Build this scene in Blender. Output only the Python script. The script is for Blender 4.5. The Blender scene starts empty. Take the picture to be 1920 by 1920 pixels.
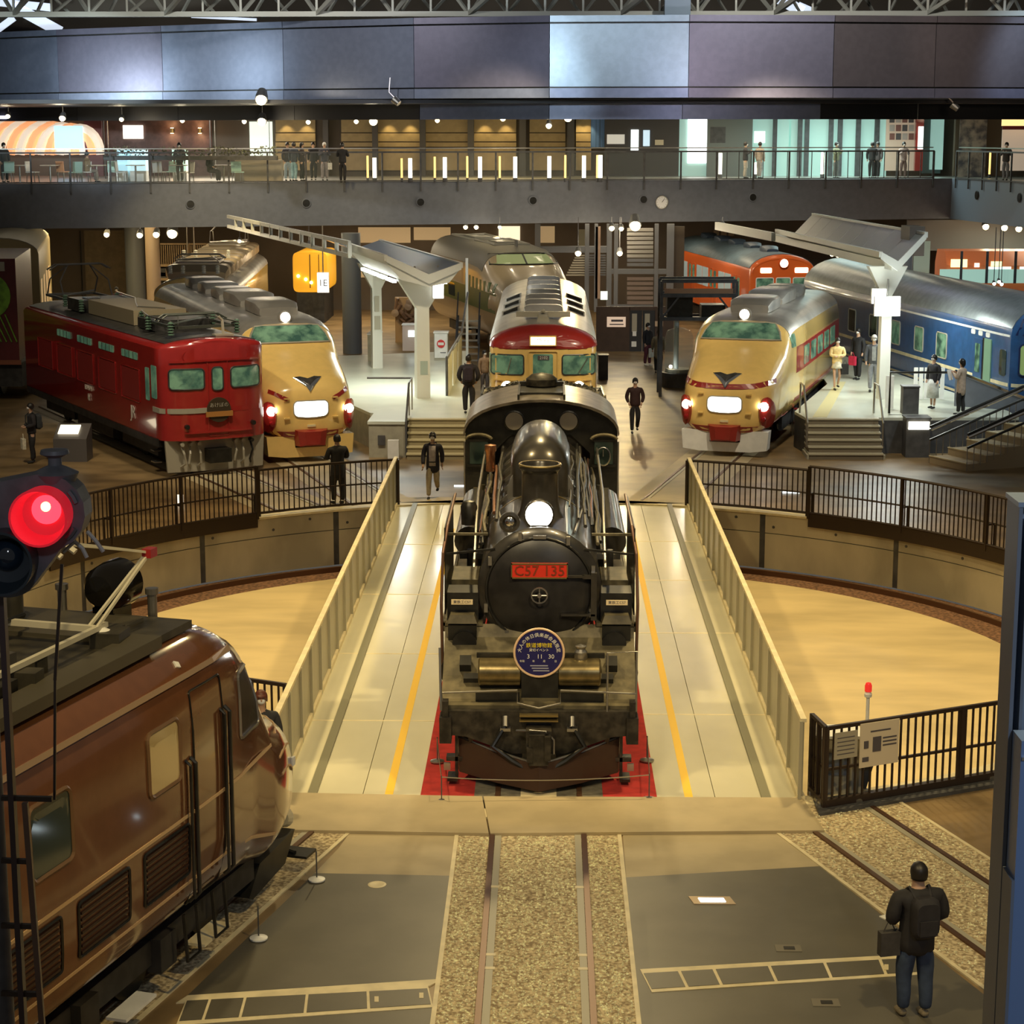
import bpy, bmesh, math, random
from math import sin, cos, pi, radians, atan, tan, sqrt, hypot, atan2
from mathutils import Vector, Matrix
from mathutils.bvhtree import BVHTree
random.seed(7)
SC = bpy.context.scene
COL = SC.collection
# ---------------------------------------------------------------- camera
FPX = 3700.0; CAMH = 8.7; CAMX = 0.08
THETA = atan(710 / FPX); PSI = atan(65 / FPX * cos(THETA))
cam_d = bpy.data.cameras.new('camera'); cam_d.sensor_width = 36; cam_d.lens = FPX / 1920 * 36
cam_d.clip_start = 0.1; cam_d.clip_end = 400
cam = bpy.data.objects.new('camera', cam_d); COL.objects.link(cam)
cam.location = (CAMX, 0, CAMH); cam.rotation_euler = (pi / 2 - THETA, 0, PSI)
SC.camera = cam
def ray(px, py):
    a = (px - 960) / FPX; b = (960 - py) / FPX
    y1 = cos(THETA) + b * sin(THETA); z1 = -sin(THETA) + b * cos(THETA)
    return Vector((a * cos(PSI) - y1 * sin(PSI), a * sin(PSI) + y1 * cos(PSI), z1))
def G(px, py, z=0.0):          # the point of the level z that stands at this place of the photograph
    d = ray(px, py); t = (z - CAMH) / d.z
    return Vector((CAMX + d.x * t, d.y * t, z))
def D(px, py, Y):              # the point at the distance Y
    d = ray(px, py); t = Y / d.y
    return Vector((CAMX + d.x * t, Y, CAMH + d.z * t))
# ---------------------------------------------------------------- view, world, large lights
SC.view_settings.view_transform = 'Standard'; SC.view_settings.look = 'None'
SC.view_settings.gamma = 1; SC.view_settings.use_curve_mapping = False
SC.view_settings.exposure = 0.12
W = bpy.data.worlds.new('world'); SC.world = W; W.use_nodes = True
W.node_tree.nodes['Background'].inputs[0].default_value = (0.50, 0.46, 0.40, 1)
W.node_tree.nodes['Background'].inputs[1].default_value = 0.16
WARM = (1.0, 0.76, 0.36); WARM2 = (1.0, 0.84, 0.58); COOL = (0.80, 0.95, 1.0); WHITE = (1.0, 0.97, 0.88)
def light(kind, loc, energy, color, size=0.5, target=None, spot=60, blend=0.5, name='lamp_and_fill'):
    l = bpy.data.lights.new(name, kind); l.energy = energy; l.color = color
    if kind == 'AREA': l.shape = 'DISK'; l.size = size
    else: l.shadow_soft_size = size
    if kind == 'SPOT': l.spot_size = radians(spot); l.spot_blend = blend
    o = bpy.data.objects.new(name, l); COL.objects.link(o); o.location = loc
    if target is not None:
        o.rotation_euler = (Vector(target) - Vector(loc)).to_track_quat('-Z', 'Y').to_euler()
    return o
# warm roof truss lamps over turntable and near floor, then added unseen spots
light('SPOT', (-7, 30, 17), 6200, WARM, 0.5, (-2, 33, 0), 70)
light('SPOT', (7, 30, 17), 6200, WARM, 0.5, (3, 33, 0), 70)
light('SPOT', (0, 49, 17), 5600, WARM, 0.5, (0, 38, 0), 75)
light('SPOT', (-9, 42, 16), 3000, WARM, 0.5, (-8, 40, 0), 70)
light('SPOT', (9, 42, 16), 3000, WARM, 0.5, (8, 40, 0), 70)
light('SPOT', (-5, 12, 15), 3200, WARM, 0.4, (-3, 20, 0), 75)
light('SPOT', (5, 12, 15), 3200, WARM, 0.4, (3, 20, 0), 75)
light('SPOT', (-3.5, 12, 14), 2600, WARM2, 0.5, (0, 27, 2), 26)  # added unseen spot that brightens the steam engine front
light('SPOT', (3.5, 14, 15), 2400, WARM2, 0.5, (0, 31, 3), 26)  # another added spot on the engine, unseen
light('SPOT', (5, 2, 11), 1300, (.72, .85, 1.0), 0.3, (3.2, 12, 4), 40)  # cool unseen spot added to brighten the right pillar
light('SPOT', (-1, 1, 11), 420, (.8, .88, 1.0), 0.3, (-2.75, 10, 6.8), 15)  # cool unseen spot added to brighten the signal
# lamps over the trains on the far side of the turntable
light('SPOT', (-6, 44, 15), 4200, WARM2, 0.4, (-7, 54, 2), 50)
light('SPOT', (-13, 42, 15), 3000, WARM2, 0.4, (-12, 54, 2), 50)
light('SPOT', (6, 44, 15), 4200, WARM2, 0.4, (5.5, 54, 2), 45)
light('SPOT', (0, 44, 15), 2500, WARM2, 0.4, (0, 55, 2), 40)
light('SPOT', (14, 48, 14), 3400, COOL, 0.5, (13, 60, 2), 60)
light('SPOT', (-4, 60, 14), 2600, WHITE, 0.6, (-5, 66, 1), 60)
light('SPOT', (9, 70, 12), 2600, WARM2, 0.5, (9, 82, 2), 60)
light('SPOT', (-12, 72, 11), 3200, WARM, 0.5, (-12, 84, 2), 60)
light('SPOT', (-2, 72, 12), 1300, WARM2, 0.5, (-2, 84, 3), 60)
light('SPOT', (2.7, 82, 8.0), 1900, WARM, 0.12, (2.6, 55, 0), 44, 0.6)
# ---------------------------------------------------------------- materials
MATS = {}
def mat(name, color, rough=0.5, metal=0.0, var=0.0, scale=4.0, bump=0.0, emit=None, es=0.0, alpha=None, coat=0.0, trans=0.0, stretch=(1, 1, 1), color2=None, detail=4):
    if name in MATS: return MATS[name]
    m = bpy.data.materials.new(name); m.use_nodes = True; MATS[name] = m
    nt = m.node_tree; b = nt.nodes['Principled BSDF']
    b.inputs['Base Color'].default_value = (*color, 1); b.inputs['Roughness'].default_value = rough
    b.inputs['Metallic'].default_value = metal
    if coat: b.inputs['Coat Weight'].default_value = coat; b.inputs['Coat Roughness'].default_value = 0.08
    if trans: b.inputs['Transmission Weight'].default_value = trans; b.inputs['IOR'].default_value = 1.1
    if emit: b.inputs['Emission Color'].default_value = (*emit, 1); b.inputs['Emission Strength'].default_value = es
    if alpha is not None: b.inputs['Alpha'].default_value = alpha
    tc = nt.nodes.new('ShaderNodeTexCoord'); mp = nt.nodes.new('ShaderNodeMapping')
    mp.inputs['Scale'].default_value = stretch
    nz = nt.nodes.new('ShaderNodeTexNoise'); nz.inputs['Scale'].default_value = scale; nz.inputs['Detail'].default_value = detail
    nt.links.new(tc.outputs['Object'], mp.inputs[0]); nt.links.new(mp.outputs[0], nz.inputs['Vector'])
    if var or color2:
        mx = nt.nodes.new('ShaderNodeMix'); mx.data_type = 'RGBA'
        c2 = color2 or tuple(max(0, c * (1 - var)) for c in color)
        c1 = color if color2 else tuple(min(1, c * (1 + var)) for c in color)
        mx.inputs[6].default_value = (*c1, 1); mx.inputs[7].default_value = (*c2, 1)
        cr = nt.nodes.new('ShaderNodeValToRGB'); cr.color_ramp.elements[0].position = 0.38; cr.color_ramp.elements[1].position = 0.62
        nt.links.new(nz.outputs[0], cr.inputs[0]); nt.links.new(cr.outputs[0], mx.inputs[0])
        nt.links.new(mx.outputs[2], b.inputs['Base Color'])
    if bump:
        bp = nt.nodes.new('ShaderNodeBump'); bp.inputs['Strength'].default_value = bump; bp.inputs['Distance'].default_value = 0.02
        nt.links.new(nz.outputs[0], bp.inputs['Height']); nt.links.new(bp.outputs[0], b.inputs['Normal'])
    return m
def lamp_mat(name, color, s): return mat(name, color, 0.4, emit=color, es=s)
M_BLACK = mat('black_paint', (0.018, 0.017, 0.014), 0.35, 0.2, var=0.35, scale=5)
M_SOOT = mat('oily_black', (0.035, 0.030, 0.022), 0.42, 0.3, var=0.5, scale=7, bump=0.2)
M_STEEL = mat('steel', (0.42, 0.40, 0.36), 0.3, 0.9)
M_CHROME = mat('chrome', (0.8, 0.8, 0.78), 0.12, 1.0)
M_DARK = mat('dark_grey_paint', (0.07, 0.07, 0.072), 0.5, var=0.2)
M_RAILBR = mat('dark_brown_steel', (0.045, 0.030, 0.022), 0.4, 0.3)
M_GLASS = mat('dark_glass', (0.03, 0.05, 0.045), 0.08, 0.0, coat=0.5)
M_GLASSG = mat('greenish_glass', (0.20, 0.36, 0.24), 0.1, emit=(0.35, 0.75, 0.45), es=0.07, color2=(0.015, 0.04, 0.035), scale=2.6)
M_WHITE = mat('white_paint', (0.80, 0.80, 0.76), 0.45, var=0.05)
M_CREAM = mat('cream_paint', (0.78, 0.60, 0.26), 0.25, coat=0.6, var=0.04)
M_ORCREAM = mat('train_cream', (0.90, 0.62, 0.20), 0.22, coat=0.8, var=0.03)
M_RED = mat('train_red', (0.36, 0.022, 0.02), 0.22, coat=0.8, var=0.05)
M_RED2 = mat('crimson_paint', (0.30, 0.022, 0.016), 0.3, coat=0.5, var=0.06)
M_YELLOWL = mat('yellow_line', (0.85, 0.52, 0.01), 0.5)
M_LAMPW = lamp_mat('lamp_white', (1.0, 0.95, 0.82), 18)
M_LAMPY = lamp_mat('lamp_warm', (1.0, 0.80, 0.42), 14)
M_SIGNW = lamp_mat('sign_white', (1.0, 1.0, 0.93), 2.2)
# ---------------------------------------------------------------- mesh builders
class MB:
    def __init__(s): s.v = []; s.f = []
    def add(s, vs, fs):
        n = len(s.v); s.v += [tuple(v) for v in vs]; s.f += [tuple(i + n for i in f) for f in fs]; return s
    def box(s, c, d, rz=0.0, rx=0.0, top=1.0, topy=None):
        x, y, z = d[0] / 2, d[1] / 2, d[2] / 2; ty = top if topy is None else topy
        R = Matrix.Rotation(rz, 3, 'Z') @ Matrix.Rotation(rx, 3, 'X'); c = Vector(c)
        vs = []
        for k, (tx, tyy) in ((-z, (1, 1)), (z, (top, ty))):
            for a, b in ((-x, -y), (x, -y), (x, y), (-x, y)): vs.append(c + R @ Vector((a * tx, b * tyy, k)))
        return s.add(vs, [(3, 2, 1, 0), (4, 5, 6, 7), (0, 1, 5, 4), (1, 2, 6, 5), (2, 3, 7, 6), (3, 0, 4, 7)])
    def bx(s, x0, x1, y0, y1, z0, z1): return s.box(((x0 + x1) / 2, (y0 + y1) / 2, (z0 + z1) / 2), (abs(x1 - x0), abs(y1 - y0), abs(z1 - z0)))
    def cyl(s, a, b, r0, r1=None, n=12, caps=True):
        a = Vector(a); b = Vector(b); r1 = r0 if r1 is None else r1
        d = (b - a); q = d.to_track_quat('Z', 'Y'); vs = []
        for p, r in ((a, r0), (b, r1)):
            for i in range(n):
                t = 2 * pi * i / n; vs.append(p + q @ Vector((cos(t) * r, sin(t) * r, 0)))
        fs = [(i, (i + 1) % n, n + (i + 1) % n, n + i) for i in range(n)]
        if caps: fs += [tuple(range(n - 1, -1, -1)), tuple(range(n, 2 * n))]
        return s.add(vs, fs)
    def bar(s, a, b, w=0.05, h=None):
        a = Vector(a); b = Vector(b); h = w if h is None else h; d = (b - a)
        if d.length < 1e-6: return s
        d.normalize(); up = Vector((0, 0, 1)) if abs(d.z) < 0.95 else Vector((0, 1, 0))
        r = d.cross(up).normalized(); u = r.cross(d)
        vs = [p + r * i * w / 2 + u * j * h / 2 for p in (a, b) for i, j in ((-1, -1), (1, -1), (1, 1), (-1, 1))]
        return s.add(vs, [(3, 2, 1, 0), (4, 5, 6, 7), (0, 1, 5, 4), (1, 2, 6, 5), (2, 3, 7, 6), (3, 0, 4, 7)])
    def tube(s, pts, r, n=6, closed=False):
        P = [Vector(p) for p in pts]; m = len(P); vs = []
        prev = None
        for i in range(m):
            if closed: d = P[(i + 1) % m] - P[i - 1]
            else: d = P[min(i + 1, m - 1)] - P[max(i - 1, 0)]
            if d.length < 1e-9: d = Vector((0, 0, 1))
            d.normalize()
            if prev is None:
                up = Vector((0, 0, 1)) if abs(d.z) < 0.9 else Vector((0, 1, 0)); a = d.cross(up).normalized()
            else: a = (prev - d * prev.dot(d)).normalized()
            prev = a; b = d.cross(a)
            for k in range(n):
                t = 2 * pi * k / n; vs.append(P[i] + (a * cos(t) + b * sin(t)) * r)
        fs = []
        for i in range(m if closed else m - 1):
            j = (i + 1) % m
            for k in range(n): fs.append((i * n + k, i * n + (k + 1) % n, j * n + (k + 1) % n, j * n + k))
        if not closed: fs += [tuple(range(n - 1, -1, -1)), tuple(range((m - 1) * n, m * n))]
        return s.add(vs, fs)
    def loft(s, rings, caps=True, closed=True):
        n = len(rings[0]); vs = [p for r in rings for p in r]; fs = []
        for i in range(len(rings) - 1):
            for k in range(n if closed else n - 1):
                fs.append((i * n + k, i * n + (k + 1) % n, (i + 1) * n + (k + 1) % n, (i + 1) * n + k))
        if caps: fs += [tuple(range(n - 1, -1, -1)), tuple(range((len(rings) - 1) * n, len(rings) * n))]
        return s.add(vs, fs)
    def lathe(s, prof, c=(0, 0, 0), axis=(0, 0, 1), n=20):
        q = Vector(axis).to_track_quat('Z', 'Y'); c = Vector(c)
        rings = [[c + q @ Vector((cos(2 * pi * k / n) * max(r, 1e-4), sin(2 * pi * k / n) * max(r, 1e-4), h)) for k in range(n)] for r, h in prof]
        return s.loft(rings)
    def ball(s, c, r, n=12, m=8, sc=(1, 1, 1)):
        rings = []
        for i in range(m + 1):
            a = pi * i / m; rr = max(sin(a), 1e-3)
            rings.append([Vector((c[0] + cos(2 * pi * k / n) * rr * r * sc[0], c[1] + sin(2 * pi * k / n) * rr * r * sc[1], c[2] - cos(a) * r * sc[2])) for k in range(n)])
        return s.loft(rings)
    def poly(s, pts, z0, z1):      # vertical prism on a plan polygon (x, y)
        n = len(pts); vs = [(p[0], p[1], z0) for p in pts] + [(p[0], p[1], z1) for p in pts]
        return s.add(vs, [tuple(range(n - 1, -1, -1)), tuple(range(n, 2 * n))] + [(i, (i + 1) % n, n + (i + 1) % n, n + i) for i in range(n)])
    def prism(s, pts, y0, y1):     # polygon in (x, z) swept along y
        n = len(pts); vs = [(p[0], y0, p[1]) for p in pts] + [(p[0], y1, p[1]) for p in pts]
        return s.add(vs, [tuple(range(n)), tuple(range(2 * n - 1, n - 1, -1))] + [(i, n + i, n + (i + 1) % n, (i + 1) % n) for i in range(n)])
    def sweepx(s, pts, x0, x1):    # polygon in (y, z) swept along x
        n = len(pts); vs = [(x0, p[0], p[1]) for p in pts] + [(x1, p[0], p[1]) for p in pts]
        return s.add(vs, [tuple(range(n)), tuple(range(2 * n - 1, n - 1, -1))] + [(i, n + i, n + (i + 1) % n, (i + 1) % n) for i in range(n)])
    def mesh(s, name, m, smooth=False, fix=True):
        me = bpy.data.meshes.new(name); me.from_pydata([tuple(v) for v in s.v], [], s.f)
        if fix:
            b = bmesh.new(); b.from_mesh(me); bmesh.ops.recalc_face_normals(b, faces=b.faces); b.to_mesh(me); b.free()
        me.materials.append(m)
        if smooth:
            me.shade_smooth()
            if smooth != 'all': me.set_sharp_from_angle(angle=radians(35))
        return me
    def ob(s, name, m, parent=None, smooth=False, **kw):
        return link(name, s.mesh(name, m, smooth), parent, **kw)
def link(name, data, parent=None, **kw):
    o = bpy.data.objects.new(name, data); COL.objects.link(o)
    if parent is not None: o.parent = parent
    for k, v in kw.items(): o[k] = v
    return o
def thing(name, label, cat, loc=(0, 0, 0), rz=0.0, group=None):
    o = bpy.data.objects.new(name, None); COL.objects.link(o); o.empty_display_size = 0.2
    o.location = loc; o.rotation_euler = (0, 0, rz); o['label'] = label; o['category'] = cat
    if group: o['group'] = group
    return o
def tag(o, label, cat, group=None):
    o['label'] = label; o['category'] = cat
    if group: o['group'] = group
    return o
KIDS = {}
def dup(root, loc=None, rz=None, label=None, group=None):
    if root.name not in KIDS:
        KIDS[root.name] = [(c, [g for g in c.children]) for c in root.children]
    r = root.copy(); COL.objects.link(r)
    if loc is not None: r.location = loc
    if rz is not None: r.rotation_euler = (0, 0, rz)
    if label: r['label'] = label
    if group: r['group'] = group
    for c, gs in KIDS[root.name]:
        k = c.copy(); COL.objects.link(k); k.parent = r
        for g in gs:
            h = g.copy(); COL.objects.link(h); h.parent = k
    return r
def struct(name, mb, m, parent=None, smooth=False):
    o = mb.ob(name, m, parent, smooth)
    if parent is None: o['kind'] = 'structure'
    return o
def text_mesh(s, size, m, depth=0.004, align='CENTER', name='lettering'):
    cu = bpy.data.curves.new(name, 'FONT'); cu.body = s; cu.size = size; cu.align_x = align; cu.align_y = 'CENTER'; cu.extrude = depth; cu.resolution_u = 2
    o = bpy.data.objects.new(name, cu); COL.objects.link(o)
    dg = bpy.context.evaluated_depsgraph_get(); me = bpy.data.meshes.new_from_object(o.evaluated_get(dg)); me.name = name
    bpy.data.objects.remove(o); bpy.data.curves.remove(cu); me.materials.clear(); me.materials.append(m)
    return me
def text(s, size, m, loc, parent=None, rz=0.0, rx=pi / 2, depth=0.004, sx=1.0, name='lettering', ry=0.0):
    o = link(name, text_mesh(s, size, m, depth), parent); o.location = loc; o.rotation_euler = (rx, ry, rz); o.scale = (sx, 1, 1); return o
# --- surface projection: patches that follow a curved hull
class Hull:
    def __init__(s, mb):
        s.t = BVHTree.FromPolygons([Vector(v) for v in mb.v], mb.f)
    def hit(s, d, a, b):
        if d == 'F': o = Vector((a, -30, b)); r = Vector((0, 1, 0))
        elif d == 'K': o = Vector((a, 60, b)); r = Vector((0, -1, 0))
        elif d == 'R': o = Vector((30, a, b)); r = Vector((-1, 0, 0))
        elif d == 'L': o = Vector((-30, a, b)); r = Vector((1, 0, 0))
        else: o = Vector((a, b, 30)); r = Vector((0, 0, -1))
        p, n, i, dist = s.t.ray_cast(o, r)
        if p is None: return None, None
        if n.dot(r) > 0: n = -n
        return p, n
    @staticmethod
    def dense(pts, closed, q=0.13):
        out = []; n = len(pts)
        for i in range(n if closed else n - 1):
            a = pts[i]; b = pts[(i + 1) % n]; k = max(1, min(60, int(hypot(b[0] - a[0], b[1] - a[1]) / q)))
            out += [(a[0] + (b[0] - a[0]) * j / k, a[1] + (b[1] - a[1]) * j / k) for j in range(k)]
        return out if closed else out + [pts[-1]]
    def patch(s, d, outline, off=0.012, rings=(1, 0.8, 0.6, 0.4, 0.2, 0.02)):
        outline = s.dense(outline, True, .2)
        cx = sum(p[0] for p in outline) / len(outline); cy = sum(p[1] for p in outline) / len(outline)
        mb = MB(); R = []
        def pr(a, b, o):
            p, n = s.hit(d, a, b)
            if p is None:
                p, n = s.hit(d, cx + (a - cx) * 0.9, cy + (b - cy) * 0.9)
                if p is None: return Vector((0, 0, 1))
            return p + n * o
        R.append([pr(a, b, -0.01) for a, b in outline])
        for k in rings: R.append([pr(cx + (a - cx) * k, cy + (b - cy) * k, off) for a, b in outline])
        mb.loft(R, caps=False); n = len(outline); m = len(R) * n
        mb.f.append(tuple(range(m - n, m)))
        return mb
    def strip(s, d, pts, w, off=0.012):      # a band of width w along a 2-d line
        pts = s.dense(pts, False, .13 if abs(pts[0][0] - pts[-1][0]) < 4 else .5); mb = MB(); A = []; B = []
        for i, (a, b) in enumerate(pts):
            p0 = pts[max(i - 1, 0)]; p1 = pts[min(i + 1, len(pts) - 1)]
            t = Vector((p1[0] - p0[0], p1[1] - p0[1])).normalized(); nn = (-t.y * w / 2, t.x * w / 2)
            for L, sg in ((A, 1), (B, -1)):
                p, n = s.hit(d, a + nn[0] * sg, b + nn[1] * sg)
                if p is None: p, n = s.hit(d, a, b)
                if p is None: p, n = (Vector((0, 0, 1)), Vector((0, 0, 1)))
                L.append((p, n))
        rings = [[a[0] - a[1] * 0.01, a[0] + a[1] * off, b[0] + b[1] * off, b[0] - b[1] * 0.01] for a, b in zip(A, B)]
        return mb.loft(rings)
    def frame(s, d, outline, r=0.02, off=0.01):
        pts = []
        for a, b in s.dense(outline, True, .25):
            p, n = s.hit(d, a, b)
            if p is not None: pts.append(p + n * off)
        return MB().tube(pts, r, 5, closed=True)
def rrect(x0, x1, z0, z1, r=0.05, n=4, sub=3):
    r = min(r, abs(x1 - x0) / 2.01, abs(z1 - z0) / 2.01); pts = []
    cs = [(x1 - r, z1 - r, 0), (x0 + r, z1 - r, 90), (x0 + r, z0 + r, 180), (x1 - r, z0 + r, 270)]
    for i, (cx, cz, a) in enumerate(cs):
        for k in range(n + 1):
            t = radians(a + 90 * k / n); pts.append((cx + cos(t) * r, cz + sin(t) * r))
        nx = cs[(i + 1) % 4]; t = radians(a + 90); p0 = pts[-1]
        t2 = radians(nx[2]); p1 = (nx[0] + cos(t2) * r, nx[1] + sin(t2) * r)
        for k in range(1, sub): pts.append((p0[0] + (p1[0] - p0[0]) * k / sub, p0[1] + (p1[1] - p0[1]) * k / sub))
    return pts
def arc_pts(c, r, a0, a1, n): return [(c[0] + cos(radians(a0 + (a1 - a0) * i / n)) * r, c[1] + sin(radians(a0 + (a1 - a0) * i / n)) * r) for i in range(n + 1)]
# ================================================================ floor, turntable pit, bridge
TC = (0.0, 35.55); R_PIT = 11.0
M_FLOOR = mat('polished_floor', (0.23, 0.155, 0.072), 0.40, var=0.30, scale=0.8, stretch=(1, 1.3, 1), detail=7)
M_SHEET = mat('beige_floor_sheet', (0.42, 0.34, 0.20), 0.55, var=0.10, scale=1.2)
M_PAVE = mat('dark_grey_floor_sheet', (0.105, 0.095, 0.070), 0.42, var=0.10, scale=1.5)
M_EDGE = mat('cream_kerb', (0.74, 0.64, 0.40), 0.5, var=0.1)
M_GRAVEL = mat('gravel_bed', (0.68, 0.56, 0.34), 0.9, scale=22, bump=1.0, color2=(0.27, 0.20, 0.11))
M_CONC = mat('pit_wall_concrete', (0.46, 0.41, 0.29), 0.75, var=0.22, scale=0.7, bump=0.1, stretch=(1, 1, 0.5), detail=8)
M_PITF = mat('pit_floor_concrete', (0.60, 0.47, 0.24), 0.6, var=0.14, scale=0.35, stretch=(1, 2.4, 1), detail=7)
M_BALL = mat('brown_ballast', (0.17, 0.085, 0.045), 0.9, var=0.45, scale=14, bump=1.0)
M_RAIL = mat('rail_rust', (0.13, 0.065, 0.035), 0.4, 0.5)
M_DECK = mat('bridge_deck', (0.70, 0.66, 0.48), 0.20, var=0.10, scale=0.5, stretch=(1, 0.5, 1), coat=0.15)
M_CARPET = mat('red_carpet', (0.40, 0.022, 0.018), 0.9, var=0.15, scale=5)
mb = MB()     # hall floor with the round hole of the pit
N = 96; ring = [(TC[0] + cos(2 * pi * i / N) * R_PIT, TC[1] + sin(2 * pi * i / N) * R_PIT) for i in range(N)]
out = []
for x, y in ring:
    dx, dy = x - TC[0], y - TC[1]; k = min((45 / abs(dx)) if abs(dx) > 1e-6 else 1e9, (75 / dy) if dy > 1e-6 else 1e9, (34 / -dy) if dy < -1e-6 else 1e9)
    out.append((TC[0] + dx * k, TC[1] + dy * k))
vs = [(x, y, 0) for x, y in ring] + [(x, y, 0) for x, y in out]
mb.add(vs, [(i, (i + 1) % N, N + (i + 1) % N, N + i) for i in range(N)])
for cxy in ((45, 110.55), (-45, 110.55), (45, 1.55), (-45, 1.55)):
    pass
floor = struct('floor', mb, M_FLOOR)
for p in floor.data.polygons:
    if p.normal.z < 0: p.flip()
# pit: wall sections (poured bays), kerb, ballast ring, floor
pit = thing('turntable_pit', 'round concrete pit of the turntable with pale yellow floor', 'pit', (TC[0], TC[1], 0))
nb = 20
for i in range(nb):
    a0 = 2 * pi * (i + 0.02 + 0.45) / nb; a1 = 2 * pi * (i + 0.98 + 0.45) / nb
    for z0, z1, dr in ((-1.30, -0.47, 0.0), (-0.45, -0.02, 0.0)):
        r0 = R_PIT + dr; r1 = R_PIT + 0.35; m = 8; rings = []
        for k in range(m + 1):
            a = a0 + (a1 - a0) * k / m
            rings.append([(cos(a) * r0, sin(a) * r0, z0), (cos(a) * r1, sin(a) * r1, z0), (cos(a) * r1, sin(a) * r1, z1), (cos(a) * r0, sin(a) * r0, z1)])
        MB().loft(rings).ob('wall_bay', M_CONC, pit)
m = MB()
rings = []
for i in range(97):
    a = 2 * pi * i / 96; rings.append([(cos(a) * (R_PIT + 0.02), sin(a) * (R_PIT + 0.02), -1.3), (cos(a) * (R_PIT + 0.02), sin(a) * (R_PIT + 0.02), -0.03)])
m.loft(rings, caps=False, closed=False).ob('wall_joint', M_DARK, pit)
def annulus(r0, r1, z0, z1, n=96, a0=0, a1=2 * pi):
    rr = []
    for i in range(n + 1):
        a = a0 + (a1 - a0) * i / n
        rr.append([(cos(a) * r0, sin(a) * r0, z0), (cos(a) * r1, sin(a) * r1, z0), (cos(a) * r1, sin(a) * r1, z1), (cos(a) * r0, sin(a) * r0, z1)])
    return MB().loft(rr)
annulus(R_PIT - 0.03, R_PIT + 0.3, -0.02, 0.03).ob('kerb', M_EDGE, pit)
MB().poly([(cos(2 * pi * i / 72) * 9.55, sin(2 * pi * i / 72) * 9.55) for i in range(72)], -1.5, -1.28).ob('pit_floor', M_PITF, pit)
annulus(9.5, R_PIT + 0.02, -1.5, -1.34).ob('ballast_ring', M_BALL, pit, kind='stuff')
annulus(10.42, 10.49, -1.34, -1.22).ob('ring_rail', M_RAIL, pit)
sl = MB().box((0, 0, 0), (0.75, 0.22, 0.08)).mesh('sleeper', mat('sleeper_brown', (0.12, 0.06, 0.035), 0.8, var=0.3))
for i in range(72):
    a = 2 * pi * i / 72
    if -2.9 < a - pi * 1.5 + pi / 2 < 0: continue
    o = link('sleeper', sl, pit); o.location = (cos(a) * 10.45, sin(a) * 10.45, -1.31); o.rotation_euler = (0, 0, a)
ho = MB().cyl((0, 0, 0), (0, 0, 0.01), 0.035, n=6).mesh('tie_hole', M_DARK)
for i in range(nb):
    for k in range(4):
        a = 2 * pi * (i + 0.1 + 0.27 * k) / nb
        if sin(a) < -0.2: continue
        o = link('tie_hole', ho, pit); o.location = (cos(a) * (R_PIT - 0.005), sin(a) * (R_PIT - 0.005), -0.14 - 0.16 * (k % 2)); o.rotation_euler = (0, -pi / 2, a)
# ---- bridge of the turntable
Y0, Y1 = 25.0, 46.3; DW = 3.52
br = thing('turntable_bridge', 'turntable bridge deck with glossy cream floor carrying the steam engine', 'turntable', (0, TC[1], 0.0))
def BR(mb, name, m, **k):
    mb.v = [(x, y - TC[1], z) for x, y, z in mb.v]; return mb.ob(name, m, br, **k)
ys = [Y0, 28.6, 32.5, 36.9, 41.6, Y1]
ysr = [Y0, 29.0, 34.0, 38.2, 42.0, Y1]
for sx, yy in ((-1, ys), (1, ysr)):
    for i in range(5):
        for xa, xb in ((1.58, 2.35), (2.36, DW)):
            BR(MB().bx(sx * xa, sx * xb, yy[i] + 0.012, yy[i + 1] - 0.012, -0.10, 0.0), 'deck_plate', M_DECK)
    for i in range(1, 5): BR(MB().bx(sx * 1.58, sx * DW, yy[i] - 0.02, yy[i] + 0.02, -0.1, 0.003), 'joint_strip', M_EDGE)
    BR(MB().bx(sx * 1.95, sx * 2.06, Y0, Y1 - 3, -0.1, 0.004), 'yellow_line', M_YELLOWL)
    BR(MB().bx(sx * 1.03, sx * 1.58, Y0, 40, -0.1, 0.006).bx(sx * 0.64, sx * 1.03, Y0 + 0.95, 40, -0.1, 0.006), 'red_carpet_strip', M_CARPET)
    BR(MB().bx(sx * 0.24, sx * 0.64, Y0, 42, -0.1, 0.004).bx(sx * 0.64, sx * 0.86, Y0, Y0 + 0.95, -0.1, 0.004), 'grey_mat_strip', mat('grey_mat', (0.15, 0.135, 0.10), 0.8, var=0.2, scale=8))
    BR(MB().bx(sx * 0.51, sx * 0.58, Y0, Y1, -0.1, 0.02), 'rail', M_RAIL)
    BR(MB().bx(sx * 0.86, sx * 1.03, Y0, Y0 + 0.95, -0.1, 0.006), 'red_carpet_piece', M_CARPET)
    BR(MB().bx(sx * 1.9, sx * 2.2, Y0 + .3, Y1 - .3, -0.9, -0.1).bx(sx * 3.42, sx * 3.52, Y0, Y1, -0.35, -0.1), 'girder', M_DARK)
BR(MB().bx(-0.24, 0.24, Y0, 44, -0.1, 0.005), 'cream_centre_plate', M_EDGE)
# near end flap that laps on the floor, in two plates
fl = [(-3.62, 23.72), (-0.62, 23.62), (-0.75, Y0 + 0.03), (-3.62, Y0 + 0.15)]
fr = [(-0.60, 23.62), (3.62, 23.80), (3.50, 25.05), (-0.73, Y0 + 0.03)]
for q in (fl, fr): BR(MB().poly(q, 0.008, 0.05), 'end_flap', M_SHEET)
BR(MB().bx(-3.45, 3.45, Y1, Y1 + 0.75, 0.008, 0.03), 'end_flap', M_SHEET)
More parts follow.
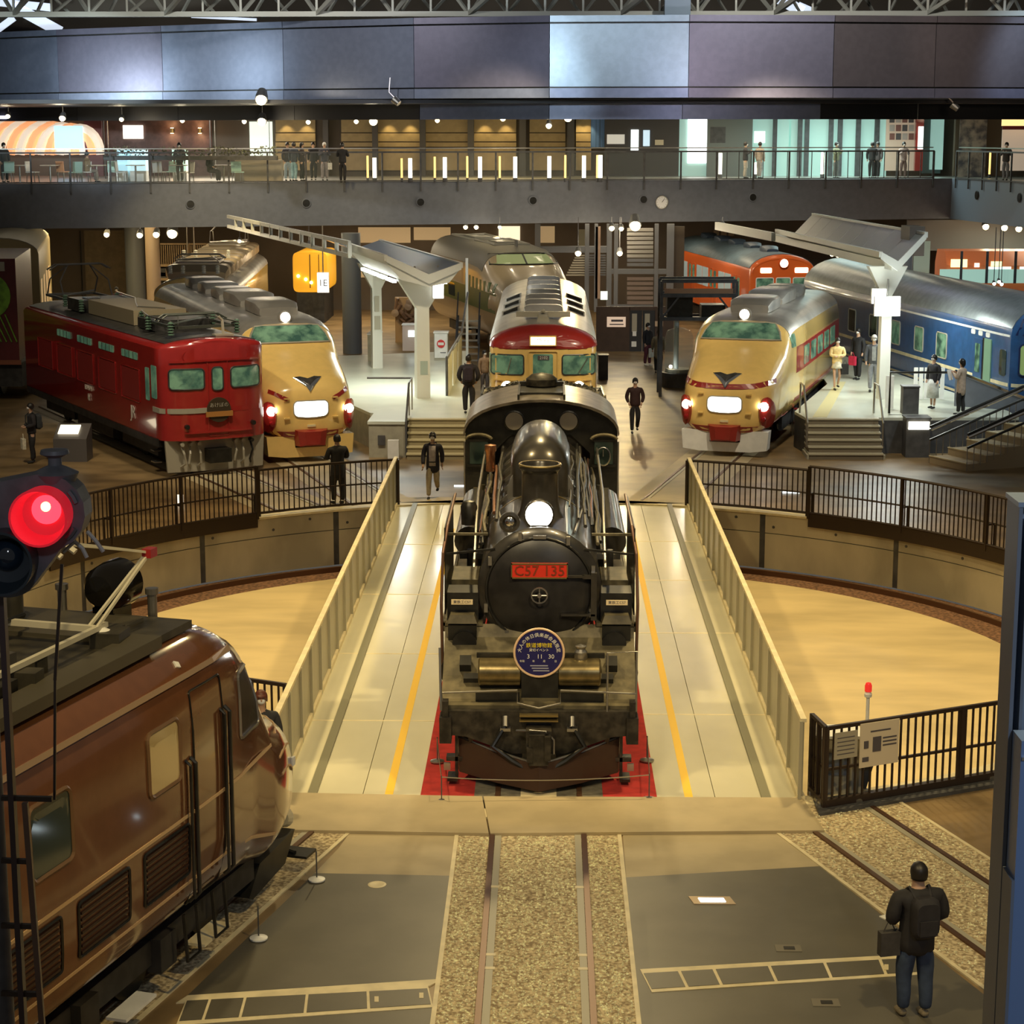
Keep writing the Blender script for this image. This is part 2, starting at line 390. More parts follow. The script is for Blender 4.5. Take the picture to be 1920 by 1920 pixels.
# solid panel parapets
M_PANEL = mat('parapet_panel', (0.42, 0.39, 0.28), 0.35, 0.2, var=0.08, scale=1.5, stretch=(1, 1, 0.2))
for sx, nm in ((-1, 'left'), (1, 'right')):
    pr = thing('parapet_fence', 'long cream sheet parapet along the %s side of the turntable bridge' % nm, 'fence', (sx * 3.48, TC[1], 0))
    n = 17; L = (Y1 - Y0) / n
    pm = MB().bx(-0.015, 0.015, 0.02, L - 0.02, 0.10, 1.10).mesh('panel', M_PANEL)
    po = MB().bx(-0.022, 0.022, -0.03, 0.03, 0.0, 1.12).mesh('post', M_PANEL)
    for i in range(n):
        o = link('panel', pm, pr); o.location = (0, Y0 - TC[1] + L * i, 0)
    for i in range(n + 1):
        o = link('post', po, pr); o.location = (-sx * 0.03, Y0 - TC[1] + L * i, 0)
    MB().bx(-0.04, 0.04, Y0 - TC[1], Y1 - TC[1], 1.10, 1.15).ob('hand_rail', M_EDGE, pr)
    MB().bx(-0.05, 0.05, Y0 - TC[1], Y1 - TC[1], 0.0, 0.08).ob('kick_rail', M_EDGE, pr)
    MB().bx(-sx * 0.45 - 0.06, -sx * 0.45 + 0.06, Y0 - TC[1], Y1 - TC[1], 0.0, 0.035).ob('gutter_strip', mat('olive_strip', (0.2, 0.19, 0.12), 0.4), pr)
# ---- curved picket fences round the pit
def picket(label, a0, a1, r, z0=0.03, h=1.08, name='pit_fence', skirt=False, step=0.125, inner=True):
    root = thing(name, label, 'fence', (TC[0], TC[1], 0))
    n = max(2, int(abs(a1 - a0) * r / step)); bm = MB()
    for i in range(n + 1):
        a = a0 + (a1 - a0) * i / n; x, y = cos(a) * r, sin(a) * r
        bm.bar((x, y, z0 + 0.08), (x, y, z0 + h), 0.022)
    bm.ob('pickets', M_RAILBR, root, kind='stuff') if n > 300 else None
    if n <= 300:
        pk = MB().bx(-0.011, 0.011, -0.011, 0.011, z0 + 0.08, z0 + h).mesh('picket', M_RAILBR)
        for i in range(n + 1):
            a = a0 + (a1 - a0) * i / n
            o = link('picket', pk, root); o.location = (cos(a) * r, sin(a) * r, 0); o.rotation_euler = (0, 0, a)
    k = max(8, n // 4)
    arc = lambda rr, z: [(cos(a0 + (a1 - a0) * i / k) * rr, sin(a0 + (a1 - a0) * i / k) * rr, z) for i in range(k + 1)]
    MB().tube(arc(r, z0 + h), 0.032, 5).ob('top_rail', M_RAILBR, root)
    MB().tube(arc(r, z0 + 0.08), 0.03, 5).ob('bottom_rail', M_RAILBR, root)
    if inner: MB().tube(arc(r + 0.22, z0 + 0.5), 0.022, 5).ob('lean_rail', M_RAILBR, root)
    q = max(1, int(abs(a1 - a0) * r / 1.9))
    ps = MB().bx(-0.035, 0.035, -0.03, 0.03, 0, z0 + h).bx(0, 0.24, -0.015, 0.015, z0 + 0.48, z0 + 0.52).bx(0.21, 0.24, -0.015, 0.015, z0, z0 + 0.5).bx(0, 0.24, -0.015, 0.015, z0 + 0.02, z0 + 0.06).mesh('post', M_RAILBR)
    for i in range(q + 1):
        a = a0 + (a1 - a0) * i / q
        o = link('post', ps, root); o.location = (cos(a) * r, sin(a) * r, 0); o.rotation_euler = (0, 0, a)
    if skirt:
        rr = [[(cos(a) * (r - 0.02), sin(a) * (r - 0.02), z0 - 0.25), (cos(a) * (r + 0.02), sin(a) * (r + 0.02), z0 - 0.25), (cos(a) * (r + 0.02), sin(a) * (r + 0.02), z0 + 0.06), (cos(a) * (r - 0.02), sin(a) * (r - 0.02), z0 + 0.06)] for a in [a0 + (a1 - a0) * i / k for i in range(k + 1)]]
        MB().loft(rr).ob('skirt_plate', M_RAILBR, root)
    return root
aa = radians
picket('dark brown picket fence curving from the right parapet behind the pit', aa(72), aa(56.5), R_PIT + 0.08)
picket('taller framed picket gate fence right of the pit with a deep skirt', aa(56), aa(18), R_PIT - 0.05, z0=0.06, h=1.16, skirt=True)
picket('dark brown picket fence curving from the left parapet behind the pit', aa(108), aa(126), R_PIT + 0.08)
picket('taller framed picket gate fence left of the pit beside the signal', aa(126.6), aa(158), R_PIT - 0.05, z0=0.06, h=1.16, skirt=True)
# near right gate: from the parapet end to the right
def gate(label, p0, p1, h=1.12, step=0.115):
    p0 = Vector((p0[0], p0[1], 0)); p1 = Vector((p1[0], p1[1], 0)); d = p1 - p0; L = d.length
    root = thing('picket_gate', label, 'fence', p0, atan2(d.y, d.x))
    n = int(L / step); pk = MB().bx(-0.012, 0.012, -0.012, 0.012, 0.12, h).mesh('picket', M_RAILBR)
    for i in range(n + 1): o = link('picket', pk, root); o.location = (L * i / n, 0, 0)
    MB().bar((0, 0, h), (L, 0, h), 0.05).ob('top_rail', M_RAILBR, root)
    MB().bar((0, 0, 0.1), (L, 0, 0.1), 0.07, 0.09).ob('bottom_rail', M_RAILBR, root)
    MB().bar((0.0, 0.02, 0.55), (L, 0.02, 0.55), 0.035).ob('middle_rail', M_RAILBR, root)
    for i in range(3): MB().bx(L * i / 2 - 0.03, L * i / 2 + 0.03, -0.03, 0.03, 0.05, h + 0.02).ob('post', M_RAILBR, root)
    for i in (0.12, 0.62, 0.85): MB().cyl((L * i, -0.05, 0.05), (L * i, 0.05, 0.05), 0.05).ob('roller', M_STEEL, root)
    return root
ga = G(1545, 1520); gb = G(1880, 1462); gc = Vector((gb.x + 1.3, gb.y + 0.62, 0))
gate('dark brown picket gate closing the near right side of the pit, with notices on it', (ga.x, ga.y), (gc.x, gc.y))
g0 = G(1519, 1492); gate('short return of picket fence joining the right parapet to the near gate', (g0.x, g0.y), (ga.x, ga.y))
gate('short dark picket fence behind the brown engine nose beside the left parapet', (-3.55, 26.6), (-4.6, 27.1))
MB().poly([(ga.x - .1, ga.y - .25), (gc.x, gc.y - .25), (gc.x, gc.y + .3), (ga.x - .1, ga.y + .3)], 0.0, 0.05).ob('gate_track', M_DARK, None, label='low dark sill strip under the near right picket gate', category='sill')
# notices on the gate
gd = (gb - ga).normalized(); rzg = atan2(gd.y, gd.x)
M_PAPER = mat('notice_paper', (0.72, 0.62, 0.45), 0.6); M_INK = mat('ink', (0.10, 0.09, 0.10), 0.6)
for lb, t0, w, zt, hh, mm in (('small grey notice hung on the near gate, left of the larger one', 0.12, 0.36, 1.05, 0.36, mat('notice_grey', (0.42, 0.38, 0.28), 0.6)), ('larger pale notice with dark pictures hung on the near gate', 0.52, 0.62, 1.12, 0.60, M_PAPER)):
    p = ga + gd * t0 - Vector((0, 0.04, 0)); t = thing('notice', lb, 'sign', p, rzg)
    MB().bx(0, w, -0.012, 0, zt - hh, zt).ob('board', mm, t)
    if w > 0.5:
        MB().bx(0.06, 0.13, -0.02, -0.012, zt - .34, zt - .24).ob('picture', M_INK, t); MB().bx(0.2, 0.33, -0.02, -0.012, zt - .40, zt - .20).ob('picture', M_INK, t)
        for k in range(3): MB().bx(0.36, 0.58, -0.016, -0.012, zt - .24 - .05 * k, zt - .22 - .05 * k).ob('text_line', M_INK, t)
        MB().bx(0.04, 0.14, -0.018, -0.012, zt - .52, zt - .46).ob('picture', M_INK, t); MB().bx(0.16, 0.48, -0.016, -0.012, zt - .13, zt - .11).ob('title_line', M_INK, t)
    else:
        for k in range(5): MB().bx(0.04, w - 0.05, -0.016, -0.012, zt - .08 - .055 * k, zt - .07 - .055 * k).ob('text_line', M_INK, t)
# ---------------------------------------------------------------- tracks in the floor
def strip_poly(a, b, w, off=0.0):       # a, b: (x, y); band of width w shifted sideways
    d = Vector((b[0] - a[0], b[1] - a[1])).normalized(); n = Vector((-d.y, d.x))
    A = Vector(a[:2]) + n * off; B = Vector(b[:2]) + n * off
    return [tuple(A + n * w / 2), tuple(A - n * w / 2), tuple(B - n * w / 2), tuple(B + n * w / 2)]
def radial(ang, r, near=False):         # ang from straight ahead, + = right
    s = -1 if near else 1
    return (TC[0] + sin(radians(ang)) * r, TC[1] + s * cos(radians(ang)) * r)
def track(label, ang, r0, r1, near=False, gravel=True, marks=False):
    a = radial(ang, r0, near); b = radial(ang, r1, near)
    root = thing('rail_track', label, 'railway track', (a[0], a[1], 0), atan2(b[1] - a[1], b[0] - a[0])); L = r1 - r0
    if gravel:
        MB().bx(0, L, -1.0, 1.0, 0.004, 0.012).ob('gravel', M_GRAVEL, root, kind='stuff')
        for s in (-1, 1): MB().bx(0, L, s * 1.0, s * 1.05, 0.0, 0.02).ob('kerb_strip', M_EDGE, root)
    else:
        MB().bx(0, L, -0.95, 0.95, 0.004, 0.008).ob('track_slab', M_SHEET, root)
    for s in (-1, 1):
        MB().bx(0, L, s * 0.545, s * 0.61, 0.0, 0.035).ob('rail', M_RAIL, root)
        gs = MB().bx(0, L, s * 0.46, s * 0.54, 0.0, 0.022).ob('flangeway_strip', mat('grey_strip', (0.40, 0.37, 0.27), 0.5), root)
        if marks:
            for q in (5.0, 6.95, 7.3, 8.9): MB().bx(L * 0 + q - 0.03 - 3.2, q + 0.03 - 3.2, s * 0.44, s * 0.56, 0.0, 0.025).ob('joint_clip', M_EDGE, root)
    return root
track('near track in gravel leading straight up to the turntable', 0, 11.85, 30, True, marks=True)
track('gravel track leading off to the lower right behind the standing man', 19.3, 11.25, 27, True)
track('gravel track under the brown electric engine', -16.3, 11.2, 27, True)
tp = MB().bx(-0.12, 0.12, 17.9, 18.12, 0.013, 0.03).ob('brass_plate', M_EDGE); tag(tp, 'small pale plate lying in the gravel between the near rails', 'plate')
# loose stones of the near gravel beds
mb = MB(); rs = random.Random(3)
for i in range(9000):
    if i < 6200: x = rs.uniform(-0.98, 0.98); y = rs.uniform(17.6, 23.6)
    else:
        q = rs.uniform(11.6, 19); o = rs.uniform(-0.98, 0.98); an = radians(19.3)
        x = sin(an) * q + cos(an) * o; y = TC[1] - cos(an) * q + sin(an) * o
    if i < 6200 and 0.44 < abs(x) < 0.62: continue
    if i >= 6200 and 0.44 < abs(o) < 0.62: continue
    r = rs.uniform(0.012, 0.028); h = rs.uniform(0.01, 0.022); t = rs.uniform(0, 3)
    mb.add([(x + cos(t + 2.1 * k) * r, y + sin(t + 2.1 * k) * r, 0.01) for k in range(3)] + [(x, y, 0.012 + h)], [(0, 1, 3), (1, 2, 3), (2, 0, 3)])
st = mb.ob('gravel_stones', mat('gravel_stone', (0.80, 0.68, 0.44), 0.8, var=0.45, scale=30)); st['kind'] = 'stuff'; tag(st, 'loose pale gravel stones between and beside the near rails', 'gravel')
# near floor sheets
def fpoly(pts, z): return [tuple(G(x, y, z))[:2] for x, y in pts]
def slab(pts, m, z, nm='trim_1'):
    o = MB().poly(fpoly(pts, z), 0.0, z).ob(nm, m); o['kind'] = 'structure'; return o
slab([(668, 1545), (862, 1550), (853, 1642), (590, 1637), (635, 1590)], M_SHEET, 0.010, 'trim_1')
slab([(1166, 1545), (1450, 1545), (1536, 1624), (1174, 1645)], M_SHEET, 0.010, 'trim_2')
slab([(590, 1637), (853, 1642), (830, 1835), (352, 1866)], M_PAVE, 0.010, 'trim_3')
slab([(1174, 1645), (1536, 1624), (1880, 1892), (1880, 1925), (1195, 1925), (1190, 1820)], M_PAVE, 0.010, 'trim_4')
slab([(395, 1925), (330, 1925), (360, 1900), (820, 1885), (815, 1925)], M_PAVE, 0.010, 'trim_5')
slab([(352, 1866), (830, 1835), (806, 1848), (330, 1880)], M_EDGE, 0.014, 'trim_6')
# ladder-like inlaid grids
def grid(label, top, bot, cuts, plates):
    root = thing('floor_grid', label, 'floor plates', (0, 0, 0))
    T = lambda t: (top[0][0] + (top[1][0] - top[0][0]) * t, top[0][1] + (top[1][1] - top[0][1]) * t)
    Bq = lambda t: (bot[0][0] + (bot[1][0] - bot[0][0]) * t, bot[0][1] + (bot[1][1] - bot[0][1]) * t)
    MB().poly(fpoly([T(0), T(1), Bq(1), Bq(0)], 0.016), 0.008, 0.016).ob('cream_frame', M_EDGE, root)
    for a, b in zip(cuts[:-1], cuts[1:]):
        q = []
        for t, f in ((a + 0.006, 0.18), (b - 0.006, 0.18), (b - 0.006, 0.86), (a + 0.006, 0.86)):
            p, r = T(t), Bq(t); q.append((p[0] + (r[0] - p[0]) * f, p[1] + (r[1] - p[1]) * f))
        MB().poly(fpoly(q, 0.021), 0.010, 0.021).ob('cover_plate', M_PAVE, root)
    for x, y in plates: MB().poly(fpoly([(x - 4, y - 5), (x + 4, y - 5), (x + 4, y + 5), (x - 4, y + 5)], 0.024), 0.015, 0.024).ob('lift_plate', M_EDGE, root)
grid('cream-framed strip of dark floor plates at the bottom left', [(352, 1866), (802, 1845)], [(330, 1922), (812, 1888)], [0, .10, .245, .50, .75, 1.0], [(706, 1873), (790, 1866)])
grid('cream-framed strip of dark floor plates at the bottom right', [(1200, 1817), (1720, 1788)], [(1222, 1860), (1735, 1826)], [0, .135, .26, .46, .66, .86, 1.0], [(1662, 1813)])
# floor fittings
o = MB().lathe([(0.0, 0), (0.11, 0), (0.11, 0.012), (0.085, 0.016), (0, 0.010)], G(707, 1660), n=20).ob('floor_cover', M_EDGE); tag(o, 'round cream-rimmed cover in the dark floor left of the near rails', 'cover')
t = thing('floor_light', 'lit rectangular floor lamp in a steel frame right of the near rails', 'floor light', G(1334, 1690))
MB().poly([(-.26, .11), (-.21, -.12), (.27, -.12), (.22, .11)], 0, 0.018).ob('frame', mat('tan_steel', (0.5, 0.38, 0.25), 0.4, 0.5), t); MB().poly([(-.15, .05), (-.13, -.06), (.16, -.06), (.14, .05)], 0.01, 0.024).ob('lens', lamp_mat('floor_lamp_light', (0.75, 0.92, 1.0), 5), t)
for px, py, lb in ((1478, 1780, 'dark floor socket near the right plate strip, farther one'), (1548, 1882, 'dark floor socket at the bottom right, nearer one')):
    p = G(px, py); t = thing('floor_socket', lb, 'floor socket', p); MB().bx(-.14, .14, -.09, .09, 0.005, 0.016).ob('plate', mat('olive_plate', (0.16, 0.14, 0.10), 0.5), t); MB().bx(-.05, .07, -.04, .04, 0.01, 0.02).ob('slot', M_BLACK, t)
# barrier posts with round feet
def stanchion(px, py, lb, h=0.52):
    t = thing('barrier_post', lb, 'barrier post', G(px, py, 0.02)); MB().lathe([(0, 0), (0.10, 0), (0.10, 0.015), (0.02, 0.035), (0, 0.035)], n=18).ob('foot', M_STEEL if 'red' in lb else M_WHITE, t); MB().cyl((0, 0, 0.03), (0, 0, h), 0.008, n=6).ob('rod', M_DARK, t)
    return t
stanchion(594, 1650, 'thin barrier post on a white round foot, farther from the viewer, beside the brown engine', 0.36)
stanchion(485, 1760, 'thin barrier post on a white round foot, nearer the viewer, beside the brown engine', 0.38)
cp = [stanchion(828, 1503, 'barrier post at the front left corner of the red carpet', 0.36), stanchion(1217, 1499, 'barrier post at the front right corner of the red carpet', 0.36), stanchion(820, 1428, 'barrier post on the red carpet left of the snow plough', 0.36), stanchion(1213, 1426, 'barrier post on the red carpet right of the snow plough', 0.36)]
A, B, C_, E_ = [c.location + Vector((0, 0, 0.34)) for c in (cp[0], cp[1], cp[2], cp[3])]
def sag(a, b, s, n=10): return [a + (b - a) * i / n - Vector((0, 0, s * 4 * (i / n) * (1 - i / n))) for i in range(n + 1)]
tag(MB().tube(sag(C_, A, 0.02) + sag(A, B, 0.06) + sag(B, E_, 0.02), 0.007, 4).ob('rope', M_STEEL), 'thin cord strung between the posts round the engine front', 'cord')
# ================================================================ steam engine on the turntable
SY = 25.3
eng = thing('steam_engine', 'black steam engine facing the viewer on the turntable with a red front plate', 'steam engine', (0, SY, 0))
BZ = 2.42
def E(mb, name, m, smooth=False, parent=eng, **k): return mb.ob(name, m, parent, smooth, **k)
M_BOIL = mat('boiler_black', (0.045, 0.040, 0.032), 0.28, 0.35, var=0.3, scale=3, coat=0.3)
M_BLACKLIT = mat('black_paint_warm_lit', (0.12, 0.10, 0.055), 0.42, 0.2, var=0.35, scale=4, bump=0.1)  # engine black lightened to olive: warm light put into the colour
M_BRASS = mat('dull_brass', (0.36, 0.27, 0.11), 0.30, 0.85)
M_COPPER = mat('copper_pipe', (0.42, 0.20, 0.11), 0.3, 0.9)
E(MB().cyl((0, 1.85, BZ), (0, 4.4, BZ), 0.86, n=40), 'smokebox', M_BOIL, True)
E(MB().lathe([(0.80, 4.3), (0.82, 4.4), (0.84, 10.9)], (0, 0, BZ), (0, 1, 0), 40), 'boiler', M_BOIL, True)
for y in (4.45, 5.3, 6.2, 7.1, 8.0, 8.9, 9.8): E(MB().lathe([(0.855, y), (0.862, y), (0.862, y + .07), (0.855, y + .07)], (0, 0, BZ), (0, 1, 0), 40), 'boiler_band', M_BRASS if y < 4.5 else M_STEEL, True)
ft = E(MB().lathe([(0.0, 1.84), (0.87, 1.84), (0.87, 1.78), (0.78, 1.72), (0.0, 1.72)], (0, 0, BZ), (0, 1, 0), 44), 'front_ring', M_BOIL, True)
dr = E(MB().lathe([(0.0, 1.60), (0.30, 1.61), (0.60, 1.65), (0.72, 1.70), (0.74, 1.75)], (0, 0, BZ - .02), (0, 1, 0), 44), 'smokebox_door', mat('door_black', (0.02, 0.018, 0.016), 0.35, 0.1, var=.3), True)
MB().tube([(cos(2 * pi * i / 40) * .75, 1.70, BZ - .02 + sin(2 * pi * i / 40) * .75) for i in range(40)], 0.018, 6, True).ob('door_rim', M_BLACK, dr)
MB().tube([(cos(2 * pi * i / 20) * .11, 1.50, BZ - .05 + sin(2 * pi * i / 20) * .11) for i in range(20)], 0.014, 6, True).tube([(-.1, 1.5, BZ - .05), (.1, 1.5, BZ - .05)], .012).tube([(0, 1.5, BZ - .15), (0, 1.5, BZ + .05)], .012).cyl((0, 1.47, BZ - .05), (0, 1.63, BZ - .05), 0.03, n=10).ob('door_wheel', M_STEEL, dr)
MB().bx(.60, .80, 1.58, 1.66, BZ + .17, BZ + .22).bx(.72, .80, 1.56, 1.68, BZ - .42, BZ + .26).bx(.35, .62, 1.56, 1.62, BZ + .19, BZ + .22).bx(.30, .78, 1.56, 1.62, BZ - .36, BZ - .33).ob('door_hinge', M_BOIL, dr)
for a in (20, 60, 110, 150, 200, 235, 300, 335):
    x, z = cos(radians(a)) * .80, BZ + sin(radians(a)) * .80
    MB().box((x, 1.69, z), (.05, .06, .12), 0).ob('door_clamp', M_STEEL, dr)
# number plate
np_ = E(MB().bx(-.395, .395, 1.555, 1.585, 2.60, 2.82), 'number_plate', mat('plate_red', (0.62, 0.03, 0.012), 0.35))
for a, b, c, d in ((-.395, .395, 2.80, 2.82), (-.395, .395, 2.60, 2.62), (-.395, -.38, 2.6, 2.82), (.38, .395, 2.6, 2.82)): MB().bx(a, b, 1.545, 1.557, c, d).ob('plate_rim', M_BRASS, np_)
text('C57 135', 0.205, mat('plate_letter', (0.30, 0.07, 0.03), 0.3, 0.5), (0, 1.55, 2.708), np_, depth=0.008, sx=1.0)
E(MB().bx(-.09, .09, 1.66, 1.70, 3.14, 3.19), 'small_plate', M_STEEL)
# headmark
M_NAVY = mat('headmark_navy', (0.015, 0.013, 0.10), 0.35); M_LETW = mat('letter_white', (0.85, 0.82, 0.72), 0.5); M_LETY = mat('letter_yellow', (0.85, 0.66, 0.03), 0.5)
hc = (0.0, 0.60, 1.79)
hm = thing('headmark', 'round navy headmark board with cream rim hung on the front of the steam engine', 'headmark', (0.0, SY + hc[1], hc[2]))
MB().lathe([(0, 0), (.335, 0), (.335, .03), (0, .03)], (0, 0, 0), (0, 1, 0), 40).ob('disc', M_NAVY, hm)
MB().tube([(cos(2 * pi * i / 40) * .335, -.005, sin(2 * pi * i / 40) * .335) for i in range(40)], 0.016, 6, True).ob('rim', mat('rim_cream', (0.80, 0.55, 0.33), 0.4), hm)
for i, ch in enumerate('大人の休日倶楽部会員限定'):
    a = radians(168 - 156 * i / 11)
    text(ch, 0.062, M_LETW, (cos(a) * .265, -.006, sin(a) * .265 - .02), hm, depth=.002, ry=pi / 2 - a)
text('鉄道博物館', 0.072, M_LETY, (0, -.006, .10), hm, depth=.002)
text('貸切イベント', 0.045, M_LETW, (0, -.006, .035), hm, depth=.002)
for s_, x in (('3', -.145), ('11', 0.01), ('30', .165)): text(s_, 0.085, M_LETW, (x, -.006, -.055), hm, depth=.002)
for s_, x in (('令和', -.23), ('年', -.075), ('月', .07), ('日', .225)): text(s_, 0.035, M_LETW, (x, -.006, -.12), hm, depth=.002)
for k in range(3): MB().bx(-.12 + .02 * k, .12 + .01 * k, -.006, 0, -.19 - .035 * k, -.175 - .035 * k).ob('fine_print', mat('fine_print_grey', (0.35, 0.35, 0.42), 0.5), hm)
MB().cyl((0, .03, .0), (0, .22, .0), 0.02).ob('bracket', M_STEEL, hm)
# lamps
hl = E(MB().lathe([(0, .30), (.12, .28), (.2, .18), (.215, 0), (.215, -.05), (.19, -.06), (.19, 0.0)], (-.01, 1.95, 3.44), (0, 1, 0), 28), 'headlamp', M_BOIL, True)
MB().lathe([(0, -.055), (.12, -.05), (.195, -.02)], (-.01, 1.95, 3.44), (0, 1, 0), 24).ob('lens', M_LAMPW, hl, True)
MB().bx(-.12, .10, 1.85, 2.1, 3.2, 3.3).ob('lamp_bracket', M_BLACK, hl)
h2 = E(MB().lathe([(0, .2), (.1, .15), (.145, 0), (.145, -.05), (.10, -.06), (.10, 0.0)], (-.42, 1.8, 3.36), (0, 1, 0), 24), 'auxiliary_lamp', M_BOIL, True)
MB().lathe([(0, -.035), (.06, -.03), (.10, 0)], (-.42, 1.8, 3.36), (0, 1, 0), 16).ob('lens', M_CHROME, h2, True)
light('SPOT', (0, SY + 1.8, 3.42), 60, (1, .93, .8), .1, (0, 10, 0), 80)
# chimney, domes
ch = E(MB().lathe([(.36, 3.18), (.30, 3.3), (.268, 3.45), (.262, 3.86), (.275, 3.90), (.305, 3.93), (.305, 3.99), (.27, 4.0), (.25, 3.97), (.24, 3.4)], (0, 2.95, 0), (0, 0, 1), 36), 'chimney', M_BOIL, True)
MB().tube([(cos(2 * pi * i / 30) * .30, 2.95 + sin(2 * pi * i / 30) * .30, 3.985) for i in range(30)], 0.016, 6, True).ob('chimney_rim', M_BRASS, ch)
rings = []
for y, w, h in ((4.70, .10, .30), (4.73, .22, .50), (4.80, .32, .66), (4.95, .41, .80), (5.2, .46, .88), (5.6, .475, .91), (6.6, .48, .92), (7.4, .46, .88), (7.8, .38, .72), (8.0, .15, .4)):
    r_ = w; rings.append([(w, y, 3.0)] + [(w * cos(pi * i / 16), y, (3.0 + h * .62) + (h * .38 + .12 * (w > .2)) * sin(pi * i / 16)) for i in range(17)] + [(-w, y, 3.0)])
E(MB().loft(rings, closed=True), 'steam_dome', M_BOIL, True)
E(MB().lathe([(.52, .0), (.52, .06)], (0, 5.05, 3.18), (0, 1, 0), 30), 'dome_band', M_STEEL, True)
E(MB().box((0, 7.0, 3.9), (.12, .12, .12)).cyl((-.2, 5.4, 3.86), (-.02, 5.4, 3.86), .02).cyl((.02, 5.4, 3.86), (.2, 5.4, 3.86), .02), 'safety_valves', M_BRASS)
# running boards, deflectors, boxes
for s in (-1, 1):
    E(MB().bx(s * .80, s * 1.36, 1.7, 10.6, 1.88, 1.93).bx(s * 1.33, s * 1.37, 1.7, 10.6, 1.80, 1.95), 'running_board', M_BLACKLIT)
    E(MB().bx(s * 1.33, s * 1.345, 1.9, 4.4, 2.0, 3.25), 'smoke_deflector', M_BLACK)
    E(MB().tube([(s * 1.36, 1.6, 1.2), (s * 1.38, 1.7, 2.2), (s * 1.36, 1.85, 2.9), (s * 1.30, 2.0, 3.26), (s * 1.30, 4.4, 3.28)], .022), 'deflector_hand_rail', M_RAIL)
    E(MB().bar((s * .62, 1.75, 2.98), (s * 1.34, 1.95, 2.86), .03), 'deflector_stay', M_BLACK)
    E(MB().bar((s * .75, 2.6, 3.02), (s * 1.34, 2.6, 3.02), .035), 'deflector_cross_stay', M_BLACKLIT)
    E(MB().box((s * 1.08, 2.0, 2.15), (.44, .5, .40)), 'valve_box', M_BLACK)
    E(MB().box((s * 1.08, 2.9, 2.30), (.38, .9, .16)), 'box_lid', M_BLACKLIT)
    E(MB().box((s * 1.08, 1.63, 2.02), (.42, .25, .12), top=.8), 'step_plate', M_BLACKLIT)
    E(MB().sweepx([(1.55, 1.93), (1.75, 1.93), (1.75, 1.5), (1.6, 1.38)], s * .88, s * 1.28), 'cylinder_cover', M_BLACK)
    p = E(MB().bx(s * 1.08 - .15, s * 1.08 + .15, 1.49, 1.51, 2.24, 2.31), 'builder_plate', mat('plate_cream', (0.72, 0.58, 0.34), 0.5))
    text('東鉄工C57', 0.052, M_INK, (s * 1.08, 1.488, 2.275), p, depth=.002)
    E(MB().cyl((s * 1.05, 1.55, 1.25), (s * 1.05, 2.9, 1.25), .34, n=24), 'steam_cylinder', M_BLACK, True)
    E(MB().cyl((s * 1.05, 1.50, 1.68), (s * 1.05, 2.6, 1.68), .17, n=20), 'piston_valve', M_BLACK, True)
    # pipes along the boiler
    rs = random.Random(5 + s)
    for k in range(13):
        a = radians(rs.uniform(18, 62)); r0 = .9; y = rs.uniform(2.6, 4.2); y1 = rs.uniform(8.5, 10.6); pts = []
        n = 7
        for i in range(n):
            aa_ = a + rs.uniform(-.03, .03) - i * .02; rr = r0 + .03 + rs.uniform(0, .05)
            pts.append((s * cos(aa_) * rr, y + (y1 - y) * i / (n - 1), BZ + sin(aa_) * rr))
        E(MB().tube(pts, rs.choice((.014, .02, .028)), 6), 'pipe', rs.choice((M_COPPER, M_SOOT, M_BLACK, M_BLACKLIT, M_BLACK)), True)
    E(MB().tube([(s * .93, 1.95, 2.66), (s * .95, 3.5, 2.98), (s * 1.0, 6, 3.0), (s * 1.02, 10.5, 3.02)], .022, 6), 'hand_rail', M_STEEL, True)
    E(MB().tube([(s * .50, 2.1, 3.16), (s * .66, 4.5, 3.05), (s * .70, 10.5, 3.05)], .02, 6), 'sand_pipe', M_STEEL, True)
    for y in (4.0, 5.2, 6.3, 7.4, 8.6, 9.6): E(MB().bx(s * .82, s * 1.22, y, y + .12, 2.35, 2.43).cyl((s * 1.05, y, 1.93), (s * 1.05, y, 2.5), .06, n=8), 'fitting', rs.choice((M_STEEL, M_BLACKLIT, M_BLACK)))
    E(MB().cyl((s * 1.12, 5.0, 2.42), (s * 1.12, 8.4, 2.42), .23, n=20), 'air_reservoir', M_BOIL, True)
    for y, r in ((.9, .43), (2.9, .43), (5.0, .86), (7.0, .86), (9.0, .86), (11.2, .43)):
        w = E(MB().lathe([(r - .1, -.06), (r + .03, -.06), (r, .06), (r - .1, .06), (r - .1, -.06)], (s * .60, y, r + .03), (s, 0, 0), 28), 'wheel', M_BLACK, True)
        sp = MB(); [sp.bar((s * .60, y, r + .03), (s * .60, y + cos(q * pi / 5) * (r - .06), r + .03 + sin(q * pi / 5) * (r - .06)), .06) for q in range(10)]; sp.ob('spokes', M_BLACK, w)
    E(MB().bar((s * .85, 5.0, .75), (s * .85, 9.0, .75), .05, .14).bar((s * .92, 2.9, 1.25), (s * .92, 7.0, .8), .05, .12), 'coupling_rod', M_STEEL)
E(MB().lathe([(0, 0), (.12, .02), (.13, .3), (.09, .38), (0, .4)], (-1.1, 4.6, 2.75), (0, 0, 1), 16), 'sand_pot', M_BLACK, True)
E(MB().lathe([(0, 0), (.08, .02), (.08, .35), (.10, .38), (.10, .48), (0, .5)], (-.88, 8.6, 2.9), (0, 0, 1), 16), 'feed_pump', M_COPPER, True)
E(MB().lathe([(.06, 0), (.09, .05), (.09, .16), (.06, .20), (.08, .24), (0, .27)], (.57, .85, 1.58), (0, 0, 1), 16), 'bell_valve', M_STEEL, True)
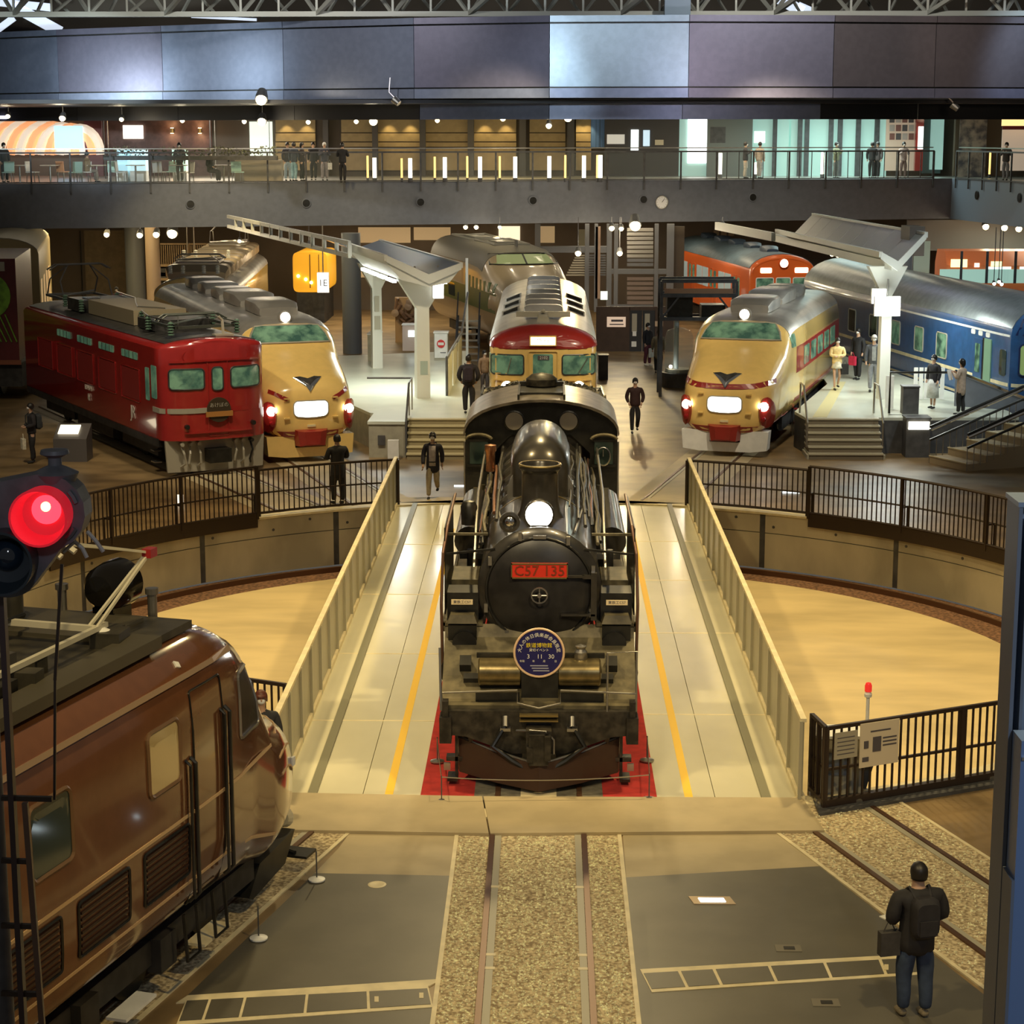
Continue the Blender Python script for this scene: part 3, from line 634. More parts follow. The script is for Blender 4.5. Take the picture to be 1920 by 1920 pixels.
# front deck and apron
E(MB().sweepx([(.42, 1.05), (.42, 1.10), (.60, 1.14), (1.05, 1.34), (1.62, 1.74), (1.75, 1.9), (1.75, 1.7), (1.1, 1.2), (.6, 1.0)], -1.33, 1.33), 'front_apron', M_BLACKLIT)
for x in (-1.02, 1.0):
    E(MB().box((x, 1.15, 1.48), (.16, .18, .16), rx=.6), 'apron_step', M_BLACK)
    E(MB().box((x * .92, .93, 1.33), (.2, .1, .12), rx=.6), 'apron_slot', M_BLACK)
E(MB().box((-.65, 1.2, 1.50), (.02, .14, .12), rx=.6), 'apron_latch', M_BLACK)
for x0, x1 in ((-.83, -.22), (.25, .86)):
    E(MB().lathe([(0, 0), (.17, 0), (.19, .02), (.19, x1 - x0 - .04), (.17, x1 - x0 - .02), (0, x1 - x0)], (x0, .82, 1.46), (1, 0, 0), 28), 'feedwater_heater', M_BRASS if False else mat('bronze_drum', (0.26, 0.20, 0.09), 0.28, 0.8, var=.3), True)
E(MB().sweepx([(.62, 1.10), (.62, 1.5), (1.0, 1.72), (1.0, 1.25)], -.24, .26), 'heater_bracket', M_BLACK)
E(MB().bx(-.86, -.24, .95, 1.02, 1.62, 1.68).bx(.26, .9, .95, 1.02, 1.62, 1.68).bx(-.86, -.26, .52, .58, 1.06, 1.24).bx(.28, .88, .52, .58, 1.06, 1.24), 'heater_saddle', M_BLACK, kind='stuff')
# buffer beam with sagging lower edge
bb = [(-1.32, 1.05), (1.32, 1.05), (1.32, .72), (1.0, .70), (.35, .46), (-.35, .46), (-1.0, .70), (-1.32, .72)]
E(MB().prism(bb, .30, .42), 'buffer_beam', M_SOOT)
for s in (-1, 1):
    E(MB().bx(s * 1.18, s * 1.34, .22, .5, .62, .98).bx(s * 1.22, s * 1.30, .24, .4, .98, 1.2), 'beam_end_block', M_SOOT)
    E(MB().tube([(s * 1.30, .32, 1.05), (s * 1.30, .32, 1.30), (s * .29, .32, 1.34), (s * .29, .32, 1.16), (0, .28, 1.10)], .014), 'front_rail', M_STEEL)
    E(MB().tube([(s * .45, .26, .88), (s * .62, .16, .60), (s * .35, .10, .42), (s * .12, .05, .30)], .04, 8), 'brake_hose', M_BLACK, True)
    E(MB().cyl((s * .45, .22, .86), (s * .45, .3, .98), .04).bx(s * .38, s * .52, .2, .3, .8, .84), 'hose_cock', M_STEEL)
    E(MB().bx(s * .95, s * 1.03, .5, .6, .2, 1.0).bx(s * .98, s * 1.26, .45, .62, .30, .36).bx(s * 1.1, s * 1.24, .30, .62, .06, .10).bx(s * 1.1, s * 1.14, .45, .5, .08, .75), 'front_step', M_SOOT)
    E(MB().bx(s * 1.20, s * 1.29, .36, .40, .20, .30), 'step_lamp', M_STEEL)
E(MB().tube([(.92, .34, 1.05), (.92, .34, 1.86), (1.31, .34, 1.88), (1.31, .34, 1.02)], .016), 'tall_hand_rail', M_STEEL)
E(MB().tube([(-1.32, .34, 1.05), (-1.34, .5, 1.88)], .018), 'left_hand_rail', M_STEEL)
E(MB().box((0, .16, .72), (.34, .35, .30)).box((0, .02, .62), (.26, .2, .42)).box((.12, -.06, .66), (.08, .16, .34)).box((-.12, -.04, .56), (.08, .12, .2)), 'coupler', M_SOOT)
E(MB().tube([(-.3, .18, .82), (-.12, .05, .86), (.1, .0, .86), (.2, .02, .74), (.2, .0, .55)], .018), 'coupler_lever', M_STEEL)
E(MB().bx(-.26, .26, .2, .3, 1.0, 1.03).bx(-.26, .26, .18, .28, .94, .96), 'coupler_step', M_BRASS)
# snow plough
V = [(-1.17, .95, .60, .66), (-1.1, .55, .15, .62), (-.6, .25, .10, .50), (0, -.02, .06, .40), (.6, .25, .10, .50), (1.1, .55, .15, .62), (1.17, .95, .60, .66)]
rr = [[(x, y, z0), (x * .98, y - .10, z0), (x, y - .03, z1), (x, y + .03, z1)] for x, y, z0, z1 in V]
E(MB().loft(rr), 'snow_plough', mat('plough_brown_black', (0.055, 0.028, 0.018), 0.4, 0.2))
E(MB().tube([(x, y, z1 + .01) for x, y, z0, z1 in V], .018), 'plough_edge', M_STEEL)
for x in (-.95, -.62, .62, .95): E(MB().bar((x, .42, .75), (x * .95, .32 + abs(x) * .15, .5), .06), 'plough_bracket', M_SOOT)
E(MB().bx(-.5, .5, .8, 10, .55, 1.0).bx(-.3, .3, 10, 12.5, .5, 1.0), 'main_frame', M_BLACK)
# cab
def arch(y, r=0.0, z0=3.30, top=3.93, w=1.43, n=18):
    return [(w * cos(pi * i / n), y, z0 + (top - z0) * sin(pi * i / n) ** .9) for i in range(n + 1)]
fr = [(1.40, 1.35)] + [(1.40 * cos(pi * i / 18), 3.28 + .60 * sin(pi * i / 18) ** .9) for i in range(19)] + [(-1.40, 1.35), (-.90, 1.35), (-.9, 2.9), (-.55, 3.24), (.55, 3.24), (.9, 2.9), (.9, 1.35)]
cabf = E(MB().prism(fr, 10.70, 10.74), 'cab_front', M_BLACK)
for s in (-1, 1):
    MB().cyl((s * .50, 10.66, 3.50), (s * .50, 10.72, 3.50), .165, n=24).ob('round_window', mat('window_reflect', (0.34, 0.30, 0.24), .15, .3), cabf, True)
    MB().tube([(s * .50 + cos(2 * pi * i / 24) * .18, 10.68, 3.50 + sin(2 * pi * i / 24) * .18) for i in range(24)], .02, 5, True).ob('window_rim', M_BLACK, cabf)
    MB().bx(s * .98, s * 1.32, 10.67, 10.70, 2.7, 3.12).ob('front_window', M_GLASS, cabf)
    MB().bx(s * .93, s * 1.37, 10.66, 10.69, 3.12, 3.16).bx(s * .93, s * 1.37, 10.66, 10.69, 2.64, 2.69).ob('window_frame', M_BLACK, cabf)
    MB().tube(arc_pts((s * 1.15, 3.1), .24, 20, 160, 8) and [(s * 1.15 + cos(radians(a)) * .25, 10.5, 3.16 + sin(radians(a)) * .12) for a in range(15, 170, 15)], .03, 6).ob('window_hood', M_BLACKLIT, cabf)
    E(MB().bx(s * 1.36, s * 1.40, 10.72, 12.6, 1.35, 2.35).bx(s * 1.36, s * 1.40, 10.72, 11.1, 2.35, 3.3).bx(s * 1.36, s * 1.40, 11.75, 11.85, 2.35, 3.3).bx(s * 1.36, s * 1.40, 12.4, 12.6, 2.35, 3.3).bx(s * 1.36, s * 1.40, 11.1, 12.4, 3.1, 3.3), 'cab_side', M_BLACK)
    E(MB().cyl((s * 1.42, 10.8, 1.5), (s * 1.42, 10.8, 3.1), .018, n=6), 'cab_hand_rail', M_STEEL)
MB().tube([(1.14 + cos(2 * pi * i / 20) * .13, 10.63, 2.85 + sin(2 * pi * i / 20) * .17) for i in range(20)], .014, 5, True).tube([(1.14, 10.63, 2.85), (1.14, 10.63, 2.98)], .01).ob('round_gauge', M_STEEL, cabf)
top = [arch(y) for y in (10.45, 11.2, 12.0, 12.85)]
rf = E(MB().loft([t + [(x * .985, y, z - .05) for x, y, z in reversed(t)] for t in top]), 'cab_roof', mat('cab_roof_metal', (0.22, 0.19, 0.15), 0.32, 0.75, var=.25), True)
MB().bx(-.42, .42, 11.2, 12.2, 3.86, 3.96).bx(-.44, -.40, 10.6, 12.6, 3.88, 4.0).bx(.40, .44, 10.6, 12.6, 3.88, 4.0).bx(-.42, .42, 12.2, 12.3, 3.9, 4.04).ob('roof_hatch', M_BLACK, rf)
MB().lathe([(.3, 0), (.3, .12), (.2, .2), (0, .24)], (0, 12.2, 3.98), (0, 0, 1), 18).ob('roof_vent', M_SOOT, rf, True)
E(MB().bx(-1.2, 1.2, 10.8, 12.5, 1.3, 1.36).box((0, 10.95, 2.5), (1.5, .3, 1.5)), 'cab_floor_and_backhead', M_SOOT)
# tender
tn = thing('tender', 'black coal tender coupled behind the steam engine cab', 'tender', (0, SY + 13.1, 0))
MB().bx(-1.38, 1.38, 0, 6.9, 1.0, 2.75).ob('tank', M_BLACK, tn)
MB().bx(-1.38, -1.33, 0, 6.9, 2.75, 3.0).bx(1.33, 1.38, 0, 6.9, 2.75, 3.0).bx(-1.38, 1.38, .0, .05, 2.75, 3.2).bx(-1.38, 1.38, 6.4, 6.45, 2.75, 3.0).ob('coal_board', M_BLACK, tn)
cb = MB(); rs = random.Random(9)
for i in range(420):
    x = rs.uniform(-1.28, 1.28); y = rs.uniform(.1, 6.2); z = 2.80 - .055 * y + .75 * (1 - .35 * abs(x / 1.3) ** 2) * (1 - .1 * abs(y - 3) / 3); r = rs.uniform(.09, .17)
    q = Matrix.Rotation(rs.uniform(0, 3), 3, Vector((rs.random(), rs.random(), rs.random() + .1)).normalized())
    cb.add([Vector((x, y, z)) + q @ (Vector(p) * r) for p in ((1, 0, 0), (-1, 0, 0), (0, .8, 0), (0, -1, 0), (0, 0, .9), (0, 0, -.8))], [(0, 2, 4), (2, 1, 4), (1, 3, 4), (3, 0, 4), (2, 0, 5), (1, 2, 5), (3, 1, 5), (0, 3, 5)])
cb.bx(-1.3, 1.3, .1, 6.3, 2.76, 3.0).ob('coal', mat('coal_lumps', (0.20, 0.18, 0.13), 0.5, .2, color2=(0.02, 0.02, 0.015), scale=9), tn, kind='stuff')
for y in (.9, 2.5, 4.4, 6.0):
    for s in (-1, 1): MB().lathe([(0, -.05), (.43, -.05), (.43, .05), (0, .05)], (s * .6, y, .45), (s, 0, 0), 24).ob('wheel', M_BLACK, tn, True)
# ================================================================ trains round the turntable
M_ROOFS = mat('silver_roof', (0.50, 0.48, 0.44), 0.33, 0.55, var=.15, scale=1.2)
M_ROOFD = mat('dark_roof', (0.06, 0.058, 0.055), 0.35, 0.3, var=.3)
M_UNDER = mat('underframe', (0.022, 0.02, 0.018), 0.6, var=.4)
M_GREYP = mat('skirt_grey', (0.38, 0.35, 0.27), 0.45)
def cring(w, z0, z1, ze, y, tuck=0.0, nr=12, ns=6):
    R = [(w - tuck * (1 - k / (ns - 1)), y, z0 + (ze - z0) * k / (ns - 1)) for k in range(ns)]
    R += [(w * cos(pi * k / nr), y, ze + (z1 - ze) * sin(pi * k / nr)) for k in range(1, nr)]
    R += [(-(w - tuck * (1 - k / (ns - 1))), y, z0 + (ze - z0) * k / (ns - 1)) for k in reversed(range(ns))]
    return R
def sring(w, z0, z1, y, n=3.6, m=36, sq=None):
    zc = (z0 + z1) / 2; h = (z1 - z0) / 2; R = []
    for k in range(m):
        t = 2 * pi * k / m - pi / 2; c, s = cos(t), sin(t)
        R.append((w * math.copysign(abs(c) ** (2 / n), c), y, zc + h * math.copysign(abs(s) ** (2 / n), s)))
    return R
def part_shell(rings, i0, i1, off, z_c=2.2):
    out = []
    for r in rings:
        a = []; b = []
        for p in r[i0:i1]:
            v = Vector((p[0], 0, p[2] - z_c)).normalized()
            a.append((p[0] + v.x * off, p[1], p[2] + v.z * off)); b.append((p[0] - v.x * .02, p[1], p[2] - v.z * .02))
        out.append(a + b[::-1])
    return MB().loft(out)
def bogies(root, ys, w=1.15):
    for y in ys:
        b = MB().bx(-w, -w + .1, y - 1.5, y + 1.5, .38, .75).bx(w - .1, w, y - 1.5, y + 1.5, .38, .75).bx(-.9, .9, y - .3, y + .3, .4, .85).ob('bogie', M_UNDER, root)
        for s in (-1, 1):
            for q in (-1.05, 1.05): MB().lathe([(0, -.06), (.12, -.08), (.15, -.04), (.38, -.03), (.43, -.05), (.43, .07), (0, .07)], (s * .6, y + q, .44), (s, 0, 0), 20).ob('wheel', M_BLACK, b, True)
def panto(root, y, raised=False, m=M_DARK, z=3.6, w=.75):
    p = MB(); h = .95 if raised else .22
    for s in (-1, 1):
        p.bar((s * w, y - 1, z), (s * w, y + 1, z), .07); p.bar((s * w, y - .9, z + .05), (s * w, y - (.55 if raised else 1.3), z + h * .55), .035); p.bar((s * w, y + .9, z + .05), (s * w, y + (.55 if raised else 1.3), z + h * .55), .035)
        p.bar((s * w, y - (.55 if raised else 1.3), z + h * .55), (s * .35, y, z + h), .03); p.bar((s * w, y + (.55 if raised else 1.3), z + h * .55), (s * .35, y, z + h), .03)
    p.bar((-w, y - 1, z), (w, y - 1, z), .07).bar((-w, y + 1, z), (w, y + 1, z), .07).bar((-w, y - .9, z + .1), (w, y + .9, z + .1), .04)
    p.tube([(-.95, y - .15, z + h - .12), (-.7, y - .15, z + h + .03), (.7, y - .15, z + h + .03), (.95, y - .15, z + h - .12)], .025).tube([(-.95, y + .15, z + h - .12), (-.7, y + .15, z + h + .03), (.7, y + .15, z + h + .03), (.95, y + .15, z + h - .12)], .025)
    return p.ob('pantograph', m, root)
M_INSUL = mat('insulator_green', (0.10, 0.17, 0.12), 0.25)
def insulator(root, x, y, z, h=.3, m=None):
    pr = []
    for k in range(5): pr += [(.05, h * k / 5), (.09, h * (k + .3) / 5), (.05, h * (k + .8) / 5)]
    return MB().lathe([(0, 0)] + pr + [(.04, h), (0, h)], (x, y, z), (0, 0, 1), 10).ob('insulator', m or M_INSUL, root, True)
# ---------------------------------------------------------------- red electric engine, left
fx = radial(-29.6, 16.9)
red = thing('electric_engine', 'bright red boxy electric engine with roof gear at the left', 'electric engine', (fx[0], fx[1], 0), radians(29.6))
L = 13.8
rings = []
def rr_red(y, w, z0=.95, z1=3.62, ze=3.15): return cring(w, z0, z1, ze, y, 0)
pl = [(0.0, .62), (.06, .9), (.22, 1.2), (.32, 1.34), (.45, 1.41), (.8, 1.42), (L - .5, 1.42), (L - .2, 1.3), (L, .7)]
rings = [rr_red(y, w, z1=3.55 if 0 < y < L else 3.5, ze=3.30) for y, w in pl]
body_mb = MB().loft(rings); H = Hull(body_mb); body_mb.ob('body', M_RED, red, True)
part_shell(rings[4:7], 7, 16, .02).ob('roof', M_ROOFD, red, True)
for x0, x1 in ((-1.22, -.36), (.36, 1.22)):
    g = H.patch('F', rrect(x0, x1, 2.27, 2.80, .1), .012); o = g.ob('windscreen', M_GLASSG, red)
    H.frame('F', rrect(x0, x1, 2.27, 2.80, .1), .022).ob('rubber_seal', M_ROOFD, o)
o = H.patch('F', rrect(-.15, .15, 2.22, 2.82, .1)).ob('door_window', M_GLASSG, red); H.frame('F', rrect(-.15, .15, 2.22, 2.82, .1), .02).ob('rubber_seal', M_ROOFD, o)
H.frame('F', rrect(-.27, .27, 1.05, 3.0, .05), .012).ob('front_door', M_RED, red)
for x in (-.78, .74):
    lp = MB().lathe([(.14, -.02), (.13, -.08), (.11, -.08), (.11, 0)], (x, .12, 3.12), (0, 1, 0), 18).ob('head_lamp', M_RED, red); MB().lathe([(0, -.07), (.105, -.05), (.105, 0)], (x, .12, 3.12), (0, 1, 0), 16).ob('lens', M_LAMPW, lp)
H.strip('F', [(-1.41, 1.72), (-1.2, 1.72), (-.8, 1.72), (-.30, 1.72)], .13, .02).ob('silver_band', M_GREYP, red)
H.strip('F', [(.30, 1.72), (.8, 1.72), (1.2, 1.72), (1.4, 1.72)], .13, .006).ob('band_red', M_RED, red)
H.strip('L', [(.3, 1.72), (.6, 1.72), (.95, 1.72)], .13, .02).ob('silver_band', M_GREYP, red)
H.strip('F', [(-1.2, 2.98), (-.6, 3.0), (0, 3.0), (.6, 3.0), (1.2, 2.98)], .05, .03).ob('drip_rail', M_RED, red)
pn = MB().lathe([(0, -.07), (.32, -.07), (.32, 0)], (0, 0, 1.72), (0, 1, 0), 28).ob('headmark_disc', mat('mark_dark', (0.05, 0.035, 0.02), 0.4), red)
MB().bx(-.36, .36, -.10, -.05, 1.55, 1.68).ob('headmark_bar', mat('mark_orange', (0.45, 0.20, 0.05), .4), pn); text('あけぼの', .13, M_GREYP, (0, -.075, 1.84), pn, depth=.003)
text('ED75 775', .17, M_LETW, (.80, .10, 1.72), red, rz=.27, depth=.006)
H.strip('F', [(-.9, 1.16), (0, 1.16), (.9, 1.16)], .05, .05).ob('hand_rail', M_RED, red)
for x in (-.85, .95): MB().cyl((x, 0.15, 1.32), (x, -.05, 1.32), .06).ob('jumper_socket', M_BLACK, red)
sk = MB().prism([(-1.35, .95), (1.35, .95), (1.3, .12), (.5, .10), (-.5, .10), (-1.3, .12)], .30, .38).ob('front_skirt', M_GREYP, red)
MB().bx(-.3, .3, -.1, .3, .35, .7).ob('coupler', M_BLACK, red)
rs = random.Random(2)
for x in (-.95, -.7, -.5, .5, .7, .95):
    MB().tube([(x, .28, .85), (x + rs.uniform(-.05, .05), .12, .6), (x + rs.uniform(-.1, .1), .14, .35), (x, .28, .25)], .03, 6).cyl((x, .28, .85), (x, .1, .85), .05).ob('brake_hose', M_BLACK if x * 10 % 2 > 1 else M_GREYP, red)
# side: louvre windows, panels, lettering
for k in range(5):
    y0 = 2.0 + k * 2.05
    H.frame('L', rrect(y0, y0 + 1.55, 1.75, 2.62, .04), .012).ob('side_panel_edge', M_RED, red)
    H.patch('L', rrect(y0 + .05, y0 + 1.5, 1.8, 2.57, .03), .006).ob('side_panel', mat('panel_red', (0.30, 0.03, 0.028), .35, coat=.4), red)
    if k < 4:
        w = H.patch('L', rrect(y0 + .1, y0 + 1.45, 2.86, 3.05, .04), .012).ob('clerestory_window', M_GLASSG, red)
        for q in range(1, 4): H.strip('L', [(y0 + .1 + .34 * q, 2.86), (y0 + .1 + .34 * q, 3.05)], .03, .02).ob('window_bar', M_ROOFD, w)
for y0, z0, z1 in ((.62, 2.0, 2.85),): H.patch('L', rrect(y0, y0 + .4, z0, z1, .05)).ob('cab_side_window', M_GLASSG, red)
H.patch('L', rrect(1.2, 1.5, 1.9, 2.75, .05)).ob('cab_door_window', M_GLASSG, red)
for s_, y, z, sz in (('JR', 2.6, 1.42, .48), ('ED75775', 6.6, 1.62, .19), ('秋', 6.6, 1.35, .22)): text(s_, sz, M_LETW, (-1.435, y, z), red, rz=-pi / 2, depth=.006)
# roof gear
bx_ = MB().bx(-.75, .75, 4.4, 8.6, 3.55, 3.95).ob('roof_box', mat('tan_roof_box', (0.30, 0.25, 0.16), .45), red)
MB().bx(-.8, .8, 2.6, 3.9, 3.55, 3.82).ob('dark_roof_box', M_ROOFD, red); MB().bx(-.85, .85, 9.0, 10.4, 3.55, 3.9).ob('dark_roof_box', M_ROOFD, red)
MB().bx(-.6, -.2, 9.2, 9.7, 3.9, 3.93).ob('roof_box_plate', M_CHROME, red)
panto(red, 1.9, False, mat('panto_green', (.09, .10, .08), .4, .4), 3.78, .8); panto(red, 12.0, True, M_DARK, 3.78)
for x, y in ((-.9, .9), (.9, .9), (-.9, 2.7), (.9, 2.7), (-.55, 4.3), (.2, 4.5), (-.3, 5.4), (-.9, 8.8), (.6, 8.4), (-.8, 10.8), (.8, 10.8), (.1, 6.8)): insulator(red, x, y, 3.58, .36)
MB().tube([(.2, 4.5, 3.96), (-.3, 5.4, 3.96), (.1, 6.8, 3.96), (.6, 8.4, 3.96), (.8, 10.8, 3.96)], .025, 5).tube([(-.9, .9, 3.95), (-.9, 2.7, 3.95), (-.55, 4.3, 3.95)], .025, 5).ob('roof_conductor', M_STEEL, red)
MB().tube([(0.4, .55, 3.56), (.4, .62, 3.95), (.3, .62, 4.05)], .04).bx(.15, .65, .45, .75, 3.55, 3.60).ob('whistle', M_GREYP, red)
for s in (-1, 1): MB().bx(s * 1.1, s * 1.42, .6, L - .5, .75, .97).ob('side_sill', M_UNDER, red)
bogies(red, (3.0, 10.6)); MB().bx(-1.2, 1.2, 5.2, 8.6, .35, .95).ob('underfloor_box', M_UNDER, red)
for z in (.25, .55, .8): MB().bx(-1.35, -1.15, 1.2, 1.5, z, z + .03).ob('cab_step', M_STEEL, red)
# ---------------------------------------------------------------- bonnet expresses
def bonnet(label, ang, r, skirt, stripe, L=17.0, name='express_train'):
    p = radial(ang, r); root = thing(name, label, 'express train', (p[0], p[1], 0), radians(-ang))
    spec = [(0.0, .62, .90, 1.70), (.05, .90, .72, 1.95), (.15, 1.06, .62, 2.08), (.35, 1.18, .58, 2.22), (.7, 1.26, .58, 2.36), (1.2, 1.33, .58, 2.56), (1.7, 1.38, .60, 2.76), (2.05, 1.40, .62, 2.90), (2.15, 1.40, .62, 2.98), (2.45, 1.40, .62, 3.24), (2.8, 1.41, .62, 3.48), (3.1, 1.42, .62, 3.57), (3.6, 1.45, .62, 3.62), (4.5, 1.47, .62, 3.64), (L, 1.47, .62, 3.64)]
    rg = [sring(w, z0, z1, y, 3.4 if y < 2.2 else 4.2) for y, w, z0, z1 in spec]
    mb = MB().loft(rg); H = Hull(mb); mb.ob('body', M_ORCREAM, root, 'all')
    part_shell(rg[10:], 12, 25, .015).ob('roof', M_ROOFS, root, True)
    ws = [(-1.12, 2.99), (-.6, 3.0), (0, 3.0), (.6, 3.0), (1.12, 2.99), (1.05, 3.2), (.90, 3.41), (.45, 3.43), (0, 3.43), (-.45, 3.43), (-.90, 3.41), (-1.05, 3.2)]
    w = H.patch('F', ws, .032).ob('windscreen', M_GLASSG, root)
    H.frame('F', ws, .032, .02).ob('window_frame', M_GREYP, w)
    for x in (-.36, .36) if skirt == 'cream' else (0.0,): H.strip('F', [(x, 3.0), (x, 3.2), (x, 3.43)], .04, .02).ob('window_post', M_GREYP, w)
    for s in (-1, 1): H.patch('F' if False else ('R' if s > 0 else 'L'), rrect(2.75, 3.3, 2.75, 3.12, .05)).ob('cab_side_window', M_GLASSG, root)
    # headlamp on the roof, head sign, lamp pods, emblem
    lp = MB().lathe([(0, .5), (.14, .35), (.18, .05), (.18, -.05), (.14, -.06), (.14, 0)], (0, 2.9, 3.66), (0, 1, 0), 20).ob('roof_headlamp', M_ROOFS, root, True)
    MB().lathe([(0, -.05), (.14, -.02)], (0, 2.9, 3.66), (0, 1, 0), 16).ob('lens', M_LAMPW, lp)
    hs = rrect(-.47, .47, 1.27, 1.67, .12) if True else None
    hs = [(x, z - (.05 * (1 - (x / .47) ** 2) if z < 1.4 else 0)) for x, z in hs]
    o = H.patch('F', hs, .03).ob('head_sign', lamp_mat('head_sign_white', (1, 1, .93), 3.0), root); H.frame('F', hs, .025).ob('sign_frame', M_GREYP, o)
    for s in (-1, 1):
        pod = [(s * 1.07 + cos(2 * pi * k / 20) * .155, 1.26 + sin(2 * pi * k / 20) * (.40)) for k in range(20)]
        po = H.patch('F', pod, .10, (1, .9, .5, .02)).ob('lamp_pod', M_RED2, root)
        c, n = H.hit('F', s * 1.06, 1.42); c2, _ = H.hit('F', s * 1.05, 1.08)
        MB().lathe([(0, -.17), (.12, -.15), (.13, -.08)], c, (0, 1, 0), 18).ob('lens', M_LAMPW, po); MB().lathe([(0, -.17), (.07, -.15), (.08, -.08)], c2, (0, 1, 0), 14).ob('tail_lamp', mat('tail_red', (.25, .01, .01), .2), po)
    em = MB()
    for s in (-1, 1):
        em.add([(0, 0, 0), (s * .36, 0, .16), (s * .10, 0, .10), (0, 0, .0), (0, .03, -.10), (s * .36, .05, .16)], [(0, 1, 2), (0, 4, 1)])
    c, n = H.hit('F', 0, 2.12)
    e = MB()
    e.add([(0, -.07, -.13), (.38, .0, .13), (.13, -.03, .09), (0, -.05, .02), (-.13, -.03, .09), (-.38, .0, .13), (0, .1, -.1), (.36, .2, .12), (-.36, .2, .12)], [(0, 1, 2, 3), (0, 3, 4, 5), (0, 6, 7, 1), (0, 5, 8, 6)])
    ez = 2.10; eo = H.patch('F', [(0, ez - .20), (.10, ez - .08), (.40, ez + .13), (.28, ez + .14), (0, ez + .10), (-.28, ez + .14), (-.40, ez + .13), (-.10, ez - .08)], .045).ob('emblem', M_CHROME, root)
    H.patch('F', [(0, ez - .07), (.07, ez - .01), (.16, ez + .05), (.34, ez + .125), (.2, ez + .14), (0, ez + .10), (-.2, ez + .14), (-.34, ez + .125), (-.16, ez + .05), (-.07, ez - .01)], .055).ob('emblem_centre', M_ROOFD, eo)
    if stripe == 'band':
        H.strip('F', [(-1.24, 2.03), (-.8, 1.96), (-.4, 1.94), (0, 1.93)], .13, .016).ob('red_band', M_RED2, root); H.strip('F', [(0, 1.93), (.4, 1.94), (.8, 1.96), (1.24, 2.03)], .13, .016).ob('red_band', M_RED2, root)
        for sd in 'LR': H.strip(sd, [(3.4, 2.35), (L * .5, 2.35), (L - .1, 2.35)], .75, .008).ob('window_band', M_RED2, root); H.strip(sd, [(3.4, 1.2), (L * .5, 1.2), (L - .1, 1.2)], .12, .008).ob('red_line', M_RED2, root)
    else:
        for s in (-1, 1): H.strip('F', [(s * .62, 1.72), (s * .8, 1.80), (s * .95, 1.88), (s * 1.08, 1.93)], .10, .012).ob('red_whisker', M_RED2, root)
        for sd in 'LR': H.strip(sd, [(3.4, 2.35), (L * .5, 2.35), (L - .1, 2.35)], .75, .008).ob('window_band', M_RED2, root)
    for sd in 'LR':
        k = 4.6
        while k < L - 1.2:
            H.patch(sd, rrect(k, k + 1.05, 2.08, 2.62, .08), .02).ob('side_window', M_GLASSG, root); k += 1.45
    H.strip('F', [(-1.05, .80), (-.6, .78), (0, .78), (.6, .78), (1.05, .80)], .15, .015).ob('lower_red_band', M_RED2, root)
    for sd in 'LR': H.strip(sd, [(.4, .80), (1.5, .80), (3.2, .82)], .14, .012).ob('lower_red_band', M_RED2, root)
    MB().loft([[(x * .55, -.20, .70 + (z - .70) * .8) for x, z in ((-.42, .9), (.42, .9), (.34, .46), (-.34, .46))], [(x * .95, -.12, z) for x, z in ((-.42, .88), (.42, .88), (.36, .46), (-.36, .46))], [(x, .1, z) for x, z in ((-.48, .92), (.48, .92), (.42, .46), (-.42, .46))]]).ob('coupler_cover', M_RED2, root)
    for x, z in ((-.66, 1.75), (.66, 1.75), (-.66, 1.22), (.66, 1.22)):
        c, n = H.hit('F', x, z)
        MB().box((c.x, c.y - .03, c.z), (.15, .10, .035)).ob('grab_step', M_ORCREAM, root)
    c, n = H.hit('F', 0, 1.0); MB().box((c.x, c.y - .01, c.z), (.22, .04, .06)).ob('number_plate', mat('pale_yellow', (.8, .7, .4), .4), root)
    ms = M_ORCREAM if skirt == 'cream' else M_WHITE
    sk = [(-1.2, .72), (-.45, .72), (-.42, .40), (.42, .40), (.45, .72), (1.2, .72), (1.16, .20), (.7, .14), (-.7, .14), (-1.16, .20)]
    MB().prism(sk, .12, .6).ob('front_skirt', ms, root)
    MB().bx(-.4, .4, .2, .5, .2, .5).ob('coupler', M_UNDER, root)
    # roof equipment
    c1 = MB().loft([sring(.55, 3.6, 3.86, 3.7, 5, 16), sring(.62, 3.6, 4.02, 4.0, 5, 16), sring(.62, 3.6, 4.04, 5.4, 5, 16), sring(.55, 3.6, 3.9, 5.7, 5, 16)]).ob('roof_cooler', M_ROOFS, root, True)
    for k in range(7): MB().bx(-.42 + k * .13, -.36 + k * .13, 3.72, 3.86, 3.72, 3.84).ob('vent_slot', M_ROOFD, c1)
    MB().loft([sring(.5, 3.6, 3.84, 6.6, 5, 16), sring(.62, 3.6, 4.05, 7.0, 5, 16), sring(.62, 3.6, 4.05, 8.6, 5, 16), sring(.5, 3.6, 3.85, 8.9, 5, 16)]).ob('roof_cooler', M_ROOFS, root, True)
    for x, y in ((-.75, 6.3),): MB().loft([sring(.2, 3.5, 3.68, y, 4, 12), sring(.24, 3.5, 3.78, y + .4, 4, 12), sring(.15, 3.5, 3.66, y + .9, 4, 12)]).ob('roof_vent', M_ROOFS, root, True)
    y = 9.6
    while y < L - 1.5:
        MB().loft([sring(.55, 3.6, 3.8, y, 5, 16), sring(.6, 3.6, 3.98, y + .25, 5, 16), sring(.6, 3.6, 3.98, y + 1.1, 5, 16), sring(.5, 3.6, 3.8, y + 1.35, 5, 16)]).ob('roof_cooler', M_ROOFS, root, True); y += 2.3
    bogies(root, (4.3, L - 3)); MB().bx(-1.15, 1.15, 6.5, L - 5, .3, .7).ob('underfloor_box', M_UNDER, root)
    return root
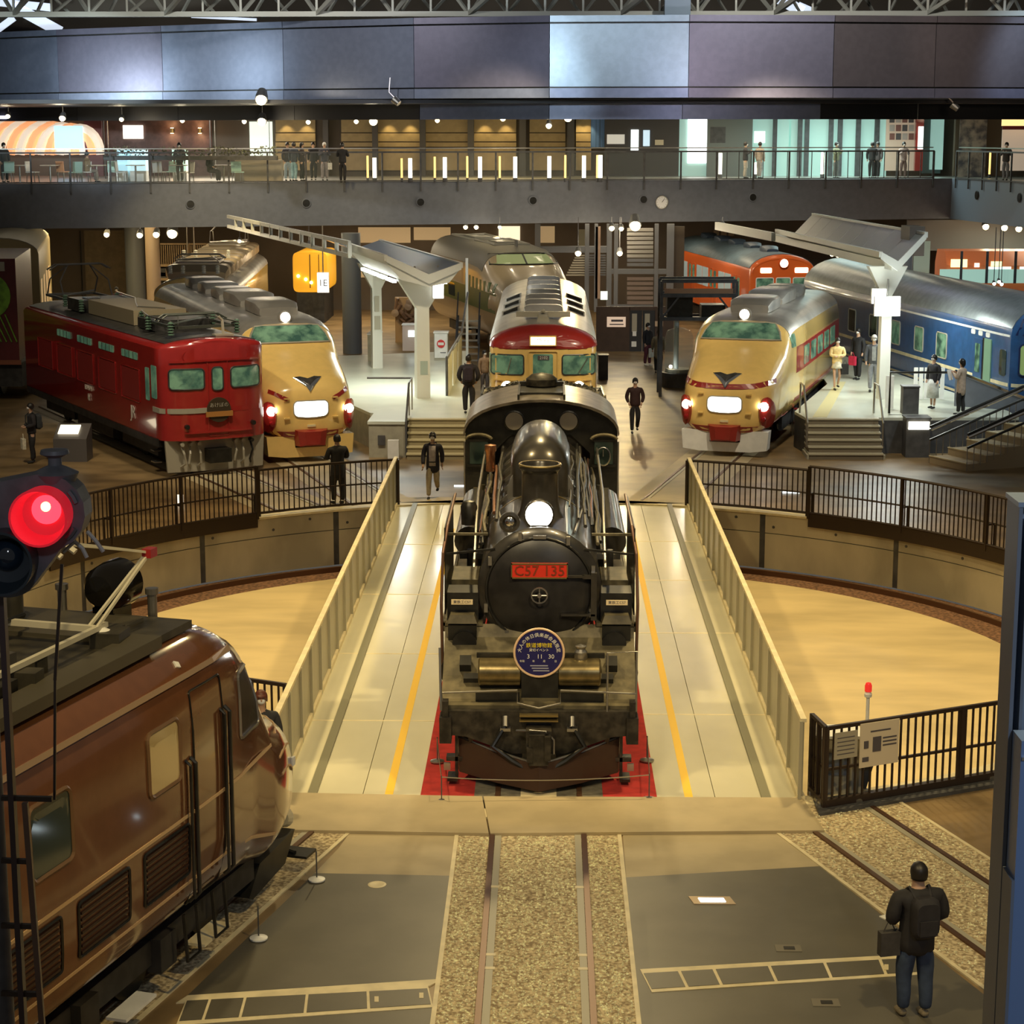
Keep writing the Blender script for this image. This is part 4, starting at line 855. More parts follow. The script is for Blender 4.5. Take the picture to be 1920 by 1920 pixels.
bonnet('cream bonnet express with red whisker marks and cream skirt, beside the red engine', -20.3, 17.9, 'cream', 'whisker', 16.8)
bonnet('cream bonnet express with a full red nose band and white skirt, right of the centre', 15.5, 18.5, 'white', 'band', 12.6)
# second car behind the left express, roof full of coolers
t = thing('train_car', 'cream train car behind the left bonnet express with rows of roof coolers and pantographs', 'train car', (-12.6, 71.2, 0), radians(4))
rg = [cring(1.45, .9, 3.62, 3.0, y) for y in (0, 17)]; mb = MB().loft(rg); H = Hull(mb); mb.ob('body', M_CREAM, t, True)
part_shell(rg, 5, 18, .015).ob('roof', M_ROOFS, t, True)
for i in range(9):
    y = .8 + i * 1.8
    MB().loft([sring(1.05, 3.45, 3.75, y, 5, 18), sring(1.15, 3.45, 4.0, y + .3, 5, 18), sring(1.15, 3.45, 4.0, y + 1.1, 5, 18), sring(1.0, 3.45, 3.75, y + 1.3, 5, 18)]).ob('roof_cooler', mat('gold_lit_silver', (.62, .50, .34), .35, .6), t, True)
panto(t, 2.3, False, M_STEEL, 4.05); panto(t, 14.5, True, M_STEEL, 4.05)
for x in (-.9, -.45, .3, .8):
    insulator(t, x, .5, 3.7, .3, M_WHITE); insulator(t, x, 5.0, 4.0, .3, M_WHITE)
for k in range(8): H.patch('L', rrect(1 + k * 2, 2.2 + k * 2, 1.9, 2.6, .08), .02).ob('side_window', M_GLASSG, t)
bogies(t, (3, 14))
# ---------------------------------------------------------------- middle diesel express
mid = thing('diesel_express', 'cream diesel express with crimson roof brow straight behind the steam engine', 'express train', (0.0, 53.0, 0), 0)
L = 17.5
pl = [(0.0, .70, 3.10), (.05, 1.0, 3.22), (.18, 1.28, 3.36), (.4, 1.42, 3.48), (.8, 1.46, 3.58), (1.6, 1.47, 3.64), (L, 1.47, 3.64)]
rg = [cring(w, .85, z1, 2.98 if y < .1 else 3.02, y, 0.0, 14) for y, w, z1 in pl]; mb = MB().loft(rg); H = Hull(mb); mb.ob('body', M_ORCREAM, mid, True)
part_shell(rg[0:6], 5, 20, .02).ob('crimson_brow', M_RED2, mid, True); part_shell(rg[4:], 6, 19, .035).ob('roof', M_ROOFS, mid, True)
H.patch('F', [(-1.36, 3.0), (1.36, 3.0), (1.2, 3.2), (.7, 3.32), (0, 3.34), (-.7, 3.32), (-1.2, 3.2)][::1], .02).ob('crimson_front', M_RED2, mid)
for s in (-1, 1):
    ol = rrect(s * .52, s * 1.40, 2.30, 2.84, .08) if s > 0 else rrect(-1.40, -.52, 2.30, 2.84, .08)
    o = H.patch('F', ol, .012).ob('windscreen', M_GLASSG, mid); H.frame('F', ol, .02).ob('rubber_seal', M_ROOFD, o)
    H.patch('L' if s < 0 else 'R', rrect(.28, .75, 2.3, 2.84, .06)).ob('corner_window', M_GLASSG, mid)
    c, n = H.hit('F', s * .97, 1.98); lp = MB().lathe([(.19, 0), (.18, -.1), (.155, -.1), (.155, -.05)], c, (0, 1, 0), 20).ob('head_lamp', M_ORCREAM, mid); MB().lathe([(0, -.1), (.155, -.06)], c, (0, 1, 0), 18).ob('lens', M_LAMPW, lp)
    H.strip('F', [(s * .6, 2.15), (s * 1.3, 2.15)], .03, .05).ob('hand_rail', M_ORCREAM, mid); H.strip('F', [(s * .95, 2.35), (s * (.85 if s < 0 else 1.2), 2.75)], .02, .04).ob('wiper', M_STEEL, mid)
o = H.patch('F', rrect(-.27, .27, 2.28, 2.86, .05), .012).ob('door_window', M_GLASSG, mid); MB().bx(-.14, .17, -.03, -.01, 2.7, 2.82).ob('number_card', M_INK, o); text('2102', .11, M_LETW, (.02, -.035, 2.76), o)
H.frame('F', rrect(-.40, .40, .95, 2.94, .06), .03).ob('gangway_door_frame', M_ORCREAM, mid)
sb = MB().box((0, .05, 3.22), (.72, .25, .27)).ob('roof_sign_box', M_ORCREAM, mid); MB().box((0, -.08, 3.22), (.66, .02, .21)).ob('sign_face', lamp_mat('sign_face_cream', (1, .95, .75), 2.2), sb); text('急 行', .15, mat('faint_red', (.7, .2, .1), .5), (0, -.095, 3.22), sb, depth=.001)
MB().bx(-.75, .75, 1.55, 1.8, 3.72, 3.86).bx(-.05, .05, 1.2, 1.8, 3.6, 3.72).ob('roof_bar', M_GREYP, mid)
MB().loft([[(x * a, y, 3.5 + z * b) for x, z in ((-.22, 0), (.22, 0), (.12, .35), (-.12, .35))] for y, a, b in ((1.1, 1, .8), (1.5, 1, 1))]).ball((0, 1.3, 3.9), .06).ob('whistle_cover', M_GREYP, mid)
for i in range(7):
    y = 2.6 + i * 1.9
    c = MB().loft([sring(.50, 3.5, 3.72, y, 5, 16), sring(.56, 3.5, 3.95, y + .25, 5, 16), sring(.54, 3.5, 3.88, y + 1.4, 5, 16), sring(.50, 3.5, 3.7, y + 1.6, 5, 16)]).ob('roof_cooler', M_ROOFS, mid, True)
for i in range(3):
    for s in (-1, 1):
        y = 5.2 + i * 2.4; v = MB().loft([[(s * .72, y, 3.55), (s * 1.22, y, 3.38), (s * 1.22, y, 3.54), (s * .72, y, 3.72)], [(s * .72, y + .9, 3.55), (s * 1.22, y + .9, 3.38), (s * 1.22, y + .9, 3.50), (s * .72, y + .9, 3.66)]]).ob('side_vent', M_ROOFS, mid)
        MB().add([(s * .76, y - .01, 3.56), (s * 1.18, y - .01, 3.41), (s * 1.18, y - .01, 3.52), (s * .76, y - .01, 3.69)], [(0, 1, 2, 3)]).ob('vent_mouth', M_BLACK, v)
H.strip('R', [(1, 1.7), (L - .2, 1.7)], .5, .01).ob('crimson_side', M_RED2, mid)
for k in range(9): H.patch('R', rrect(1.8 + k * 1.6, 2.9 + k * 1.6, 2.15, 2.75, .06), .015).ob('side_window', M_GLASSG, mid)
bogies(mid, (3.2, 14)); MB().bx(-1.3, 1.3, .25, .35, .2, .85).ob('front_skirt', M_GREYP, mid)
# ---------------------------------------------------------------- bullet train far behind
M_TAN = mat('old_ivory', (0.44, 0.34, 0.20), 0.33, coat=.4); M_GREEN = mat('dark_green', (0.06, 0.13, 0.03), 0.35)
bu = thing('bullet_train', 'ivory bullet train with green side stripes and grey roof, beyond the middle train', 'bullet train', (.30, 74.6, 0), radians(15.5))
spec = [(0, .5, 1.0, 1.6), (.15, .9, .8, 1.95), (.6, 1.25, .7, 2.35), (1.4, 1.5, .65, 2.85), (2.4, 1.62, .65, 3.25), (3.3, 1.66, .65, 3.5), (3.6, 1.66, .65, 3.6), (4.5, 1.67, .65, 4.05), (5.2, 1.68, .65, 4.22), (7, 1.69, .65, 4.3), (14, 1.69, .65, 4.3)]
rg = [sring(w, z0, z1, y, 3.2 if y < 3.5 else 3.8) for y, w, z0, z1 in spec]; mb = MB().loft(rg); H = Hull(mb); mb.ob('body', M_TAN, bu, 'all')
part_shell(rg[7:], 11, 26, .02).ob('roof', mat('bullet_roof_grey', (.13, .12, .095), .5), bu, True)
ws = [(-1.38, 3.62), (-.6, 3.62), (0, 3.62), (.6, 3.62), (1.38, 3.62), (1.25, 3.98), (.6, 4.0), (0, 4.0), (-.6, 4.0), (-1.25, 3.98)]
o = H.patch('F', ws, .015).ob('windscreen', mat('pale_green_glass', (.30, .34, .16), .15, emit=(.6, .7, .3), es=.16), bu); H.frame('F', ws, .035).ob('window_frame', M_BLACK, o); H.strip('F', [(0, 3.62), (0, 4.0)], .07, .03).ob('window_post', M_BLACK, o)
H.strip('L', [(2.4, 2.2), (8, 2.25), (13.8, 2.25)], .75, .012).ob('green_band', M_GREEN, bu)
for k in range(8): H.strip('L', [(2.8 + k * .6, 2.6), (2.8 + k * .6, 2.95 + .02 * k)], .22, .02).ob('green_bar', M_GREEN, bu)
for k in range(2): H.patch('L', rrect(9 + k * 2, 10.2 + k * 2, 2.0, 2.55, .1), .02).ob('side_window', M_GLASS, bu)
for y0, y1 in ((6.0, 9.2), (10, 13.6)):
    MB().tube([(-.7, y0, 4.28), (.7, y0, 4.28), (.75, y1, 4.32), (-.75, y1, 4.32)], .07, 5, True).bx(-.4, .4, y0 + .8, y1 - .8, 4.26, 4.36).ob('roof_panel', mat('bullet_roof_line', (.30, .28, .22), .5), bu)
MB().bx(-.03, .03, 5.2, 5.5, 4.2, 4.5).ob('antenna', M_STEEL, bu); bogies(bu, (4, 11))
# ---------------------------------------------------------------- orange commuter train
M_ORANGE = mat('commuter_orange', (0.72, 0.13, 0.02), 0.3, coat=.4); M_BROOF = mat('blue_grey_roof', (0.07, 0.11, 0.14), 0.5, var=.15)
og = thing('commuter_train', 'orange commuter train with a blue-grey roof behind the right bonnet express', 'commuter train', (9.9, 82.3, 0), radians(8.5))
rg = [cring(w, .95, z1, 3.05, y, 0, 14) for y, w, z1 in ((0, 1.3, 3.62), (.08, 1.38, 3.72), (.25, 1.41, 3.78), (15.5, 1.41, 3.78))]; mb = MB().loft(rg); H = Hull(mb); mb.ob('body', M_ORANGE, og, True)
part_shell(rg[2:], 6, 19, .02).ob('roof', M_BROOF, og, True); MB().tube([(p[0] * 1.0, 0.02, p[2]) for p in rg[0][5:20]], .05, 6).ob('roof_brow', M_ORANGE, og, True)
for i in range(5): MB().loft([sring(.25, 3.7, 3.9, 1.8 + i * 2.8, 4, 12), sring(.34, 3.7, 4.02, 2.1 + i * 2.8, 4, 12), sring(.34, 3.7, 4.02, 2.7 + i * 2.8, 4, 12), sring(.25, 3.7, 3.9, 3.0 + i * 2.8, 4, 12)]).ob('roof_vent', mat('vent_blue', (.03, .05, .08), .4), og, True)
c, n = H.hit('F', 0, 3.42); lp = MB().lathe([(.22, 0), (.2, -.1), (.17, -.1), (.17, -.02)], c, (0, 1, 0), 20).ob('head_lamp', M_ORANGE, og); MB().lathe([(0, -.08), (.17, -.04)], c, (0, 1, 0), 16).ob('lens', M_LAMPW, lp)
for x0, x1, s_ in ((-.98, -.35 - .15, '101'), (.48, 1.05, '東京')):
    o = H.patch('F', rrect(x0, x1, 3.02, 3.24, .05), .02).ob('sign_box', lamp_mat('destination_sign', (1, .85, .6), 2.4), og)
for x0, x1 in ((-1.15, -.42), (-.3, .3), (.42, 1.15)):
    o = H.patch('F', rrect(x0, x1, 1.95, 2.82, .06), .015).ob('windscreen', M_GLASSG, og); H.frame('F', rrect(x0, x1, 1.95, 2.82, .06), .025).ob('window_frame', M_WHITE, o)
for k in range(3):
    y = 1.6 + k * 4.3
    for q in (0, .75): H.patch('L', rrect(y + q, y + q + .6, 1.1, 2.8, .04), .015).ob('side_door', M_ORANGE, og); H.patch('L', rrect(y + q + .1, y + q + .5, 1.95, 2.7, .04), .025).ob('door_window', M_GLASSG, og)
    for q in (1.7, 2.9): H.patch('L', rrect(y + q, y + q + 1.05, 1.9, 2.75, .05), .02).ob('side_window', mat('pale_window', (.35, .42, .40), .15, emit=(.6, .8, .8), es=.15), og)
bogies(og, (3, 12))
# ---------------------------------------------------------------- blue sleeper car
M_BLUE = mat('sleeper_blue', (0.022, 0.085, 0.22), 0.28, coat=.5, var=.12); M_BLUED = mat('sleeper_navy', (0.010, 0.02, 0.085), 0.25, coat=.5)
M_SROOF = mat('sleeper_roof', (0.30, 0.34, 0.36), 0.33, 0.55, var=.1)
bl = thing('sleeper_car', 'long blue sleeping car with cream lines and grey roof at the right platform', 'passenger car', (14.75, 56.4, 0), radians(10.3))
pl = [(0, .9, 3.55), (.06, 1.2, 3.75), (.25, 1.40, 3.95), (.7, 1.45, 4.04), (19.5, 1.45, 4.04)]
rg = [cring(w, .85, z1, 3.02, y, 0, 14) for y, w, z1 in pl]; mb = MB().loft(rg); H = Hull(mb); mb.ob('body', M_BLUE, bl, True)
part_shell(rg[2:], 6, 19, .02).ob('roof', M_SROOF, bl, True); H.patch('F', [(-1.3, 3.05), (1.3, 3.05), (1.1, 3.5), (.5, 3.7), (0, 3.72), (-.5, 3.7), (-1.1, 3.5)], .02).ob('end_brow', M_BLUED, bl)
for z, w in ((3.02, .06), (1.62, .10), (.98, .07)):
    H.strip('L', [(.3, z), (5, z), (10, z), (19.3, z)], w, .012).ob('cream_line', M_WHITE if z > 3 else M_EDGE, bl)
    if z < 3: H.strip('F', [(-1.35, z), (-.9, z), (0, z), (.9, z), (1.35, z)], w, .012).ob('cream_line', M_EDGE, bl)
for y0, w in ((4.9, .85), (6.9, .75), (9.0, .75), (11.2, .75), (13.4, .75), (15.6, .75)):
    o = H.patch('L', rrect(y0, y0 + w, 1.85, 2.62, .08), .015).ob('side_window', M_GLASSG if y0 < 11 else M_GLASS, bl); H.frame('L', rrect(y0, y0 + w, 1.85, 2.62, .08), .022).ob('window_frame', M_GREYP, o)
o = H.patch('L', rrect(2.1, 2.75, 1.0, 2.75, .04), .03).ob('folding_door', M_BLUE, bl); H.patch('L', rrect(2.25, 2.6, 1.75, 2.6, .04), .04).ob('door_window', M_GLASSG, o)
H.patch('L', rrect(1.45, 1.95, .95, 2.8, .03), .035).ob('green_door_leaf', mat('door_green', (.20, .36, .24), .4), bl); H.patch('L', rrect(1.96, 2.1, .95, 2.8, .03), .02).ob('door_gap', M_BLACK, bl)
for k in range(3): H.patch('L', rrect(1.6 + k * .55, 1.9 + k * .55, 2.84, 2.98, .05), .02).ob('marker_light', M_WHITE, bl)
for x0, x1 in ((-1.2, -.5), (-.4, .4), (.5, 1.2)):
    H.patch('F', rrect(x0, x1, 1.9, 2.8, .12), .015).ob('end_window', mat('lit_green_window', (.25, .35, .12), .2, emit=(.5, .7, .25), es=.2), bl); H.frame('F', rrect(x0, x1, 1.9, 2.8, .12), .03).ob('window_frame', M_BLUED, bl)
H.patch('L', rrect(.45, .85, 1.85, 2.6, .1), .015).ob('corner_window', M_GLASS, bl)
bogies(bl, (3, 16))
for ang, r0, r1, lb in ((-29.6, 11.4, 32, 'rails under the red electric engine'), (-20.3, 11.4, 36, 'rails under the left bonnet express'), (0, 11.5, 36, 'rails under the middle diesel express'), (15.0, 11.4, 32, 'rails under the right bonnet express')):
    track(lb, ang, r0, r1, gravel=False)
# ================================================================ brown electric engine, signal, pillar
M_BROWN = mat('engine_brown', (0.15, 0.062, 0.028), 0.16, coat=.9, var=.06); M_LINE = mat('cream_line', (0.62, 0.42, 0.22), 0.4)
q = radial(-16.3, 13.85, True)
bw = thing('brown_electric_engine', 'large glossy brown streamlined electric engine at the bottom left', 'electric engine', (q[0], q[1], 0), radians(180 - 16.3))
spec = [(0.0, .45, .95, 1.45), (.05, .78, .75, 1.80), (.18, 1.0, .68, 2.02), (.42, 1.17, .62, 2.22), (.75, 1.28, .60, 2.38), (1.0, 1.33, .60, 2.46), (1.08, 1.33, .60, 2.56), (1.42, 1.31, .60, 3.20), (1.62, 1.32, .60, 3.50), (2.0, 1.37, .60, 3.66), (2.6, 1.40, .60, 3.72), (13.5, 1.40, .60, 3.72)]
spec = [(y if y > 1.05 else 1.08 - (1.08 - y) * 1.3, w, z0, z1) for y, w, z0, z1 in spec]
rg = [sring(w, z0 if y < 1.2 else min(.80, .62 + (y - 1.2) * .12), z1, y, 2.6 + min(1, max(0, (y + .3) / 2.2)) * 2.4, 40) for y, w, z0, z1 in spec]
mb = MB().loft(rg); H = Hull(mb); mb.ob('body', M_BROWN, bw, 'all')
# lower sill and gutter lines
H.strip('L', [(2.0, 3.40), (3, 3.40), (8, 3.40), (13.3, 3.40)], .05, .035).ob('gutter', mat('gutter_painted_gloss', (.60, .42, .28), .2, .5), bw)  # gloss highlight painted in as a brighter gutter colour
for z in (1.30,): H.strip('L', [(1.0, 1.02), (1.6, 1.18), (2.4, z), (5, z), (9, z), (13.3, z)], .035, .008).ob('cream_line', M_LINE, bw)
H.strip('L', [(1.1, 2.08), (2.0, 2.02), (5, 2.02), (9, 2.02), (13.3, 2.02)], .035, .008).ob('cream_line', M_LINE, bw)
for k, (r1, zc) in enumerate(((.86, 1.45), (.62, 1.40), (.40, 1.34))):
    pts = [(.62 - 1.25 * r1 * cos(radians(a)), zc + r1 * .78 * sin(radians(a))) for a in range(0 if k else -10, 100 + 10 * k, 12)]
    pts = [p for p in pts if p[0] > -.55]
    if len(pts) > 2: H.strip('L', pts, .022, .010).ob('nose_whisker', M_LINE, bw)
    pts = [(-.95 + r1 * cos(radians(a)), zc + r1 * .78 * sin(radians(a))) for a in range(0, 100, 12)]
    H.strip('F', pts, .022, .010).ob('nose_whisker', M_LINE, bw)
for x0, x1 in ((-1.15, -.06), (.06, 1.15)):
    ol = rrect(x0, x1, 2.55, 3.12, .08); o = H.patch('F', ol, .015).ob('windscreen', M_GLASS, bw); H.frame('F', ol, .03).ob('window_frame', M_BLACK, o)
ol = rrect(1.42, 2.0, 2.42, 3.12, .06); o = H.patch('L', ol, .012).ob('corner_window', M_BLACK, bw); H.frame('L', ol, .02).ob('window_frame', M_STEEL, o)
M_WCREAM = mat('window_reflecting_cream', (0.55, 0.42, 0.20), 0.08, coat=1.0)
for y0, y1, z0, z1, m in ((3.45, 4.10, 2.45, 3.08, M_WCREAM), (5.55, 6.25, 2.40, 3.06, M_GLASS), (8.6, 9.3, 2.4, 3.06, M_GLASS)):
    ol = rrect(y0, y1, z0, z1, .08); o = H.patch('L', ol, .012).ob('side_window', m, bw); H.frame('L', ol, .025).ob('window_frame', mat('window_frame_brown', (.22, .13, .07), .3, .4), o)
H.frame('L', rrect(2.45, 3.15, 1.0, 3.25, .04), .012).ob('door_edge', M_BLACK, bw)
for y in (2.4, 3.22):
    p, n = H.hit('L', y, 2.0); x = p.x - .06
    MB().tube([(x + .06, y, 2.90 if y < 3 else 2.6), (x, y, 2.85 if y < 3 else 2.55), (x, y, 1.18), (x + .06, y, 1.12)], .022, 6).tube([(x + .06, y + .11, 2.90 if y < 3 else 2.6), (x, y + .11, 2.85 if y < 3 else 2.55), (x, y + .11, 1.18), (x + .06, y + .11, 1.12)], .016, 6).ob('hand_rail', M_BLACK, bw)
for i, y0 in enumerate((3.30, 4.55, 5.80, 7.6, 8.85, 10.1)):
    ol = rrect(y0, y0 + .95, 1.42, 1.94, .04); g = H.frame('L', ol, .018).ob('louvre_frame', M_BLACK, bw)
    for k in range(8): H.strip('L', [(y0 + .04, 1.46 + k * .062), (y0 + .5, 1.46 + k * .062), (y0 + .91, 1.46 + k * .062)], .026, .02).ob('louvre_slat', mat('louvre_brown_dark', (.03, .012, .007), .5), g)
p, n = H.hit('L', .2, 1.6); MB().box((p.x - .02, p.y, p.z), (.03, .07, .10)).ob('nose_lamp', M_WHITE, bw)
H.strip('L', [(3.1, 3.50), (3.16, 3.52)], .05, .02).ob('roof_mark', M_WHITE, bw)
# roof deck and gear
M_RD = mat('roof_olive_black', (0.045, 0.040, 0.028), 0.45, var=.3)
MB().bx(-1.0, 1.0, 2.3, 13.2, 3.68, 3.76).ob('roof_deck', M_RD, bw)
MB().bx(-.55, .55, 2.5, 3.4, 3.76, 3.80).bx(-1.12, -.80, 3.2, 8.4, 3.70, 3.82).bx(.80, 1.12, 3.2, 8.4, 3.70, 3.82).ob('roof_hatch', mat('hatch_olive', (0.075, 0.066, 0.045), .45), bw)
hl = MB().lathe([(0, .42), (.16, .38), (.24, .25), (.26, .05), (.26, -.12), (.23, -.14), (.22, -.04)], (0, 2.05, 4.02), (0, 1, 0), 28).bx(-.12, .12, 1.95, 2.35, 3.6, 3.82).ob('roof_headlamp', mat('lamp_gloss_black', (.02, .018, .015), .12, .6), bw, True)
MB().lathe([(0, -.07), (.12, -.06), (.22, -.02)], (0, 2.05, 4.02), (0, 1, 0), 20).ob('lens', M_CHROME, hl, True)
for x, y in ((.5, 2.3), (-.5, 2.2)): MB().cyl((x, y, 3.72), (x, y, 4.02), .05, .05, 12).cyl((x, y, 3.98), (x, y, 4.04), .07).ob('whistle', M_STEEL, bw)
MB().cyl((.75, 2.9, 3.76), (.75, 2.9, 4.2), .13, n=16).ob('arrester_pot', M_RD, bw, True)
M_ROD = mat('rod_cream_white', (0.62, 0.58, 0.45), 0.35)
pg = MB(); z = 3.95
for s in (-1, 1):
    for yy, e, tp in ((3.6, 2.75, 4.55), (5.7, 6.6, 4.55)):
        for d in (0, .09): pg.bar((s * .62 + d, yy, z), (s * .78 + d * .3, e, tp), .028)
        pg.bar((s * .78, e, tp), (s * .35, 4.6, 5.05), .026); pg.bar((s * .78, e, tp), (s * .15, 4.7, 5.05), .02)
    pg.bar((s * .62, 3.4, z), (s * .62, 5.9, z), .05)
for yy in (3.6, 5.7): pg.bar((-.62, yy, z), (.62, yy, z), .06)
pg.tube([(-.95, 4.5, 4.92), (-.7, 4.5, 5.08), (.7, 4.5, 5.08), (.95, 4.5, 4.92)], .03).tube([(-.95, 4.75, 4.92), (-.7, 4.75, 5.08), (.7, 4.75, 5.08), (.95, 4.75, 4.92)], .03)
po = pg.ob('pantograph', M_ROD, bw)
for s in (-1, 1):
    for e in (2.75, 6.6): MB().box((s * .78, e, 4.55), (.1, .14, .09)).ob('elbow_joint', mat('joint_red', (.35, .02, .02), .4), po)
    for y in (3.5, 5.8): insulator(bw, s * .62, y, 3.74, .2, M_WHITE)
for x, y in ((-.5, 6.9), (.4, 7.0), (-.3, 7.8), (.5, 8.2), (-.6, 8.9)): insulator(bw, x, y, 3.76, .22, M_WHITE)
rs = random.Random(11)
for k in range(16):
    x = rs.uniform(-.7, .7); y = rs.uniform(3.0, 8.5); MB().box((x, y, 3.83), (rs.uniform(.12, .4), rs.uniform(.15, .6), rs.uniform(.1, .22)), rs.uniform(-.2, .2)).ob('roof_apparatus', rs.choice((M_RD, M_BLACK, M_STEEL)), bw)
for k in range(7):
    x = rs.uniform(-.75, .75); MB().tube([(x, 3 + k * .8, 3.85), (x + rs.uniform(-.4, .4), 3.4 + k * .8, 3.98), (x + rs.uniform(-.2, .2), 4.4 + k * .8, 3.95)], .025, 6).ob('roof_conductor', rs.choice((M_BLACK, M_STEEL)), bw)
g = MB().bx(-1.15, -.6, 6.9, 8.3, 3.76, 3.84).ob('roof_grille', M_BLACK, bw)
for k in range(12): MB().bx(-1.13, -.62, 6.95 + k * .11, 7.0 + k * .11, 3.84, 3.87).ob('grille_slat', mat('slat_dark', (.05, .05, .06), .3, .5), g)
# running gear
for y, r in ((1.55, .43), (3.3, .43), (4.9, .60), (6.9, .60), (8.9, .60)):
    for s in (-1, 1): MB().lathe([(0, -.05), (.14, -.1), (.16, -.04), (r - .07, -.03), (r - .04, -.06), (r, -.06), (r + .03, .07), (0, .07)], (s * .62, y, r + .02), (s, 0, 0), 26).ob('wheel', M_BLACK, bw, True)
for s in (-1, 1):
    MB().bx(s * .9, s * 1.02, 1.0, 12, .45, .72).ob('truck_frame', M_UNDER, bw)
    for y in (3.3, 4.9, 6.9): MB().box((s * 1.05, y, .55), (.16, .34, .36)).ob('axle_box', M_UNDER, bw)
    for y in (2.35, 3.0):
        MB().tube([(s * 1.30, y, .95), (s * 1.33, y, .45), (s * 1.33, y + .28, .45), (s * 1.30, y + .28, .95)], .02, 5).ob('step_rail', M_BLACK, bw)
    for y, z in ((4.2, .35), (2.5, .42), (5.6, .22)): MB().box((s * 1.18, y, z), (.22, .62, .03)).ob('step_board', M_WHITE if y > 3 else M_EDGE, bw)
    MB().lathe([(.1, 0), (.14, -.06), (.12, -.07), (0, -.05)], (s * .8, -.25, .72), (0, 1, 0), 16).ob('tail_lamp', M_EDGE, bw)
MB().sweepx([(-.2, .62), (.8, .55), (1.1, .25), (1.0, .2), (.1, .3)], -1.0, 1.0).ob('pilot', M_BLACK, bw)
MB().box((0, -.5, .85), (.3, .6, .3)).ob('coupler', M_BLACK, bw)
MB().tube([(-.55, -.1, .62), (-.75, -.35, .30), (-.95, -.3, .28)], .03).box((-.95, -.4, .25), (.34, .30, .03)).ob('pilot_step', M_BLACK, bw)
# ---------------------------------------------------------------- signal with ladder, left foreground
SYY = 10.0; sc = 1 / 363.0
M_SIG = mat('signal_grey', (0.10, 0.105, 0.12), 0.5, var=.15, scale=9)
def SP(px, py, dy=0.0): v = D(px, py, SYY); return Vector((v.x, v.y + dy, v.z))
base = SP(8, 1380); sg = thing('railway_signal', 'dark railway signal with a glowing red lamp at the left edge', 'signal', (base.x, SYY, 0))
def sg_ob(mb, n, m, sm=False, parent=None):
    mb.v = [(x - base.x, y - SYY, z) for x, y, z in mb.v]; return mb.ob(n, m, parent or sg, sm)
ca, cb_ = SP(90, 958), SP(20, 1042); R = 74 * sc
ang0 = atan2(ca.z - cb_.z, ca.x - cb_.x); oc = []
cL = SP(-120, 1000)
for c, a0, a1 in ((ca, -70, 100), (cL, 100, 250), (SP(15, 1045), 225, 305)):
    for i in range(9):
        a = radians(a0 + (a1 - a0) * i / 8); oc.append((c.x + cos(a) * R * (1.0 if c is not cL else 1.0), c.z + sin(a) * R))
head = sg_ob(MB().prism(oc, SYY - .05, SYY + .12), 'signal_plate', M_SIG)
for c, m, r in ((ca, 'r', 52), (SP(20, 1042), 'b', 58)):
    rm = mat('lens_hood_red_lit', (0.35, 0.01, 0.02), .3, emit=(1, .02, .04), es=.35) if m == 'r' else mat('lens_hood_dark', (.02, .03, .04), .4)  # red hood: lamp light on it put into colour and emission
    hd = sg_ob(MB().lathe([(r * sc, 0), (r * sc * 1.05, -.16), (r * sc * .97, -.16), (r * sc * .80, -.02), (0, 0)], (c.x, SYY - .05, c.z), (0, 1, 0), 36), 'lamp_hood', rm, True)
    ln = MB().lathe([(0, -.075), (r * sc * .35, -.06), (r * sc * .52, -.03), (r * sc * .55, 0)], (c.x + (0 if m == 'b' else .01), SYY - .05, c.z + .02), (0, 1, 0), 28)
    ln.v = [(x - base.x, y - SYY, z) for x, y, z in ln.v]
    ln.ob('lens', mat('red_lens', (.9, .02, .03), .1, emit=(1.0, .03, .05), es=3.2) if m == 'r' else mat('dead_lens', (.01, .02, .035), .06, coat=1), hd, True)
    b = MB(); 
    if m == 'r': b.ball((c.x + .02, SYY - .12, c.z + .045), .026).v
    else: b.box((c.x, SYY - .1, c.z + .02), (.05, .02, .04), 0)
    b.v = [(x - base.x, y - SYY, z) for x, y, z in b.v]; b.ob('filament' if m == 'r' else 'lens_glint', lamp_mat('filament_orange', (1, .35, .1), 9) if m == 'r' else M_CHROME, hd, True)
tc = SP(100, 900)
sg_ob(MB().lathe([(.10, -.02), (.12, .03), (.06, .06), (.035, .07), (.035, .11), (.075, .13), (.07, .15), (0, .155)], (tc.x, SYY + .05, tc.z), (0, 0, 1), 24), 'top_cap', M_SIG, True)
for a in (30, 200, 320):
    sg_ob(MB().tube([(ca.x + cos(radians(a + t)) * .17, SYY - .06, ca.z + sin(radians(a + t)) * .17) for t in (-12, 0, 12)], .014, 5), 'plate_clip', M_SIG, True)
for pts in (((155, 1003), (172, 1022), (186, 1042)), ((130, 1022), (146, 1035), (155, 1053)), ((110, 1043), (130, 1024))):
    sg_ob(MB().tube([SP(x, y, .1) for x, y in pts], .011, 6), 'signal_bracket', mat('bracket_pale', (.5, .46, .42), .4), True)
sg_ob(MB().bar(SP(112, 1062, .05), SP(99, 1280, .05), .016).bar(SP(99, 1280, .05), SP(98, 1505, .05), .013), 'pull_rod', M_RAILBR)
v = SP(2, 1100); sg_ob(MB().bx(v.x - .012, v.x + .018, SYY - .03, SYY + .03, 0, SP(2, 1090).z), 'ladder_stile', mat('stile_dark', (.05, .03, .03), .4))
a = SP(47, 1505); b = SP(84, 1985); b = a + (b - a) * (a.z / (a.z - b.z)); sg_ob(MB().bar(a, b, .03), 'ladder_stile', mat('stile_brown', (.16, .10, .07), .35, .3))
